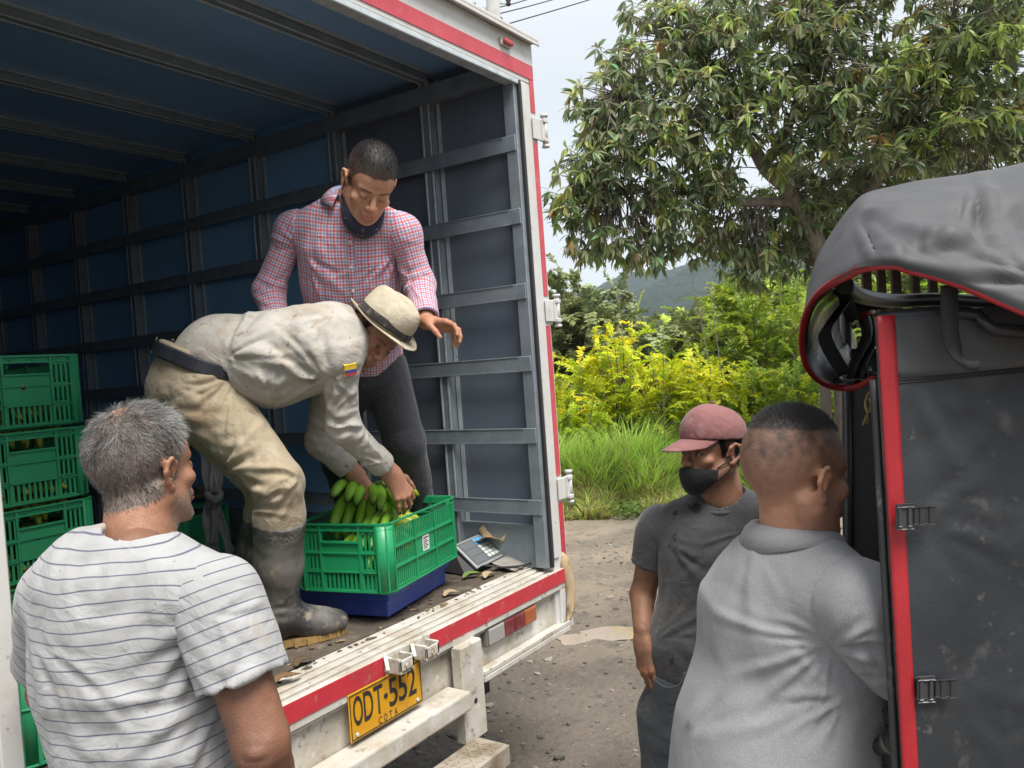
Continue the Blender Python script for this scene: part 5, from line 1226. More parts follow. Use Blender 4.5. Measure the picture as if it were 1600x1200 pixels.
# ------------------------------------------------------------------ man in the striped T-shirt, back to us
def left_man():
    fw = nrm(cv(.43, .05, .90)); fw[2] = .04; fw = nrm(fw)            # facing the truck
    r, f, u = head_frame(fw, A(-.03, .02, 1)); 
    hc = P(226, 738, 1.56); nk = P(214, 884, 1.495)
    Dh = SDF(); L, fr = head_sdf(Dh, hc, f, u, .96, jaw=1.02, neck=nk, nk=.057)
    v1, f1 = Dh.mesh(.0034, 1)
    hf = lambda x, y, z, q: hair_line(x, y, z, q, front=.070, nape=-.066)*(.8-.5*np.exp(-((x/.026)**2+((y+.045)/.03)**2))*(z > .08))
    c1 = head_cols(v1, hc, fr, s=.96, skin=SKIN*A(.92, .85, .80), haircol=A(.10, .095, .09), stubble=.45, hair_fn=hf)
    # body under the clothes
    lat = nrm(cv(.90, -.02, -.30)); lat = nrm(lat - A(0, 0, 1)*lat[2]*.6); dep = nrm(np.cross(A(0, 0, 1), lat)); up = A(0, 0, 1)
    if dep@FW < 0: dep = -dep                                            # chest side (away from us)
    Nb = P(215, 868, 1.47)                                             # base of the neck
    ch = P(190, 960, 1.48); wa = P(230, 1160, 1.48); hip = wa - up*.20 + dep*.01
    shR = P(338, 930, 1.42); elR = P(408, 1158, 1.37); hdR = P(455, 1330, 1.53)
    shL = P(100, 925, 1.54); elL = P(80, 1080, 1.70); hdL = P(150, 1150, 1.92)
    D = SDF()
    D.chain([Nb+up*.0, Nb-up*.06, ch-up*.02, wa, hip], [.050, .055, .125, .122, .128], .05, dep, [1, .9, .62, .70, .72])
    for sgn, sh in ((1, shR), (-1, shL)): D.cone(Nb-up*.07, sh-up*.005, .05, .052, .03)
    D.chain([shR, elR], [.054, .047], .02); D.chain([elR, hdR], [.046, .030], .012); D.cone(elR-dep*.012+up*.004, elR-dep*.014-up*.02, .030, .026, .02)
    D.chain([shL, elL, hdL], [.056, .045, .030], .015)
    kn = [hip+lat*s*.10-up*.42+dep*.02 for s in (-1, 1)]; ft = [hip+lat*s*.12-up*.82 for s in (-1, 1)]
    for s, k_, a in ((-1, kn[0], ft[0]), (1, kn[1], ft[1])): D.chain([hip+lat*s*.09-up*.05, k_, a], [.088, .060, .042], .02); D.cone(a, A(a[0], a[1], .03)+dep*.14, .042, .032, .02)
    hand(D, hdR, nrm(hdR-elR), up, True); hand(D, hdL, nrm(hdL-elL), up, False)
    v2, f2 = D.mesh(.008, 1)
    n2 = vnormals(v2, f2); v2 = v2+n2*(.0016*fbm(v2*40, 2))[:, None]
    v2 = folds(v2, n2, [([elR+cv(-.03, .012, -.05), elR+cv(0, .016, -.06), elR+cv(.035, .010, -.045)], -.0045, .006), ([elR+cv(-.028, -.010, -.05), elR+cv(.002, -.012, -.06), elR+cv(.03, -.012, -.045)], -.005, .006), ([elR+cv(-.02, .001, -.06), elR+cv(.02, .001, -.05)], .004, .007)])
    c2 = skin_cols(v2, SKIN*A(.60, .52, .50), .25)
    m_ = np.exp(-(np.linalg.norm(v2-(elR+cv(0, 0, -.05)), axis=1)/.035)**2)[:, None]; c2 = c2*(1-.35*m_)+A(.16, .085, .06)*.35*m_
    V, F, Cc = join_np([(v1, f1, c1), (v2, f2, c2)])
    o = person('grey haired man in a white striped T-shirt seen from behind, facing the truck', V, F, Cc, M['skin'])
    # hair
    rs = np.random.RandomState(2); nn = vnormals(v1, f1); q = v1-hc; x, y, z = q@fr[0], q@fr[1], q@fr[2]
    w = hf(x, y, z, q)*(np.abs(x) < .078); pr = w/w.sum(); n = 12000; id_ = rs.choice(len(v1), n, p=pr)
    root = v1[id_]+rs.randn(n, 3)*.0016; nrmv = nn[id_]
    crown = hc+fr[2]*.13-fr[1]*.05
    away = root-crown; away -= nrmv*np.sum(away*nrmv, 1, keepdims=True); away /= np.linalg.norm(away, axis=1, keepdims=True)+1e-6
    zz = z[id_]; top = np.clip((zz-.02)/.09, 0, 1); fy = np.clip((y[id_]+.02)/.08, 0, 1)
    swirl = fbm(root*55, 2)[:, None]; tw = np.cross(nrmv, away)
    d = nrmv*(.35+.40*top+.1*rs.randn(n))[:, None]+away*(.8-.2*top)[:, None]+tw*swirl*.9+rs.randn(n, 3)*.18; d /= np.linalg.norm(d, axis=1, keepdims=True)
    ln = (.008+.012*top+.010*top*fy)*(.7+.6*rs.rand(n)); ln[zz < -.045] *= .5
    Vh, Fh, m = ribbons(root-nrmv*.001, d, ln, np.full(n, .00050), 4, droop=(away-nrmv*.55)*.28, curl=.20+.10*rs.rand(n, 1), rs=rs)
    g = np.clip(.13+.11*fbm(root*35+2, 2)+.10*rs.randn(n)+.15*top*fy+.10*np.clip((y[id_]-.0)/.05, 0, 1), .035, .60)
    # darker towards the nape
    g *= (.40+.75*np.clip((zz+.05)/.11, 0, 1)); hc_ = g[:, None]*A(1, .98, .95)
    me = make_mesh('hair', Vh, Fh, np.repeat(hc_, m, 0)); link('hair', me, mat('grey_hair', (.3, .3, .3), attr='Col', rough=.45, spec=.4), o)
    # short white stubble along the jaw
    jw = np.clip((-.03-z)/.02, 0, 1)*(y > -.005)*(y < .10)*(z > -.115)*(np.abs(x) > .01); id2 = rs.choice(len(v1), 420, p=jw/jw.sum())
    Vs, Fs, m = ribbons(v1[id2], nn[id2]*.6-fr[2]*.6+rs.randn(420, 3)*.25, np.full(420, .0024), np.full(420, .00033), 1, rs=rs)
    link('stubble', make_mesh('stubble', Vs, Fs, np.repeat((.25+.25*rs.rand(420))[:, None]*A(1, 1, 1), m, 0)), bpy.data.materials['grey_hair'], o)
    # T-shirt
    tee = cloth_mat('striped_tee', (.36, .36, .36), cstr=.75, crease=14, pattern=pat_stripes(.0212, .105, (.07, .07, .12)), bump=.10,
                    stains=[((.36, .31, .26), 11, .665, .70, .55, None), ((.42, .38, .33), 5.5, .60, .72, .30, None), ((.20, .17, .15), 60, .70, .73, .6, None)])
    S_ = SDF()
    S_.chain([Nb-up*.055, Nb-up*.085, ch+up*.0, ch-up*.12, wa, hip], [.074, .112, .162, .156, .150, .160], .05, dep, [.90, .80, .72, .78, .82, .84])
    for sh in (shR, shL): S_.cone(Nb-up*.058, sh-up*.004, .070, .064, .045); S_.cone(Nb-up*.028, sh-up*.012, .050, .054, .05)
    S_.cone(Nb+up*.25+f*.03, Nb-up*.03, .058, .060, .004, 's')
    S_.clip(hip-up*.02, -up)
    bk = -dep
    def B(uu, vv, dd=1.36): return P(uu, vv, dd)
    fl = [([B(335, 945), B(325, 1010), B(300, 1060)], -.010, .016), ([B(345, 1000), B(320, 1060), B(270, 1100)], .010, .018), ([B(350, 1050), B(310, 1120), B(240, 1150)], .011, .020), ([B(370, 1110), B(320, 1170), B(230, 1200)], .010, .020),
          ([B(60, 960, 1.42), B(75, 1060, 1.40), B(110, 1190, 1.40)], .009, .018), ([B(120, 990), B(150, 1080), B(230, 1120)], .007, .022), ([B(90, 1100, 1.4), B(150, 1170), B(230, 1185)], .008, .018), ([B(215, 880), B(205, 1000), B(215, 1100)], -.008, .030), ([B(150, 900), B(110, 920, 1.4), B(60, 930, 1.42)], .005, .02), ([B(290, 890), B(330, 910), B(365, 925)], .004, .02)]
    S_m = garment('shirt', S_, .006, tee, o, [lambda v, n: folds(v, n, fl), lambda v, n: creases(v, n, [(338, 975, 185, 262, 9, 70, 210, .0060, 9, 1), (352, 1090, 160, 240, 8, 90, 240, .0060, 10, 2), (55, 1010, 285, 345, 7, 60, 190, .0050, 8, 3), (225, 860, 215, 325, 7, 60, 140, .0030, 10, 4)]), lambda v, n: cloth_noise(v, n, lat*.8-up*.5, .0060, (8, 1.6), 3.), lambda v, n: cloth_noise(v, n, lat*.5-up*.85, .0042, (15, 3), 9.)],
                  lambda v: torso_gc(v, ch, up, lat, dep) + np.stack([0*v[:, 0], .10*np.abs((v-ch)@lat)*0+ .004*fbm(v*9, 2), 0*v[:, 0]], 1))
    for sh, el, nm, fr_ in ((shR, elR, 1, .60), (shL, elL, -1, .66)):
        S2 = SDF(); d = nrm(el-sh); end = sh+(el-sh)*fr_
        S2.chain([sh-up*.006, sh+d*.08, end+d*.03], [.063, .072, .082], .03); S2.cone(Nb-up*.060, sh-up*.006, .069, .0645, .045); S2.cone(Nb-up*.028, sh-up*.012, .050, .0545, .05)
        S2.clip(end, d, end, .16); S2.cone(end-d*.06, end+d*.06, .058, .070, .003, 's')
        S2.clip(sh+(Nb-up*.03-sh)*.16, nrm(Nb-up*.03-sh), sh, .2)
        ff = [([sh+d*.03+cv(-.05, 0, -.06), sh+d*.10+cv(0, 0, -.075), sh+d*.13+cv(.06, 0, -.05)], .006, .014), ([sh+d*.08+cv(-.06, 0, -.05), sh+d*.16+cv(-.01, 0, -.08), end+cv(.05, .03, -.06)], .006, .014)]
        garment('sleeve', S2, .0055, tee, S_m, [lambda v, n: folds(v, n, ff), lambda v, n: creases(v, n, [(335, 965, -60, 30, 7, 40, 110, .005, 7, 11), (345, 1090, 10, 80, 6, 40, 100, .004, 7, 12)]), lambda v, n: cloth_noise(v, n, d*.6+lat*.5, .004, (11, 3), 2.+nm)], lambda v: limb_gc(v, [sh, el], dep))
    # collar rib
    K = []; b = MB()
    for a in np.linspace(0, 2*math.pi, 40): K.append(Nb+up*(.010+.022*math.cos(a)*(-1)*.6)+lat*.070*math.sin(a)+dep*(.072*math.cos(a))+f*.006)
    b.tube(K, .0075, 8, flat=1.0); b.build('collar', cloth_mat('tee_collar', (.43, .43, .42)), S_m)
    # trousers (below the frame, they carry the figure to the ground)
    T_ = SDF()
    T_.cone(hip+up*.03, hip-up*.08, .170, .165, .04, 'u', dep, .75)
    for s, k_, a in ((-1, kn[0], ft[0]), (1, kn[1], ft[1])): T_.chain([hip+lat*s*.085-up*.06, k_, a+up*.02], [.100, .078, .066], .03)
    T_.clip(hip+up*.05, up)
    garment('trousers', T_, .010, cloth_mat('dark_jeans', (.035, .04, .055)), o, [lambda v, n: cloth_noise(v, n, up, .005)])
    for s, a in ((-1, ft[0]), (1, ft[1])):
        q = A(a[0], a[1], .035); B_ = SDF(); B_.chain([q+up*.05-dep*.02, q-dep*.02, q+dep*.15], [.05, .045, .040], .03); B_.clip(q*A(1, 1, 0)+up*.005, -up); garment('shoe', B_, .008, M['black'], o)
    return o
LEFT_MAN = left_man()
# ------------------------------------------------------------------ short hair as fine stubble strands
def short_hair(o, v, f, hc, fr, wfn, n, ln, width, col, name='hair', matname='dark_hair', seed=1, lean=None, s=1.0, spread=.35):
    rs = np.random.RandomState(seed); nn = vnormals(v, f); q = (v-hc)/s; x, y, z = q@fr[0], q@fr[1], q@fr[2]
    w = np.clip(wfn(x, y, z, q), 0, 1)*(np.abs(x) < .077)*(((np.abs(x)-.077)/.022)**2+((y+.006)/.036)**2+((z)/.044)**2 > 1); id_ = rs.choice(len(v), n, p=w/w.sum()); N_ = nn[id_]
    d = N_+rs.randn(n, 3)*spread+(0 if lean is None else np.asarray(lean)); d /= np.linalg.norm(d, axis=1, keepdims=True)
    L = ln(x[id_], y[id_], z[id_]) if callable(ln) else np.full(n, ln)
    Vh, Fh, m = ribbons(v[id_]+rs.randn(n, 3)*.0012-N_*.001, d, L*(.7+.6*rs.rand(n)), np.full(n, width), 2, rs=rs)
    g = (.7+.6*rs.rand(n))[:, None]*np.asarray(col)[None]
    me = make_mesh(name, Vh, Fh, np.repeat(g, m, 0))
    mt = bpy.data.materials.get(matname) or mat(matname, (.02, .02, .02), attr='Col', rough=.4, spec=.35)
    return link(name, me, mt, o)
def legs_to_ground(D, hip, lat, dep, up, knees, feet, r=(.088, .060, .042)):
    for s, k_, a in ((-1, knees[0], feet[0]), (1, knees[1], feet[1])):
        D.chain([hip+lat*s*.085-up*.05, k_, a], r, .02); D.cone(a, A(a[0], a[1], a[2]-.03)+dep*.12, .040, .030, .02)

# ------------------------------------------------------------------ man in the grey polo, leaning into the covered cart
def right_man():
    f0 = nrm(cv(.92, -.02, .38)); u0 = nrm(A(0, 0, 1)+.16*f0*A(1, 1, 0))
    hc = P(1244, 746, 1.47); nk = P(1236, 868, 1.49); sH = .96
    Dh = SDF(); L, fr = head_sdf(Dh, hc, f0, u0, sH, jaw=1.04, neck=nk, nk=.050); r, f, u = fr
    v1, f1 = Dh.mesh(.0034, 1)
    up = A(0, 0, 1)
    def hf(x, y, z, q):
        top = np.clip((z-.088)/.020, 0, 1)*np.clip((.088-y)/.01, 0, 1)
        fade = 1.7*np.clip((z+.052-.35*np.clip(y, -.1, .1))/.14, 0, 1)**1.3*np.clip((.060-y)/.02, 0, 1)*hair_line(x, y, z, q, front=.062, nape=-.066)
        return np.clip(.97*top+.52*fade*(.75+.25*fbm(q*70, 2)), 0, .97)
    c1 = head_cols(v1, hc, fr, s=sH, skin=SKIN*A(1.25, 1.2, 1.18), haircol=A(.032, .029, .028), stubble=.3, hair_fn=hf)
    bf = nrm(cv(.80, 0, .60)*1.0); bf = nrm(bf-up*bf[2]); lat = np.cross(bf, up)       # chest direction, his right
    Nb = P(1238, 862, 1.49); ch = P(1232, 985, 1.50); wa = P(1205, 1165, 1.50); hip = wa-up*.18-bf*.05
    shR = P(1348, 945, 1.33); elR = P(1432, 1052, 1.36); hdR = P(1470, 960, 1.62); shL = P(1176, 900, 1.62); elL = P(1260, 1010, 1.80); hdL = P(1400, 960, 1.86)
    D = SDF()
    D.chain([Nb-up*.02, Nb-up*.07, ch, wa, hip], [.050, .055, .13, .13, .14], .05, bf, [1, .9, .70, .76, .78])
    for sh in (shR, shL): D.cone(Nb-up*.07, sh-up*.004, .05, .052, .03)
    D.chain([shR, elR, hdR], [.056, .045, .030], .015); D.chain([shL, elL, hdL], [.056, .045, .030], .015)
    kn = [hip+lat*s*.10-up*.40+bf*.04 for s in (-1, 1)]; ft = [A((hip+lat*s*.12)[0], (hip+lat*s*.12)[1], .07) for s in (-1, 1)]
    legs_to_ground(D, hip, lat, bf, up, kn, ft)
    hand(D, hdR, nrm(hdR-elR), up, True); hand(D, hdL, nrm(hdL-elL), up, False)
    v2, f2 = D.mesh(.009, 1); c2 = skin_cols(v2, SKIN*A(.9, .84, .8))
    V, F, Cc = join_np([(v1, f1, c1), (v2, f2, c2)])
    o = person('man with a fade haircut in a pale grey polo, leaning into the covered cart', V, F, Cc, M['skin'])
    short_hair(o, v1, f1, hc, fr, lambda x, y, z, q: np.clip((z-.084)/.022, 0, 1)*np.clip((.086-y)/.01, 0, 1), 9000, lambda x, y, z: .003+.0050*np.clip((z-.088)/.03, 0, 1)+.003*np.clip((y-.03)/.05, 0, 1), .00045, A(.075, .072, .074), lean=f*.2, s=sH)
    polo = cloth_mat('grey_polo_pique', (.30, .30, .31), cstr=.35, crease=11, cscale=420, nz=.16, bump=.22, bscale=700, sheen=.25, stains=[((.25, .24, .23), 7, .64, .74, .25, None)])
    S_ = SDF()
    S_.chain([Nb-up*.055, Nb-up*.085, ch+up*.02, ch-up*.10, wa, hip-bf*.01], [.076, .112, .160, .163, .172, .185], .05, bf, [.92, .86, .80, .84, .88, .88])
    for sh in (shR, shL): S_.cone(Nb-up*.055, sh, .074, .062, .045); S_.cone(Nb-up*.026, sh-up*.010, .050, .052, .05)
    S_.cone(Nb+up*.25+f*.02, Nb-up*.03+bf*.015, .066, .066, .004, 's'); S_.clip(hip-up*.05, -up)
    def B(a, b, d=1.36): return P(a, b, d)
    fl = [([B(1300, 985), B(1262, 1005), B(1205, 1015, 1.40)], .0045, .009), ([B(1305, 1015), B(1255, 1055), B(1180, 1080, 1.40)], .005, .010), ([B(1310, 1050), B(1270, 1110), B(1190, 1150, 1.40)], .005, .011), ([B(1315, 1100), B(1285, 1150), B(1220, 1190, 1.40)], .004, .010), ([B(1330, 1060), B(1315, 1130), B(1308, 1200)], -.008, .010),
          ([B(1200, 860, 1.45), B(1165, 900, 1.48), B(1140, 960, 1.5)], .003, .012), ([B(1240, 880, 1.4), B(1235, 960, 1.4), B(1220, 1040, 1.4)], -.004, .03), ([B(1180, 1020, 1.43), B(1140, 1090, 1.43), B(1110, 1170, 1.43)], .004, .012)]
    sm = garment('shirt', S_, .005, polo, o, [lambda v, n: folds(v, n, fl), lambda v, n: creases(v, n, [(1302, 1005, 150, 262, 13, 60, 190, .0050, 7, 21), (1320, 1090, 140, 250, 9, 60, 200, .0045, 8, 22), (1175, 850, 230, 300, 5, 60, 150, .0030, 10, 23), (1070, 1150, 10, 70, 5, 50, 120, .0035, 8, 24), (1350, 880, 160, 215, 5, 50, 110, .003, 8, 25)]), lambda v, n: cloth_noise(v, n, lat*.75-up*.65, .0022, (7, 1.4), 1.), lambda v, n: cloth_noise(v, n, up, .003, (14, 5), 5.)])
    for sh, el, sd, seed in ((shR, elR, 1, 4.), (shL, elL, -1, 6.)):
        d = nrm(el-sh); L_ = np.linalg.norm(el-sh); end = sh+d*L_*.88; S2 = SDF()
        S2.chain([sh, sh+d*.08, end+d*.03], [.061, .074, .078], .03); S2.cone(Nb-up*.057, sh, .073, .0625, .045); S2.cone(Nb-up*.026, sh-up*.010, .050, .0525, .05)
        S2.clip(end, d, end, .15); S2.cone(end-d*.07, end+d*.06, .064, .070, .003, 's'); q = nrm(Nb-up*.04-sh); S2.clip(sh+q*.035, q)
        ff = [([sh+d*.02+cv(-.03, -.06, -.07), sh+d*.10+cv(0, -.02, -.085), sh+d*.16+cv(.05, .02, -.07)], .008, .014), ([sh+d*.06+cv(-.05, -.07, -.04), sh+d*.15+cv(-.02, -.06, -.08), sh+d*.20+cv(.03, -.03, -.08)], .009, .014), ([sh+d*.00+cv(.0, .05, -.07), sh+d*.08+cv(.04, .03, -.085), sh+d*.15+cv(.07, .03, -.06)], .006, .016)]
        garment('sleeve', S2, .005, polo, sm, [lambda v, n: folds(v, n, ff), lambda v, n: creases(v, n, [(1298, 1010, -40, 60, 9, 40, 110, .0050, 6, 26), (1390, 1060, 110, 200, 6, 40, 100, .004, 6, 27)]), lambda v, n: cloth_noise(v, n, d, .005, (11, 5), seed)])
    # polo collar: a folded band round the neck
    G = []
    ax = nrm(nk-hc)*-1
    for a in np.linspace(-2.75, 2.75, 46):
        dr = -f*math.cos(a)+r*math.sin(a)*1.0; b0 = Nb-up*.010+bf*.008-up*.010*(1-math.cos(a))
        s2 = math.sin(a)**2; b0 = Nb+bf*.006-up*.004*(1-math.cos(a)); G.append([b0+dr*.060+up*.028, b0+dr*.064+up*.048, b0+dr*.071+up*.050, b0+dr*.083+up*(.034+.008*s2), b0+dr*.094+up*(.004+.026*s2)])
    MB().grid(np.array(G), True, .003).build('collar', polo, sm)
    T_ = SDF(); T_.cone(hip+up*.04, hip-up*.08, .165, .160, .04, 'u', bf, .8)
    for s, k_, a in ((-1, kn[0], ft[0]), (1, kn[1], ft[1])): T_.chain([hip+lat*s*.085-up*.06, k_, a+up*.02], [.100, .078, .066], .03)
    T_.clip(hip+up*.06, up); garment('trousers', T_, .010, cloth_mat('slate_jeans', (.06, .07, .085)), o, [lambda v, n: cloth_noise(v, n, up, .005)])
    for a in ft:
        q = A(a[0], a[1], .035); B_ = SDF(); B_.chain([q+up*.05-bf*.02, q-bf*.02, q+bf*.15], [.05, .045, .040], .03); B_.clip(q*A(1, 1, 0)+up*.005, -up); garment('shoe', B_, .008, M['black'], o)
    return o
RIGHT_MAN = right_man()

# ------------------------------------------------------------------ man with the faded red cap and black mask
def cap_man():
    up = A(0, 0, 1); f0 = nrm(cv(-.88, -.03, -.46)); sH = 1.0
    hc = P(1113, 705, 2.5); nk = P(1132, 778, 2.53)
    Dh = SDF(); L, fr = head_sdf(Dh, hc, f0, nrm(up+.02*f0), sH, jaw=.96, neck=nk, nk=.052); r, f, u = fr
    v1, f1 = Dh.mesh(.0032, 1)
    c1 = head_cols(v1, hc, fr, s=sH, skin=SKIN*A(.98, .92, .88), haircol=A(.012, .010, .010), stubble=.2, brow=1.0, hair_fn=lambda x, y, z, q: hair_line(x, y, z, q, front=.05, nape=-.055))
    bf = nrm(cv(-.42, 0, -.90)); bf = nrm(bf-up*bf[2]); lat = np.cross(bf, up)
    Nb = P(1132, 776, 2.53); ch = P(1112, 862, 2.53); wa = P(1092, 1010, 2.53); hip = P(1086, 1095, 2.54)
    shR = P(1030, 822, 2.61); elR = P(1004, 930, 2.66); wrR = P(1004, 992, 2.55); shL = P(1196, 812, 2.46); elL = P(1232, 930, 2.44); wrL = P(1226, 1020, 2.36)
    D = SDF()
    D.chain([Nb-up*.02, Nb-up*.065, ch, wa, hip], [.046, .05, .12, .118, .125], .05, bf, [1, .9, .70, .76, .78])
    for sh in (shR, shL): D.cone(Nb-up*.065, sh-up*.004, .045, .048, .03)
    D.chain([shR, elR], [.050, .040], .02); D.chain([elR, wrR], [.041, .028], .015); D.chain([shL, elL, wrL], [.050, .040, .028], .02)
    kn = [hip+lat*s*.09-up*.38+bf*.03 for s in (-1, 1)]; ft = [A((hip+lat*s*.11)[0], (hip+lat*s*.11)[1], .07) for s in (-1, 1)]
    legs_to_ground(D, hip, lat, bf, up, kn, ft)
    v2, f2 = D.mesh(.008, 1); c2 = skin_cols(v2, SKIN*A(.95, .88, .82), .3)
    H = SDF(); hand(H, wrR+nrm(wrR-elR)*.02, nrm(cv(.12, -1, -.12)), nrm(cv(-.75, 0, -.55)), True, (.16, .22, .26, .34), .35, 1.0); hand(H, wrL, nrm(wrL-elL), nrm(cv(.8, 0, -.5)), False, (.3, .3, .35, .4))
    v3, f3 = H.mesh(.0032, 1); c3 = skin_cols(v3, SKIN*A(1.0, .9, .84), .35)
    V, F, Cc = join_np([(v1, f1, c1), (v2, f2, c2), (v3, f3, c3)])
    o = person('man in a faded red cap, black face mask and charcoal T-shirt, standing on the road', V, F, Cc, M['skin'])
    short_hair(o, v1, f1, hc, fr, lambda x, y, z, q: hair_line(x, y, z, q, front=.05, nape=-.055)*(z < .05), 5000, .007, .0005, A(.014, .012, .012), s=sH, lean=-u*.6)
    # cap
    capm = cloth_mat('faded_red_cap', (.255, .115, .112), nz=.12, bump=.12, stains=[((.26, .10, .10), 9, .55, .75, .5, None), ((.5, .30, .28), 14, .6, .75, .4, None)])
    T = np.stack([r, f, u]); K = SDF(); cc = hc+u*.052-f*.010
    K.ell(cc, T, A(.088, .107, .088), .01); K.ell(cc+f*.03+u*.01, T, A(.080, .076, .080), .02); K.clip(hc+u*.038-f*.02, -nrm(u-.04*f)); K.ell(cc-u*.004, T, A(.082, .102, .086), .003, 's')
    seams = []
    for k in range(6):
        a = k*math.pi/3+math.pi/6; seams.append(([cc+u*.093, cc+u*.07+(r*math.cos(a)*.060+f*math.sin(a)*.074), cc+u*.0+(r*math.cos(a)*.089+f*math.sin(a)*.109)], -.0018, .003))
    cap = garment('cap', K, .0035, capm, o, [lambda v, n: folds(v, n, seams), lambda v, n: cloth_noise(v, n, u, .0012, (18, 12), 3.)], smooth=1)
    G = []
    for a in np.linspace(-1.15, 1.15, 23):
        row = []
        for t in np.linspace(0, 1, 9):
            px_ = .084*math.sin(a)*(1-.10*t); py = .098*math.cos(a)+t*(.092*math.cos(a)**.8); pz = .047-.034*t*math.cos(a)-3.0*px_*px_*(.25+.75*t)
            row.append(hc+r*px_+f*(py-.008)+u*pz)
        G.append(row)
    MB().grid(np.array(G), True, .004).build('brim', capm, cap)
    MB().obox(cc+u*.0965, r, f, u, .007, .007, .003, .0025, 2).build('button', capm, cap)
    # face mask: pulled below the nose
    mk = SDF(); 
    mk.ell(hc+f*.038-u*.066, T, A(.064, .066, .050), .02); mk.ell(hc+f*.094-u*.062, T, A(.030, .018, .030), .03); mk.ell(hc+f*.074-u*.104, T, A(.030, .026, .024), .03)
    mk.clip(hc+f*.10-u*.042, nrm(u-.10*f)); mk.clip(hc+f*.004, nrm(-f-.45*u))
    mkm = cloth_mat('black_mask', (.016, .016, .018), bump=.1, rough=.8)
    mo = garment('face_mask', mk, .0032, mkm, o, [lambda v, n: cloth_noise(v, n, r, .0016, (22, 10), 2.)], smooth=1)
    for x in (-1, 1):
        MB().tube(spline([L(x*.060, .035, -.045), L(x*.072, .012, -.030), L(x*.081, -.012, -.02), L(x*.080, -.022, -.004)], 8), .0022, 6).build('ear_loop', mkm, mo)
        MB().tube(spline([L(x*.056, .040, -.085), L(x*.068, .010, -.062), L(x*.076, -.014, -.034)], 8), .0022, 6).build('ear_loop', mkm, mo)
    tee = cloth_mat('charcoal_tee', (.072, .072, .074), nz=.12, bump=.14, sheen=.3, stains=[((.015, .014, .013), 17, .645, .67, .85, None), ((.11, .10, .09), 5, .58, .72, .35, None)])
    S_ = SDF()
    S_.chain([Nb-up*.045, Nb-up*.075, ch, ch-up*.10, wa, wa-up*.09], [.070, .105, .150, .150, .148, .152], .05, bf, [.9, .84, .74, .80, .86, .88])
    for sh in (shR, shL): S_.cone(Nb-up*.045, sh, .064, .056, .045); S_.cone(Nb-up*.022, sh-up*.008, .044, .048, .05)
    S_.cone(Nb+up*.2+bf*.02, Nb-up*.022+bf*.022, .062, .066, .004, 's'); S_.clip(wa-up*.075, -up); S_.cone(wa-up*.2, wa-up*.04, .14, .14, .003, 's', bf, .86)
    def B(a, b, d=2.40): return P(a, b, d)
    fl = [([B(1045, 840), B(1065, 870), B(1060, 920)], .007, .015), ([B(1040, 880), B(1070, 950), B(1075, 1010)], .007, .018), ([B(1150, 830), B(1120, 880), B(1080, 920)], .006, .02), ([B(1030, 1000), B(1070, 1015), B(1110, 1040)], .006, .016), ([B(1130, 900), B(1100, 960), B(1060, 990)], .006, .02)]
    sm = garment('shirt', S_, .006, tee, o, [lambda v, n: folds(v, n, fl), lambda v, n: creases(v, n, [(1048, 850, 270, 340, 6, 40, 120, .006, 5, 31), (1030, 1000, 0, 60, 6, 30, 90, .006, 5, 32), (1170, 830, 190, 260, 6, 40, 120, .005, 5, 33)]), lambda v, n: cloth_noise(v, n, up*.8+lat*.5, .0055, (9, 2), 4.)])
    for sh, el, seed in ((shR, elR, 4.), (shL, elL, 6.)):
        d = nrm(el-sh); end = sh+d*.135; S2 = SDF(); S2.chain([sh, sh+d*.06, end+d*.03], [.055, .061, .066], .03); S2.cone(Nb-up*.047, sh, .063, .0555, .045); S2.cone(Nb-up*.022, sh-up*.008, .044, .0485, .05)
        S2.clip(end, d, end, .13); S2.cone(end-d*.07, end+d*.06, .052, .062, .003, 's'); q = nrm(Nb-up*.03-sh); S2.clip(sh+q*.03, q)
        garment('sleeve', S2, .0055, tee, sm, [lambda v, n: cloth_noise(v, n, d, .005, (12, 6), seed)])
    b = MB(); K = [Nb+bf*(.026+.070*math.cos(a))+lat*.068*math.sin(a)-up*(.014+.020*math.cos(a)) for a in np.linspace(0, 2*math.pi, 36)]
    b.tube(K, .0065, 8).build('collar', tee, sm)
    jn = cloth_mat('worn_grey_jeans', (.085, .10, .115), nz=.15, bump=.2, stains=[((.04, .04, .035), 6, .5, .7, .5, None), ((.13, .12, .10), 10, .6, .72, .4, None)])
    T_ = SDF(); T_.cone(hip+up*.10, hip-up*.08, .142, .150, .04, 'u', bf, .90)
    for s, k_, a in ((-1, kn[0], ft[0]), (1, kn[1], ft[1])): T_.chain([hip+lat*s*.085-up*.06, k_, a+up*.02], [.104, .082, .070], .03)
    T_.clip(hip+up*.10, up)
    tl = [([B(1030, 1080, 2.45), B(1050, 1100), B(1080, 1110)], .008, .012), ([B(1025, 1130, 2.45), B(1050, 1150), B(1080, 1140)], .009, .014), ([B(1028, 1180, 2.45), B(1050, 1190), B(1075, 1180)], .008, .014)]
    tr = garment('trousers', T_, .007, jn, o, [lambda v, n: folds(v, n, tl), lambda v, n: cloth_noise(v, n, lat, .006, (9, 5), 8.)])
    MB().tube(spline([B(1022, 1062, 2.485), B(1040, 1074, 2.42), B(1062, 1070, 2.39), B(1070, 1050, 2.39)], 14), .003, 6).build('pocket_seam', jn, tr)
    for a in ft:
        q = A(a[0], a[1], .035); B_ = SDF(); B_.chain([q+up*.05-bf*.02, q-bf*.02, q+bf*.15], [.05, .045, .040], .03); B_.clip(q*A(1, 1, 0)+up*.005, -up); garment('shoe', B_, .008, M['black'], o)
    return o
CAP_MAN = cap_man()
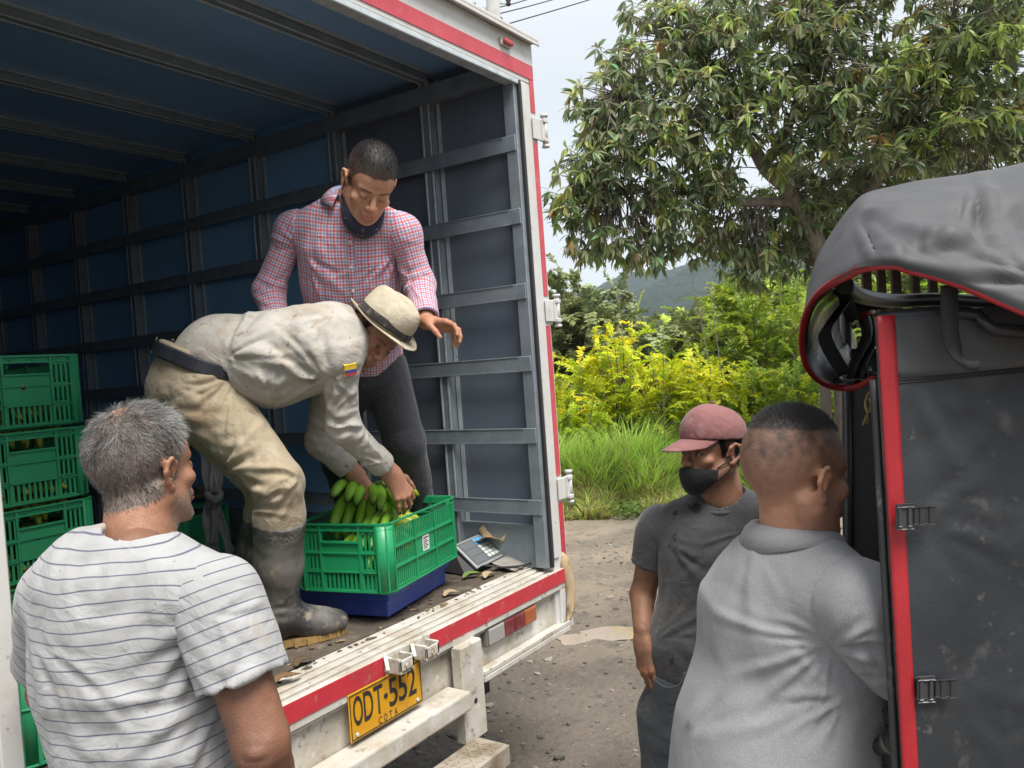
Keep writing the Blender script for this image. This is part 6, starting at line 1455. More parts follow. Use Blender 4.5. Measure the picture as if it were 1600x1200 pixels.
# ------------------------------------------------------------------ man in the checked shirt, standing in the truck
def check_man():
    up = A(0, 0, 1); sH = 1.06
    f0 = nrm(cv(.27, -.70, -.66)); u0 = nrm(cv(.36, .72, -.58)); hc = P(577, 287, 2.82)
    Nb = P(550, 318, 2.96); nk = Nb
    Dh = SDF(); L, fr = head_sdf(Dh, hc, f0, u0, sH, jaw=1.06, neck=nk, nk=.056, eo=.6); r, f, u = fr
    v1, f1 = Dh.mesh(.0034, 1); hf = lambda x, y, z, q: hair_line(x, y, z, q, front=.064, nape=-.06)*(.80+.2*np.clip((z-.05)/.05, 0, 1))
    c1 = head_cols(v1, hc, fr, s=sH, skin=SKIN*A(1.55, 1.48, 1.45), haircol=A(.028, .024, .023), stubble=.12, hair_fn=hf, lids=.85)
    ax = nrm(cv(.02, 1, -.42))                                            # spine leans towards the crate
    bf = nrm(cv(.10, -.30, -1)); bf = nrm(bf-ax*(bf@ax)); lat = np.cross(bf, ax)
    ch = P(545, 395, 3.02); wa = P(552, 500, 3.20); hip = P(562, 560, 3.30)
    shR = P(458, 358, 3.02); elR = P(420, 455, 3.05); hdR = P(440, 540, 2.98); shL = P(630, 362, 2.98); elL = P(655, 445, 3.02); wrL = P(666, 503, 2.88)
    fR = P(575, 900, 3.66); fL = P(672, 900, 3.66); fR[2] = fL[2] = ZF+.08; kR = P(535, 720, 3.36); kL = P(632, 690, 3.36)
    D = SDF()
    D.chain([Nb-ax*.02, Nb-ax*.07, ch, wa, hip], [.050, .055, .13, .13, .135], .05, bf, [1, .9, .70, .76, .78])
    for sh in (shR, shL): D.cone(Nb-ax*.08, sh-up*.005, .05, .050, .03)
    D.chain([shR, elR, hdR], [.055, .042, .030], .02); D.chain([shL, elL, wrL], [.055, .042, .029], .02)
    hR, hL = hip+lat*.09-up*.04, hip-lat*.09-up*.04
    for h_, k_, a in ((hR, kR, fR), (hL, kL, fL)): D.chain([h_, k_, a], [.088, .060, .042], .02); D.cone(a, a-up*.04+nrm(bf*A(1, 1, 0))*.13, .04, .03, .02)
    v2, f2 = D.mesh(.009, 1); c2 = skin_cols(v2)
    H = SDF(); hand(H, wrL, nrm(cv(.92, -.16, -.40)), nrm(cv(.12, .92, .35)), False, ((.25, .5, .4), (.4, .6, .4), (.55, .6, .4), (.7, .6, .4)), .75, 1.02, .12); hand(H, hdR, nrm(hdR-elR), nrm(cv(-.8, 0, -.4)), True)
    v3, f3 = H.mesh(.0034, 1); c3 = skin_cols(v3, SKIN*A(1.15, 1, .95))
    V, F, Cc = join_np([(v1, f1, c1), (v2, f2, c2), (v3, f3, c3)])
    o = person('young man in a red and blue checked shirt, standing in the truck and looking down', V, F, Cc, M['skin'])
    short_hair(o, v1, f1, hc, fr, hf, 9000, lambda x, y, z: .0035+.004*np.clip((z-.06)/.05, 0, 1), .0005, A(.022, .020, .021), s=sH, spread=.3)
    chk = cloth_mat('checked_shirt', (.58, .56, .60), pattern=pat_check, bump=.08, nz=.03)
    S_ = SDF()
    S_.chain([Nb-ax*.050, Nb-ax*.080, ch, ch-ax*.12, wa, hip], [.074, .112, .170, .168, .168, .172], .05, bf, [.9, .84, .74, .78, .82, .84])
    for sh in (shR, shL): S_.cone(Nb-ax*.052, sh, .070, .055, .045); S_.cone(Nb-ax*.020, sh-up*.012, .050, .046, .06)
    S_.cone(Nb+u*.2, Nb-ax*.02+bf*.02, .060, .064, .004, 's'); S_.clip(hip-up*.03, -ax)
    def B(a, b, d=2.88): return P(a, b, d)
    fl = [([B(470, 400), B(490, 430), B(520, 470)], .008, .018), ([B(480, 430), B(490, 460), B(495, 480)], .010, .016), ([B(615, 390), B(590, 430), B(560, 460)], .008, .02), ([B(600, 440), B(580, 460), B(545, 475)], .006, .016), ([B(500, 340), B(495, 380), B(510, 430)], .005, .02)]
    sm = garment('shirt', S_, .0055, chk, o, [lambda v, n: folds(v, n, fl), lambda v, n: creases(v, n, [(480, 400, 270, 335, 7, 30, 100, .007, 4, 41), (618, 395, 200, 265, 7, 30, 100, .007, 4, 42), (545, 350, 240, 300, 5, 30, 90, .004, 5, 43)]), lambda v, n: cloth_noise(v, n, ax*.7+lat*.4, .007, (8, 2), 2.)], lambda v: np.stack([(v-ch)@lat+.004*fbm(v*7, 2), (v-ch)@ax+.004*fbm(v*7+9, 2), 0*v[:, 0]], 1))
    for sh, el, wr, seed, fr_ in ((shR, elR, hdR, 4., .95), (shL, elL, wrL, 6., .90)):
        d = nrm(wr-el); end = el+(wr-el)*fr_; S2 = SDF(); S2.chain([sh, el, end+d*.02], [.053, .055, .045], .03); S2.cone(Nb-ax*.054, sh, .069, .0545, .045); S2.cone(Nb-ax*.020, sh-up*.012, .050, .0455, .06)
        S2.cone(end-d*.035, end+d*.03, .046, .048, .006); S2.clip(end, d, end, .12); S2.cone(end-d*.05, end+d*.05, .036, .042, .003, 's'); q = nrm(Nb-ax*.03-sh); S2.clip(sh+q*.045, q)
        pe = nrm(np.cross(el-sh, bf)); ff = []
        for k in range(4):
            c = el+(nrm(sh-el)*(.05-.04*k) if k < 2 else d*(.04*(k-1))); ff.append(([c+pe*.05-bf*-.03, c+bf*.055, c-pe*.05+bf*.03], .0055, .010))
        garment('sleeve', S2, .0055, chk, sm, [lambda v, n: folds(v, n, ff), lambda v, n: creases(v, n, [(478, 390, 120, 250, 7, 20, 70, .006, 3.5, 44), (640, 440, 60, 300, 9, 15, 60, .006, 3.5, 45)]), lambda v, n: cloth_noise(v, n, d, .005, (12, 6), seed)], lambda v: limb_gc(v, [sh, el, wr], bf))
    lav = cloth_mat('lavender_lining', (.42, .43, .66))
    G = []
    for a in np.linspace(-2.55, 2.55, 40):
        dr = -bf*math.cos(a)+lat*math.sin(a); b0 = Nb-ax*.012+bf*.016-ax*.022*(1-math.cos(a))*.5
        s2 = math.sin(a)**2; b0 = Nb+ax*.008+bf*.012-ax*.012*(1-math.cos(a))*.5; G.append([b0+dr*.060+ax*.026, b0+dr*.064+ax*.046, b0+dr*.072+ax*.048, b0+dr*.086+ax*(.032+.006*s2), b0+dr*.106+ax*(.000+.018*s2)])
    G = np.array(G); cl = MB().grid(G[:, 2:], True, .003).build('collar', chk, sm); attr_v(cl.data, 'gc', np.array([[v.co.x, v.co.z, 0] for v in cl.data.vertices]))
    MB().grid(G[:, :3], True, .003).build('collar_band', lav, sm)
    bt = mat('white_button', (.75, .75, .75), rough=.3)
    def front(t, side=0.): 
        c = Nb-ax*t; return c
    # placket and buttons along the chest, laid on the shirt surface
    V_ = np.array([v.co[:] for v in sm.data.vertices]); N_ = np.array([n.vector[:] for n in sm.data.vertex_normals])
    pl = []
    for t in np.linspace(.075, .50, 26):
        c = Nb-ax*t; q = V_-c; s_ = np.abs(q@lat)+np.abs(q@ax); s_[(q@bf) < 0] = 9; i = s_.argmin(); pl.append((V_[i], N_[i]))
    G = [[p+n*.0015-lat*.013, p+n*.0032-lat*.006, p+n*.0032+lat*.006, p+n*.0015+lat*.013] for p, n in pl]
    po = MB().grid(np.array(G), True, .002).build('placket', chk, sm); attr_v(po.data, 'gc', np.array([[(A(*v.co)-Nb)@lat*1.0+.009, (A(*v.co)-ch)@ax, 0] for v in po.data.vertices]))
    for k in range(2, 25, 5):
        p, n = pl[k]; MB().tube([p+n*.004, p+n*.0065], .0055, 10).build('button', bt, po)
    # mask pulled under the chin with a loop round the ear
    mm = cloth_mat('dark_patterned_mask', (.028, .024, .045), stains=[((.42, .38, .42), 60, .65, .68, .8, None)])
    G = []
    for a in np.linspace(-1.9, 1.9, 36):
        dr = fr[0]*math.sin(a)*.064+fr[1]*(math.cos(a)*.076+.014); sag = -.122+.040*(1-math.cos(a))*1.0
        p = hc+sH*(dr+fr[2]*(sag)); G.append([p+fr[2]*.026-dr*.02, p+fr[2]*.010+dr*.12, p-fr[2]*.012+dr*.18, p-fr[2]*.034+dr*.05])
    mo = MB().grid(np.array(G), True, .003).build('face_mask', mm, o)
    for x in (-1, 1): MB().tube(spline([L(x*.068, -.012, -.090), L(x*.076, -.004, -.05), L(x*.080, .002, -.01), L(x*.076, -.006, .02)], 10), .0022, 6).build('ear_loop', mm, mo)
    trm = cloth_mat('charcoal_trousers', (.045, .046, .055), nz=.1, bump=.1)
    T_ = SDF(); T_.cone(hip+ax*.10, hip-up*.05, .150, .155, .04, 'u', bf, .82); T_.chain([hR, kR, fR+up*.03], [.098, .080, .066], .03); T_.chain([hL, kL, fL+up*.03], [.100, .082, .066], .03); T_.clip(hip+ax*.10, ax)
    garment('trousers', T_, .008, trm, o, [lambda v, n: folds(v, n, [([P(590, 700, 3.25), P(620, 720, 3.22), P(650, 712, 3.25)], .010, .014), ([P(595, 735, 3.25), P(625, 742, 3.22), P(652, 730, 3.25)], .009, .012), ([P(570, 560, 3.15), P(600, 580, 3.15), P(640, 570, 3.2)], .008, .02)]), lambda v, n: cloth_noise(v, n, up, .005, (10, 5), 8.)])
    for a in (fR, fL):
        d = nrm(bf*A(1, 1, 0)); B_ = SDF(); q = a-up*.04; B_.chain([q+up*.04-d*.02, q-d*.02, q+d*.15], [.05, .042, .036], .03); B_.clip(A(a[0], a[1], ZF+.006), -up); garment('shoe', B_, .008, M['black'], o)
    return o
CHECK_MAN = check_man()

# ------------------------------------------------------------------ man in the pale hat, bending over the crate
def hat_man():
    up = A(0, 0, 1); sH = 1.0
    f0 = nrm(cv(.50, -.66, -.55)); u0 = nrm(cv(.70, .68, -.10)); hc = P(582, 521, 2.84)
    Nb = P(538, 520, 2.80)
    Dh = SDF(); L, fr = head_sdf(Dh, hc, f0, u0, sH, jaw=.98, neck=Nb, nk=.056); r, f, u = fr
    v1, f1 = Dh.mesh(.0034, 1); hf = lambda x, y, z, q: hair_line(x, y, z, q, front=.06, nape=-.055)
    c1 = head_cols(v1, hc, fr, s=sH, skin=SKIN*A(.98, .86, .78), haircol=A(.03, .027, .025), stubble=.5, hair_fn=hf)
    hip = P(308, 598, 2.82); wa = P(345, 548, 2.80); mid = P(425, 548, 2.78); ch = P(500, 540, 2.78)
    shR = P(528, 553, 2.72); elR = P(537, 668, 2.79); wrR = P(612, 741, 3.00); shL = P(520, 560, 2.98); elL = P(500, 690, 3.10); wrL = P(556, 742, 3.16)
    hR = P(322, 625, 2.72); kR = P(436, 752, 2.66); aR = P(437, 965, 2.77); hL = P(300, 622, 2.95); kL = P(428, 760, 2.98); aL = P(392, 950, 3.02)
    aR[2] = ZF+.10; aL[2] = ZF+.10
    ax = nrm(ch-wa); vw = nrm(cv(.05, .0, 1)); vw = nrm(vw-ax*(vw@ax)); belly = nrm(np.cross(ax, vw)); 
    if belly[2] > 0: belly = -belly
    D = SDF()
    D.chain([Nb, ch, mid, wa, hip], [.050, .11, .120, .115, .120], .05, belly, [1, .86, .86, .86, .95])
    for sh in (shR, shL): D.cone(Nb*.5+ch*.5, sh, .06, .056, .04)
    D.chain([shR, elR, wrR], [.054, .042, .029], .02); D.chain([shL, elL, wrL], [.054, .042, .029], .02)
    fd = nrm(A(.23, -.15, 0)); fdL = nrm(A(.24, -.02, 0))
    for h_, k_, a, d in ((hR, kR, aR, fd), (hL, kL, aL, fdL)): D.chain([h_, k_, a], [.085, .058, .040], .02); D.cone(a, a-up*.06+d*.13, .038, .030, .02)
    v2, f2 = D.mesh(.009, 1); c2 = skin_cols(v2)
    H = SDF()
    hand(H, wrR, nrm(cv(.42, -.74, .22)), nrm(cv(.40, .42, -.82)), True, ((.55, .55, .3), (.5, .5, .3), (.42, .42, .25), (.30, .30, .2)), .05, 1.06, .16)
    hand(H, wrL, nrm(cv(.45, -.75, -.1)), nrm(cv(-.5, .2, -.8)), False, (.5, .5, .5, .5), .3, 1.02)
    H.cone(elR, wrR, .040, .031, .02); H.cone(elL, wrL, .040, .031, .02)
    v3, f3 = H.mesh(.0032, 1); n3 = vnormals(v3, f3)
    vz = [([wrR+cv(.00, .02, -.03), wrR+cv(.02, -.02, -.03), wrR+cv(.04, -.07, -.03)], .0016, .0028), ([wrR+cv(.015, .01, -.03), wrR+cv(.035, -.03, -.03), wrR+cv(.055, -.065, -.03)], .0016, .0028)]
    v3 = folds(v3, n3, vz); c3 = skin_cols(v3, SKIN*A(1.42, 1.30, 1.28), .15)
    V, F, Cc = join_np([(v1, f1, c1), (v2, f2, c2), (v3, f3, c3)])
    o = person('man in a pale hat and muddy beige work clothes, bending over the crate of bananas', V, F, Cc, M['skin'])
    short_hair(o, v1, f1, hc, fr, lambda x, y, z, q: hf(x, y, z, q)*(z < .045), 4000, .006, .0005, A(.04, .038, .036), s=sH, lean=-u*.5)
    # hat
    hu = nrm(cv(.60, .79, -.14)); hr, hfw, hu = head_frame(nrm(cv(.62, -.50, -.60)), hu); T = np.stack([hr, hfw, hu]); hb = hc+u*.052+hfw*.004
    hm = cloth_mat('pale_straw_hat', (.50, .44, .33), nz=.10, bump=.25, bscale=160, rough=.8, sheen=0, stains=[((.36, .28, .18), 9, .55, .72, .55, None), ((.30, .24, .16), 40, .62, .72, .4, None)])
    K = SDF(); K.ell(hb+hu*.03, T, A(.092, .112, .074), .01); K.cone(hb-hu*.01, hb+hu*.045, .098, .086, .02, 'u', hr, .86); K.cone(hb+hu*.062+hfw*.06, hb+hu*.078-hfw*.05, .055, .053, .03)
    K.cone(hb+hu*.138+hfw*.09, hb+hu*.136-hfw*.09, .026, .024, .04, 's'); K.clip(hb-hu*.008, -hu); K.ell(hb+hu*.015, T, A(.084, .104, .075), .004, 's')
    ho = garment('hat', K, .004, hm, o, smooth=1)
    G = []
    for a in np.linspace(0, 2*math.pi, 61):
        row = []
        for t in np.linspace(0, 1, 8):
            ra, rb = .082+.048*t, .100+.050*t; x, y = ra*math.sin(a), rb*math.cos(a)
            z = -.004+.014*t*t*abs(math.sin(a))*1.2-.016*t*max(0, math.cos(a))+.004*t*math.sin(3*a+1)
            row.append(hb+hr*x+hfw*y+hu*z)
        G.append(row)
    MB().grid(np.array(G), True, .0035).build('brim', hm, ho)
    bandm = cloth_mat('black_hat_band', (.030, .028, .026), stains=[((.22, .18, .13), 30, .58, .72, .5, None)]); G = []
    for a in np.linspace(0, 2*math.pi, 61): G.append([hb+hr*math.sin(a)*(.0945-.004*t)+hfw*math.cos(a)*(.1145-.005*t)+hu*(.002+.030*t) for t in np.linspace(0, 1, 4)])
    MB().grid(np.array(G), True, .003).build('hat_band', bandm, ho)
    # shirt
    stains = [((.30, .25, .19), 20, .60, .68, .65, None), ((.36, .29, .21), 8, .55, .72, .65, None), ((.16, .13, .10), 34, .655, .71, .6, None)]
    shm = cloth_mat('muddy_pale_shirt', (.45, .425, .38), cstr=.9, crease=13, nz=.08, bump=.15, stains=stains)
    S_ = SDF()
    nb2 = Nb*.62+ch*.38
    S_.chain([nb2, ch+belly*.004, mid+belly*.03, wa+belly*.02, wa*.72+hip*.28+belly*.015], [.096, .146, .156, .134, .132], .05, belly, [.98, .98, 1.0, 1.0, 1.0])
    for sh in (shR, shL): S_.cone(ch*.4+Nb*.6, sh, .084, .069, .07)
    S_.cone(Nb+(Nb-ch)*1.2, Nb+(Nb-ch)*-.05, .062, .066, .005, 's')
    pax = nrm(cv(.33, .93, .05)); belt_c = P(308, 560, 2.80); S_.clip(belt_c-pax*.004, -pax, belt_c-pax*.05, .22)
    def B(a, b, d=2.62): return P(a, b, d)
    fl = [([B(500, 490), B(508, 560), B(520, 620)], -.014, .018), ([B(365, 545), B(430, 560), B(490, 590)], .009, .022), ([B(370, 575), B(420, 600), B(480, 600)], .009, .02), ([B(395, 610), B(435, 622), B(490, 610)], .009, .016), ([B(440, 480, 2.64), B(470, 520), B(490, 560)], .007, .022), ([B(350, 530), B(370, 500), B(420, 480)], .006, .02), ([B(330, 540), B(350, 555), B(365, 580)], .008, .012)]
    sm = garment('shirt', S_, .0055, shm, o, [lambda v, n: folds(v, n, fl), lambda v, n: creases(v, n, [(505, 590, 120, 215, 12, 40, 150, .0085, 5, 51), (350, 560, -20, 75, 9, 40, 130, .0075, 5, 52), (520, 490, 150, 230, 6, 40, 120, .006, 6, 53), (420, 620, 20, 120, 6, 30, 90, .006, 5, 54)]), lambda v, n: cloth_noise(v, n, ax*.8+belly*.4, .0038, (6, 1.3), 7.), lambda v, n: cloth_noise(v, n, ax, .003, (16, 6), 3.)])
    flag = None
    for sh, el, wr, seed, right in ((shR, elR, wrR, 4., True), (shL, elL, wrL, 6., False)):
        d = nrm(wr-el); end = el+(wr-el)*.80; S2 = SDF(); S2.chain([sh, el, end+d*.02], [.064, .053, .044], .035); S2.cone(ch*.4+Nb*.6, sh, .083, .0695, .07)
        S2.cone(end-d*.055, end+d*.02, .050, .049, .008); S2.clip(end, d, end, .12); S2.cone(end-d*.05, end+d*.05, .037, .043, .003, 's'); q = nrm(ch*.4+Nb*.6-sh); S2.clip(sh+q*.025, q)
        d0 = nrm(el-sh); pe = nrm(np.cross(d0, vw)); ff = []
        for k, (t, am) in enumerate(((.5, .004), (.75, .005), (.95, .007), (1.1, .006), (1.3, .004))):
            c = sh+(el-sh)*t if t <= 1 else el+(wr-el)*(t-1); ff.append(([c+pe*.06-vw*.03, c-vw*.062+d0*.012, c-pe*.06-vw*.03-d0*.015], am, .011+.003*(k % 2)))
        so = garment('sleeve', S2, .0055, shm, sm, [lambda v, n: folds(v, n, ff), lambda v, n: creases(v, n, [(512, 650, -20, 100, 9, 25, 80, .008, 4, 55), (575, 665, 150, 280, 8, 25, 80, .007, 4, 56), (520, 590, -80, 20, 6, 25, 70, .006, 4, 57), (600, 725, 110, 190, 6, 20, 60, .006, 3.5, 58)]), lambda v, n: cloth_noise(v, n, d0, .0035, (10, 3), seed)])
        if right: flag = (so, sh, el)
    # tricolour patch on the near sleeve
    so, sh, el = flag; V_ = np.array([v.co[:] for v in so.data.vertices]); N_ = np.array([n.vector[:] for n in so.data.vertex_normals])
    tgt = P(557, 592, 2.64); d0 = nrm(el-sh); i = np.argmin(np.linalg.norm(V_-tgt, axis=1)); p0, n0 = V_[i], N_[i]; sx = nrm(np.cross(d0, n0)); fm = [mat('flag_yellow', (.62, .42, .02), rough=.8), mat('flag_blue', (.03, .05, .22), rough=.8), mat('flag_red', (.42, .03, .04), rough=.8)]
    pt = MB().obox(p0+n0*.002, d0, sx, n0, .018, .022, .003, .001).build('sleeve_patch', fm[0], so)
    for k, (t, h) in enumerate(((.004, .0048), (.0135, .0040))): MB().obox(p0+n0*.0055+d0*t, d0, sx, n0, h, .0215, .0008).build('stripe', fm[k+1], pt)
    G = []
    na = nrm(Nb-ch)
    for a in np.linspace(-2.5, 2.5, 36):
        dr = -belly*math.cos(a)+vw*math.sin(a); b0 = Nb-na*.022
        G.append([b0+dr*.060+na*.035, b0+dr*.068+na*.042, b0+dr*.082+na*.020, b0+dr*.098-na*.010])
    MB().grid(np.array(G), True, .003).build('collar', shm, sm)
    # trousers, belt
    kh = cloth_mat('muddy_khaki', (.37, .305, .21), cstr=.8, crease=14, nz=.10, bump=.18, stains=[((.25, .175, .10), 6, .54, .70, .65, None), ((.17, .12, .075), 26, .62, .70, .55, None), ((.56, .50, .40), 9, .6, .74, .5, None)])
    T_ = SDF(); T_.cone(belt_c+pax*.02, hip-up*.01, .128, .142, .04, 'u', nrm(vw), 1.10); T_.cone(hip, hip+cv(-.035, -.02, 0), .140, .132, .03)
    T_.cone(hR-up*-.01, kR, .115, .078, .05); T_.chain([kR, kR*.74+aR*.26], [.078, .079], .03); T_.cone(hL, kL, .120, .090, .05); T_.chain([kL, kL*.74+aL*.26], [.090, .080], .03)
    tb = kR*.74+aR*.26; T_.cone(tb+up*.01, tb-up*.04, .084, .074, .02); T_.clip(tb-up*.035, nrm(aR-kR), tb, .16); T_.clip(belt_c+pax*.022, pax)
    tb2 = kL*.74+aL*.26; T_.cone(tb2+up*.01, tb2-up*.04, .082, .074, .02); T_.clip(tb2-up*.035, nrm(aL-kL), tb2, .11)
    def C(a, b, d=2.58): return P(a, b, d)
    tl = [([C(365, 625), C(400, 680), C(440, 735), C(455, 790)], .006, .007), ([C(270, 640, 2.68), C(310, 660), C(370, 650)], .010, .016), ([C(280, 670, 2.66), C(330, 700), C(400, 690)], .010, .016), ([C(330, 730, 2.62), C(380, 740), C(440, 720)], .009, .016), ([C(360, 765, 2.6), C(410, 770), C(470, 750)], .010, .012), ([C(390, 790, 2.6), C(430, 785), C(478, 778)], .011, .010), ([C(395, 806, 2.6), C(430, 802), C(478, 800)], .010, .009), ([C(355, 590), C(345, 620), C(380, 650)], .010, .014), ([C(265, 590, 2.7), C(290, 592, 2.66), C(320, 588)], -.006, .006), ([C(340, 600), C(310, 625), C(270, 640, 2.68)], .008, .016)]
    tr = garment('trousers', T_, .0055, kh, o, [lambda v, n: folds(v, n, tl), lambda v, n: creases(v, n, [(362, 590, 170, 300, 12, 40, 140, .0075, 5, 61), (345, 735, -30, 60, 10, 40, 130, .0080, 5, 62), (470, 745, 150, 250, 8, 30, 100, .007, 5, 63), (390, 800, -10, 60, 7, 30, 90, .008, 4, 64), (265, 600, -60, 20, 5, 30, 80, .004, 5, 65)]), lambda v, n: cloth_noise(v, n, nrm(kR-hR)*.8+vw*.3, .004, (7, 1.5), 8.), lambda v, n: cloth_noise(v, n, vw, .003, (18, 9), 2.)])
    G = []; lf = nrm(np.cross(pax, vw)); ex, ey = vw, nrm(np.cross(vw, pax))
    V_ = np.array([v.co[:] for v in tr.data.vertices])
    for a in np.linspace(0, 2*math.pi, 73):
        dr = ex*math.cos(a)+ey*math.sin(a); q = V_-(belt_c+pax*.0); m_ = np.abs(q@pax) < .02; rr = (q[m_]@dr).max()+.003; rr = max(rr, .12)
        G.append([belt_c+dr*(rr+e)+pax*z for z, e in ((-.020, 0), (-.018, .004), (.018, .004), (.020, 0))])
    bl = MB().grid(np.array(G), False, .004).build('belt', mat('dark_belt_leather', (.026, .028, .036), rough=.42, bump=.08, bscale=200), tr)
    for k in (8, 50, 59):
        p = np.array(G[k]); c = p[1:3].mean(0); n = nrm(c-belt_c); MB().obox(c+n*.004, pax, np.cross(n, pax), n, .028, .006, .002, .001).build('belt_loop', kh, tr)
    # rubber boots
    rb = mat('muddy_rubber', (.028, .028, .030), (.050, .047, .043), 9, rough=.38, rough2=.75, spec=.5, bump=.12, bscale=45, spots=[((.20, .19, .17), 6, .42, .62, .75), ((.26, .21, .15), 22, .56, .68, .7), ((.33, .30, .26), 60, .64, .72, .5)])
    sole = mat('tan_boot_sole', (.36, .23, .07), (.26, .165, .06), 20, rough=.7, spots=[((.10, .08, .06), 20, .55, .7, .6)])
    for k_, a, d, tn in ((kR, aR, fd, 'near'), (kL, aL, fdL, 'far')):
        topc = k_*.74+a*.26-up*.008; g0 = A(a[0], a[1], ZF); sd = np.cross(d, up); B_ = SDF()
        B_.chain([topc, topc*.45+(g0+up*.16)*.55, g0+up*.13], [.086, .077, .064], .03); B_.cone(g0+up*.10, g0+up*.055-d*.03, .062, .050, .03)
        B_.cone(g0+up*.10+d*.02, g0+up*.060+d*.13, .056, .050, .04, 'u', up, .9); B_.cone(g0+up*.060+d*.10, g0+up*.052+d*.185, .052, .043, .03, 'u', up, .92)
        B_.clip(g0+up*.022, -up); B_.clip(topc, nrm(topc-a)); B_.cone(topc-up*.02, topc+up*.05, .074, .080, .003, 's')
        tw = nrm(topc-a); rg = [([topc-tw*.010+(sd*math.cos(q)+d*math.sin(q))*.083 for q in np.linspace(0, 6.28, 20)], .003, .005)]
        fo = [([g0+up*.17-d*.06+sd*.03, g0+up*.165+sd*.07, g0+up*.15+d*.05+sd*.04], .006, .010), ([g0+up*.13-d*.06+sd*.03, g0+up*.135+sd*.07, g0+up*.12+d*.06+sd*.04], .006, .010), ([g0+up*.21-d*.06+sd*.03, g0+up*.21+sd*.07, g0+up*.20+d*.05+sd*.04], .006, .012)]
        bo = garment('boot', B_, .005, rb, o, [lambda v, n: folds(v, n, rg+fo), lambda v, n: cloth_noise(v, n, up, .0028, (9, 8), 3.)], smooth=1)
        b = MB(); pts = []
        for q in np.linspace(0, 2*math.pi, 48, endpoint=False):
            l = math.cos(q); w = math.sin(q); along = .06+.155*l if l > 0 else .06+.135*l; wd = .050 if l > -.2 else .043; pts.append(g0+d*along+sd*w*wd*(1-.10*l*l))
        b.prism([p+up*.004 for p in pts], up*.024)
        for j in range(48):
            if j % 2: p = pts[j]; b.obox(p+up*.014+nrm(p-g0-d*.06)*.002, nrm(p-g0-d*.06), np.cross(up, nrm(p-g0-d*.06)), up, .004, .0045, .010, .001)
        b.build('sole', sole, bo)
    return o
HAT_MAN = hat_man()
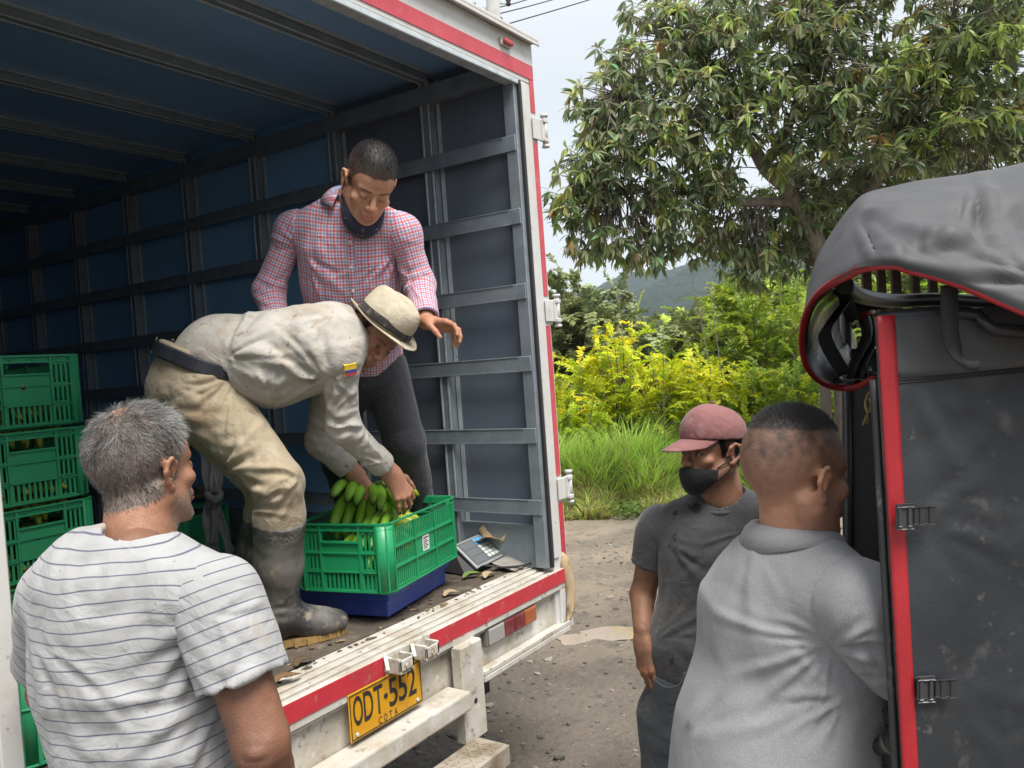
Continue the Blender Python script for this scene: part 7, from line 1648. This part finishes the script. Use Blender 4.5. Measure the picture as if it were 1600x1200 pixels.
# ------------------------------------------------------------------ covered three-wheeled cart with canvas canopy
def cart():
    root = thing('covered_cart', 'covered motor cart with black canvas canopy and bright red piping', 'motor tricycle', (P(1600, 900, 1.5)[0], P(1600, 900, 1.5)[1], 0))
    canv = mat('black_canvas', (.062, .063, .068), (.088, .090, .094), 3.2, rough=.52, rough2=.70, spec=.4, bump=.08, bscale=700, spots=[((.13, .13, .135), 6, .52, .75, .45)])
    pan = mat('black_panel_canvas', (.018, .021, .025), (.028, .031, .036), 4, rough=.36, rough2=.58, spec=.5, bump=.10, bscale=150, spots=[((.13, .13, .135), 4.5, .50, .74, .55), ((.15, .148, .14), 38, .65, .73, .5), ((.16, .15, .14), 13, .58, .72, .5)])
    redp = mat('red_piping', (.36, .018, .025), (.30, .015, .020), 14, rough=.38, spec=.5, bump=.08, bscale=120)
    dark = mat('dark_inside', (.014, .014, .016), rough=.6)
    web = mat('black_webbing', (.022, .022, .024), rough=.7, bump=.3, bscale=700)
    plast = mat('black_plastic', (.05, .05, .052), rough=.35)
    # side panel, slightly bowed
    def PS(a, b):                       # a across (0..1), b down (0..1) the panel
        u0, u1 = 1366+(1411-1366)*max(0, (b*700)/690), 1700; v0, v1 = 498, 1290
        u = u0+(u1-u0)*a; v = v0+(v1-v0)*b-min(a, 1.3)*(26*(1-b)+8)
        return P(u, v, 1.215+.03*a+.006*math.sin(5*b+3*a)+.004*math.sin(11*a+4*b))
    G = [[PS(a, b) for b in np.linspace(0, 1, 60)] for a in np.linspace(0, 2.9, 80)]
    G = np.array(G); q = G.reshape(-1, 3); q = creases(q, np.tile(-FW, (len(q), 1)), [(1430, 806, -60, 60, 6, 60, 200, .0035, 9, 71), (1465, 1075, -50, 60, 6, 60, 200, .0035, 9, 72), (1420, 600, -75, -10, 7, 80, 260, .0040, 11, 73), (1600, 620, 200, 300, 6, 80, 260, .0035, 12, 74)]); q = q-FW*(.0025*fbm(q*7, 2))[:, None]
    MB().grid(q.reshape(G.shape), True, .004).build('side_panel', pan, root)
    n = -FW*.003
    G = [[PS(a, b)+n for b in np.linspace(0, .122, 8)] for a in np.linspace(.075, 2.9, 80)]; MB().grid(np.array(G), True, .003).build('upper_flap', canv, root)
    for k, b_ in enumerate((.125, .131)): MB().tube([PS(a, b_)+n*1.6 for a in np.linspace(.075, 2.9, 60)], .0016, 6).build('seam', dark, root)
    G = [[PS(a, b)-FW*(.005+.001*math.sin(a*40)) for b in np.linspace(-.004, 1, 60)] for a in np.linspace(.002, .083, 5)]
    rs_ = MB().grid(np.array(G), True, .003).build('red_edging', redp, root)
    st = mat('dark_stitch', (.10, .008, .010), rough=.8)
    for a in (.012, .073): MB().tube([PS(a, b)-FW*.0072 for b in np.linspace(0, 1, 50)], .0008, 5).build('stitching', st, rs_)
    MB().tube([PS(-.003, b)+FW*.012 for b in np.linspace(.12, 1, 20)], .006, 10).build('rear_upright', mat('worn_black_steel', (.05, .05, .052), rough=.4, metal=.3, spots=[((.3, .29, .28), 14, .6, .7, .6)]), root)
    for (u, v, t) in ((1423, 806, 0), (1456, 1075, 0)):
        c = P(u, v, 1.200); ex = nrm(RT+UP*.05); ey = nrm(np.cross(FW, ex))*-1; ey = UP
        b = MB().obox(c-ex*.010, ex, ey, -FW, .012, .015, .003, .0015)
        bk = b.build('buckle', plast, root)
        w = MB()
        for k in (-1, 1): w.obox(c-ex*.010+ey*k*.016-FW*.003, ex, ey, -FW, .012, .0025, .0025, .001)
        w.obox(c-ex*.018-FW*.005, ex, ey, -FW, .0022, .014, .0022, .001); w.obox(c-ex*.004-FW*.005, ex, ey, -FW, .0022, .014, .0022, .001); w.build('buckle_frame', plast, bk)
        w = MB()
        for k in range(4): w.obox(c+ex*(.007+.007*k)-FW*(.003+.002*(k % 2)), ex, ey, -FW, .0042, .012+.001*(k % 2), .002, .001)
        w.build('strap', web, bk)
    # canopy
    C = [((2380, 560, 1.14), (2380, 520, 1.14), (2380, 380, 1.17), (2380, 215, 1.44), (2380, 225, 2.1)), ((2040, 556, 1.12), (2040, 515, 1.12), (2040, 376, 1.15), (2040, 226, 1.43), (2040, 228, 2.1)), ((1850, 550, 1.11), (1850, 508, 1.11), (1850, 372, 1.14), (1850, 238, 1.42), (1850, 234, 2.1)),
         ((1720, 530, 1.10), (1720, 488, 1.10), (1720, 370, 1.14), (1720, 250, 1.42), (1720, 240, 2.1)),
         ((1640, 503, 1.11), (1640, 462, 1.11), (1640, 372, 1.15), (1640, 258, 1.44), (1640, 250, 2.1)),
         ((1560, 469, 1.13), (1560, 438, 1.13), (1560, 366, 1.18), (1560, 274, 1.46), (1560, 266, 2.1)),
         ((1500, 444, 1.14), (1500, 416, 1.14), (1500, 356, 1.20), (1500, 283, 1.48), (1500, 276, 2.1)),
         ((1440, 426, 1.16), (1440, 402, 1.16), (1440, 348, 1.22), (1440, 290, 1.5), (1440, 284, 2.1)),
         ((1390, 419, 1.18), (1392, 396, 1.18), (1398, 345, 1.25), (1395, 298, 1.52), (1395, 294, 2.1)),
         ((1345, 424, 1.22), (1350, 401, 1.23), (1358, 352, 1.30), (1352, 309, 1.54), (1352, 306, 2.1)),
         ((1305, 441, 1.28), (1312, 418, 1.29), (1325, 368, 1.37), (1328, 330, 1.57), (1330, 328, 2.1)),
         ((1275, 465, 1.35), (1283, 440, 1.37), (1298, 396, 1.44), (1305, 360, 1.6), (1308, 360, 2.1)),
         ((1259, 494, 1.42), (1266, 468, 1.44), (1276, 428, 1.50), (1281, 398, 1.63), (1286, 400, 2.1)),
         ((1253, 524, 1.47), (1256, 498, 1.50), (1264, 460, 1.55), (1269, 432, 1.66), (1274, 436, 2.05))]
    N = np.array([[P(*q) for q in row] for row in C]); N = np.array([spline0(N[:, j], 120) for j in range(5)]).transpose(1, 0, 2); N = np.array([spline0(N[i], 56) for i in range(120)])
    v = N.reshape(-1, 3); dd = .012*fbm(v*A(5, 5, 8)+2, 2)+.010*np.abs(fbm(v*A(7, 7, 15)+4, 3)); wgt = np.tile(np.clip((np.arange(56)-8)/10, 0, 1)*np.clip((48-np.arange(56))/12, 0, 1), 120)
    sag = np.exp(-(np.linalg.norm(v-P(1585, 352, 1.2), axis=1)/.09)**2)*.060+np.exp(-(np.linalg.norm(v-P(1470, 365, 1.22), axis=1)/.05)**2)*.010
    v = v-FW*(dd*wgt)[:, None]+FW*sag[:, None]
    for pts, am, w_ in ((((1345, 330), (1400, 360), (1470, 380)), .012, .014), (((1370, 320), (1430, 370), (1500, 400)), -.012, .016), (((1480, 400), (1550, 395), (1640, 420)), .016, .016), (((1470, 350), (1540, 330), (1640, 330)), .014, .018), (((1520, 372), (1580, 378), (1660, 372)), -.018, .018), (((1500, 300), (1580, 305), (1660, 300)), -.010, .015), (((1300, 360), (1320, 400), (1370, 410)), .008, .010), (((1560, 440), (1600, 430), (1660, 445)), .010, .010)):
        q = [P(a, b, 1.20) for a, b in pts]; best = np.minimum(segd(v, q[0], q[1])[0], segd(v, q[1], q[2])[0]); v = v-(FW*.75-UP*.4)*(am*np.exp(-(np.maximum(best-.03, 0)/w_)**2)*1.0)[:, None]
    v2 = creases(v, np.tile(-FW*.8+UP*.6, (len(v), 1)), [(1335, 330, -75, 5, 7, 60, 200, .0060, 9, 81), (1440, 402, 10, 80, 5, 50, 120, .0050, 8, 82), (1620, 440, 120, 190, 7, 80, 220, .0065, 9, 83), (1520, 290, -100, -20, 6, 50, 150, .0055, 9, 84)]); v = v+(v2-v)*np.tile(np.clip((np.arange(56)-5)/9, 0, 1), 120)[:, None]
    cn = MB().grid(v.reshape(120, 56, 3), True, .004).build('canopy', canv, root)
    E = v.reshape(120, 56, 3)[:, 0]; loop = [E[-1], P(1254, 548, 1.51), P(1262, 575, 1.55), P(1282, 596, 1.60), P(1312, 606, 1.62), P(1342, 603, 1.60), P(1366, 590, 1.55)]
    E2 = np.concatenate([E, spline0(loop, 26)[1:]])
    G = []
    for i, p in enumerate(E2):
        t = nrm(E2[min(i+1, len(E2)-1)]-E2[max(i-1, 0)]); s_ = nrm(np.cross(t, FW)); G.append([p+s_*k*.0065-FW*(.004-.003*abs(k)) for k in (-1, -.5, 0, .5, 1)])
    pp_ = MB().grid(np.array(G), True, .004).build('red_piping', redp, cn)
    ln_ = v.reshape(120, 56, 3)[:, 12]; sm = MB()
    for i in range(0, 119):
        a, b = ln_[i], ln_[i+1]
        sm.bar(a+(b-a)*.1-FW*.0012, a+(b-a)*.72-FW*.0012, .0018, .0012, FW)
    sm.build('stitching', dark, cn)
    # rolled rear flap under the hood: black sheet gathered inside the red loop
    Lp = spline0([P(1300, 452, 1.34), P(1272, 478, 1.42), P(1258, 512, 1.48), P(1256, 548, 1.52), P(1264, 574, 1.56), P(1284, 595, 1.60), P(1312, 604, 1.62), P(1342, 601, 1.60), P(1365, 589, 1.555)], 40)
    In = spline0([P(1330, 455, 1.95), P(1316, 480, 1.95), P(1312, 510, 1.95), P(1320, 535, 1.95), P(1332, 555, 1.95), P(1345, 568, 1.9), P(1355, 575, 1.85), P(1362, 580, 1.75), P(1368, 584, 1.62)], 40)
    G = np.array([[Lp[i]*(1-t)+In[i]*t+FW*.02*math.sin(t*9+i*.35)*t*(1-t)*4+UP*.010*math.sin(i*.8+t*7)*t for t in np.linspace(0, 1, 16)] for i in range(40)])
    MB().grid(G, True, .003).build('rear_flap', mat('black_vinyl', (.018, .018, .021), (.03, .03, .034), 8, rough=.22, rough2=.4, spec=.5, bump=.05), root)
    for ps in (((1330, 460, 1.60), (1300, 500, 1.52), (1290, 530, 1.52), (1320, 585, 1.56)), ((1318, 452, 1.55), (1326, 480, 1.58), (1334, 500, 1.6)),):
        K = spline0([P(*q) for q in ps], 14); G = [[k+nrm(RT+UP*.5)*s_*.013 for s_ in (-1, 0, 1)] for k in K]; MB().grid(np.array(G), True, .003).build('strap', web, root)
    # strap hanging in the gap over the side panel
    K = spline0([P(1484, 446, 1.18), P(1484, 480, 1.185), P(1486, 520, 1.19), P(1494, 552, 1.185), P(1508, 570, 1.175), P(1530, 572, 1.165)], 24); wd = np.interp(np.arange(24), [0, 12, 16, 23], [.0125, .0120, .007, .007])
    G = [[k+(RT if i < 17 else UP)*s_*wd[i] for s_ in (-1, 0, 1)] for i, k in enumerate(K)]; MB().grid(np.array(G), True, .0025).build('strap', web, root)
    # frame hoops and inner far side
    hoop = mat('hoop_tube', (.03, .03, .032), rough=.4)
    MB().tube(spline0([P(1318, 445, 1.45), P(1345, 462, 1.7), P(1395, 470, 1.85), P(1470, 468, 1.9), P(1640, 470, 1.95), P(2340, 440, 1.98)], 24), .016, 10).build('hoop', hoop, root)
    MB().tube(spline0([P(2340, 480, 1.30), P(1640, 520, 1.20), P(1520, 490, 1.22), P(1420, 492, 1.24), P(1372, 498, 1.26)], 16), .010, 10).build('top_rail', hoop, root)
    far = np.array([[P(1322+4*b+(2360-1322)*a, 545+(1260-545)*b, 2.0) for b in np.linspace(0, 1, 12)] for a in np.linspace(0, 1, 8)]); MB().grid(far, True, .004).build('far_panel', dark, root)
    MB().tube([P(1322, 470, 2.0), P(1325, 900, 2.0), P(1330, 1250, 2.0)], .012, 10).build('far_upright', hoop, root)
    fr = np.array([[P(2360, 480+(1260-480)*b, 1.24+(2.0-1.24)*a) for b in np.linspace(0, 1, 6)] for a in np.linspace(0, 1, 6)]); MB().grid(fr, True, .004).build('front_panel', dark, root)
    wood = mat('rough_slat', (.17, .125, .085), (.10, .075, .05), 12, rough=.85, bump=.3, bscale=60)
    for u, w in ((1352, .022), (1375, .020), (1398, .022), (1428, .018), (1455, .020)): MB().bar(P(u, 405, 2.08), P(u+6, 520, 2.08), w, .012, FW).build('slat', wood, root)
    MB().bar(P(1335, 482, 1.92), P(1396, 468, 1.92), .030, .016, FW).build('plank', wood, root)
    bl = np.array([[P(1336+26*a+10*math.sin(b*5), 492+100*b, 1.74-.05*b+.02*math.sin(a*9+b*3)) for b in np.linspace(0, 1, 14)] for a in np.linspace(0, 1, 10)]); MB().grid(bl, True, .004).build('rolled_sheet', mat('grey_sheet', (.15, .155, .15), (.08, .08, .08), 9, rough=.55, bump=.2, bscale=50), root)
    tie = MB().tube(spline0([P(1328, 500, 1.73), P(1342, 494, 1.70), P(1356, 490, 1.70), P(1364, 488, 1.72)], 10), .006, 8); tie.build('red_tie', redp, root)
    tw = MB().tube(spline0([P(1358, 612, 1.58), P(1352, 630, 1.57), P(1357, 645, 1.56), P(1362, 632, 1.57), P(1358, 622, 1.57)], 16), .0028, 6); rr_ = np.random.RandomState(2)
    for k in range(9): e = P(1352+rr_.uniform(-6, 6), 662+rr_.uniform(-4, 5), 1.56); tw.tube([P(1356, 645, 1.56), e], .0014, 4)
    tw.build('twine', mat('straw_twine', (.42, .30, .12), rough=.9), root)
    # load floor, frame and running gear
    ctr = lambda u, v, d: P(u, v, d)
    a0, a1, b0, b1 = P(1400, 1000, 1.26), P(2360, 1000, 1.26), P(1335, 1000, 1.98), P(2360, 1000, 1.98)
    fl = [A(q[0], q[1], .92) for q in (a0, a1, b1, b0)]; MB().prism(fl, (0, 0, -.03)).build('load_floor', dark, root)
    cm = mat('dirty_steel', (.10, .10, .10), (.05, .05, .05), 14, rough=.5, metal=.4, bump=.2, bscale=60, spots=[((.25, .22, .18), 12, .52, .68, .7)])
    for k, (q0, q1, w, h) in enumerate((((1352, 1085, 1.5), (1376, 1260, 1.46), .03, .05), ((1378, 1080, 1.40), (1404, 1260, 1.36), .012, .03), ((1350, 1130, 1.5), (1400, 1118, 1.32), .02, .02), ((1362, 1190, 1.48), (1412, 1180, 1.3), .03, .02))): MB().bar(P(*q0), P(*q1), w, h, FW, .003).build('tail_frame', cm, root)
    hb = MB().tube([P(1376, 1168, 1.345), P(1394, 1160, 1.305)], .014, 14).tube([P(1390, 1162, 1.31), P(1396, 1159, 1.30)], .019, 14).build('tail_hinge', cm, root)
    for q in ((1500, 1.30), (1500, 1.95)):
        c = P(q[0], 900, q[1]); c[2] = .27; ax_ = nrm(A(FW[0], FW[1], 0)); MB().tube([c-ax_*.06, c-ax_*.05, c+ax_*.05, c+ax_*.06], [.22, .27, .27, .22], 28).build('wheel', M['black'], root)
    q0, q1 = P(1420, 900, 1.6), P(2360, 900, 1.6); MB().bar(A(q0[0], q0[1], .55), A(q1[0], q1[1], .55), .55, .08).build('chassis', cm, root)
    for u, d in ((1440, 1.35), (1440, 1.9), (2200, 1.35), (2200, 1.9)): q = P(u, 900, d); MB().bar(A(q[0], q[1], .5), A(q[0], q[1], .90), .05, .05, (1, 0, 0)).build('chassis_post', cm, root)
    MB().tube([A(*P(1500, 900, 1.28)[:2], .27), A(*P(1500, 900, 1.97)[:2], .27)], .025, 10).build('axle', cm, root)
    return root
CART = cart()
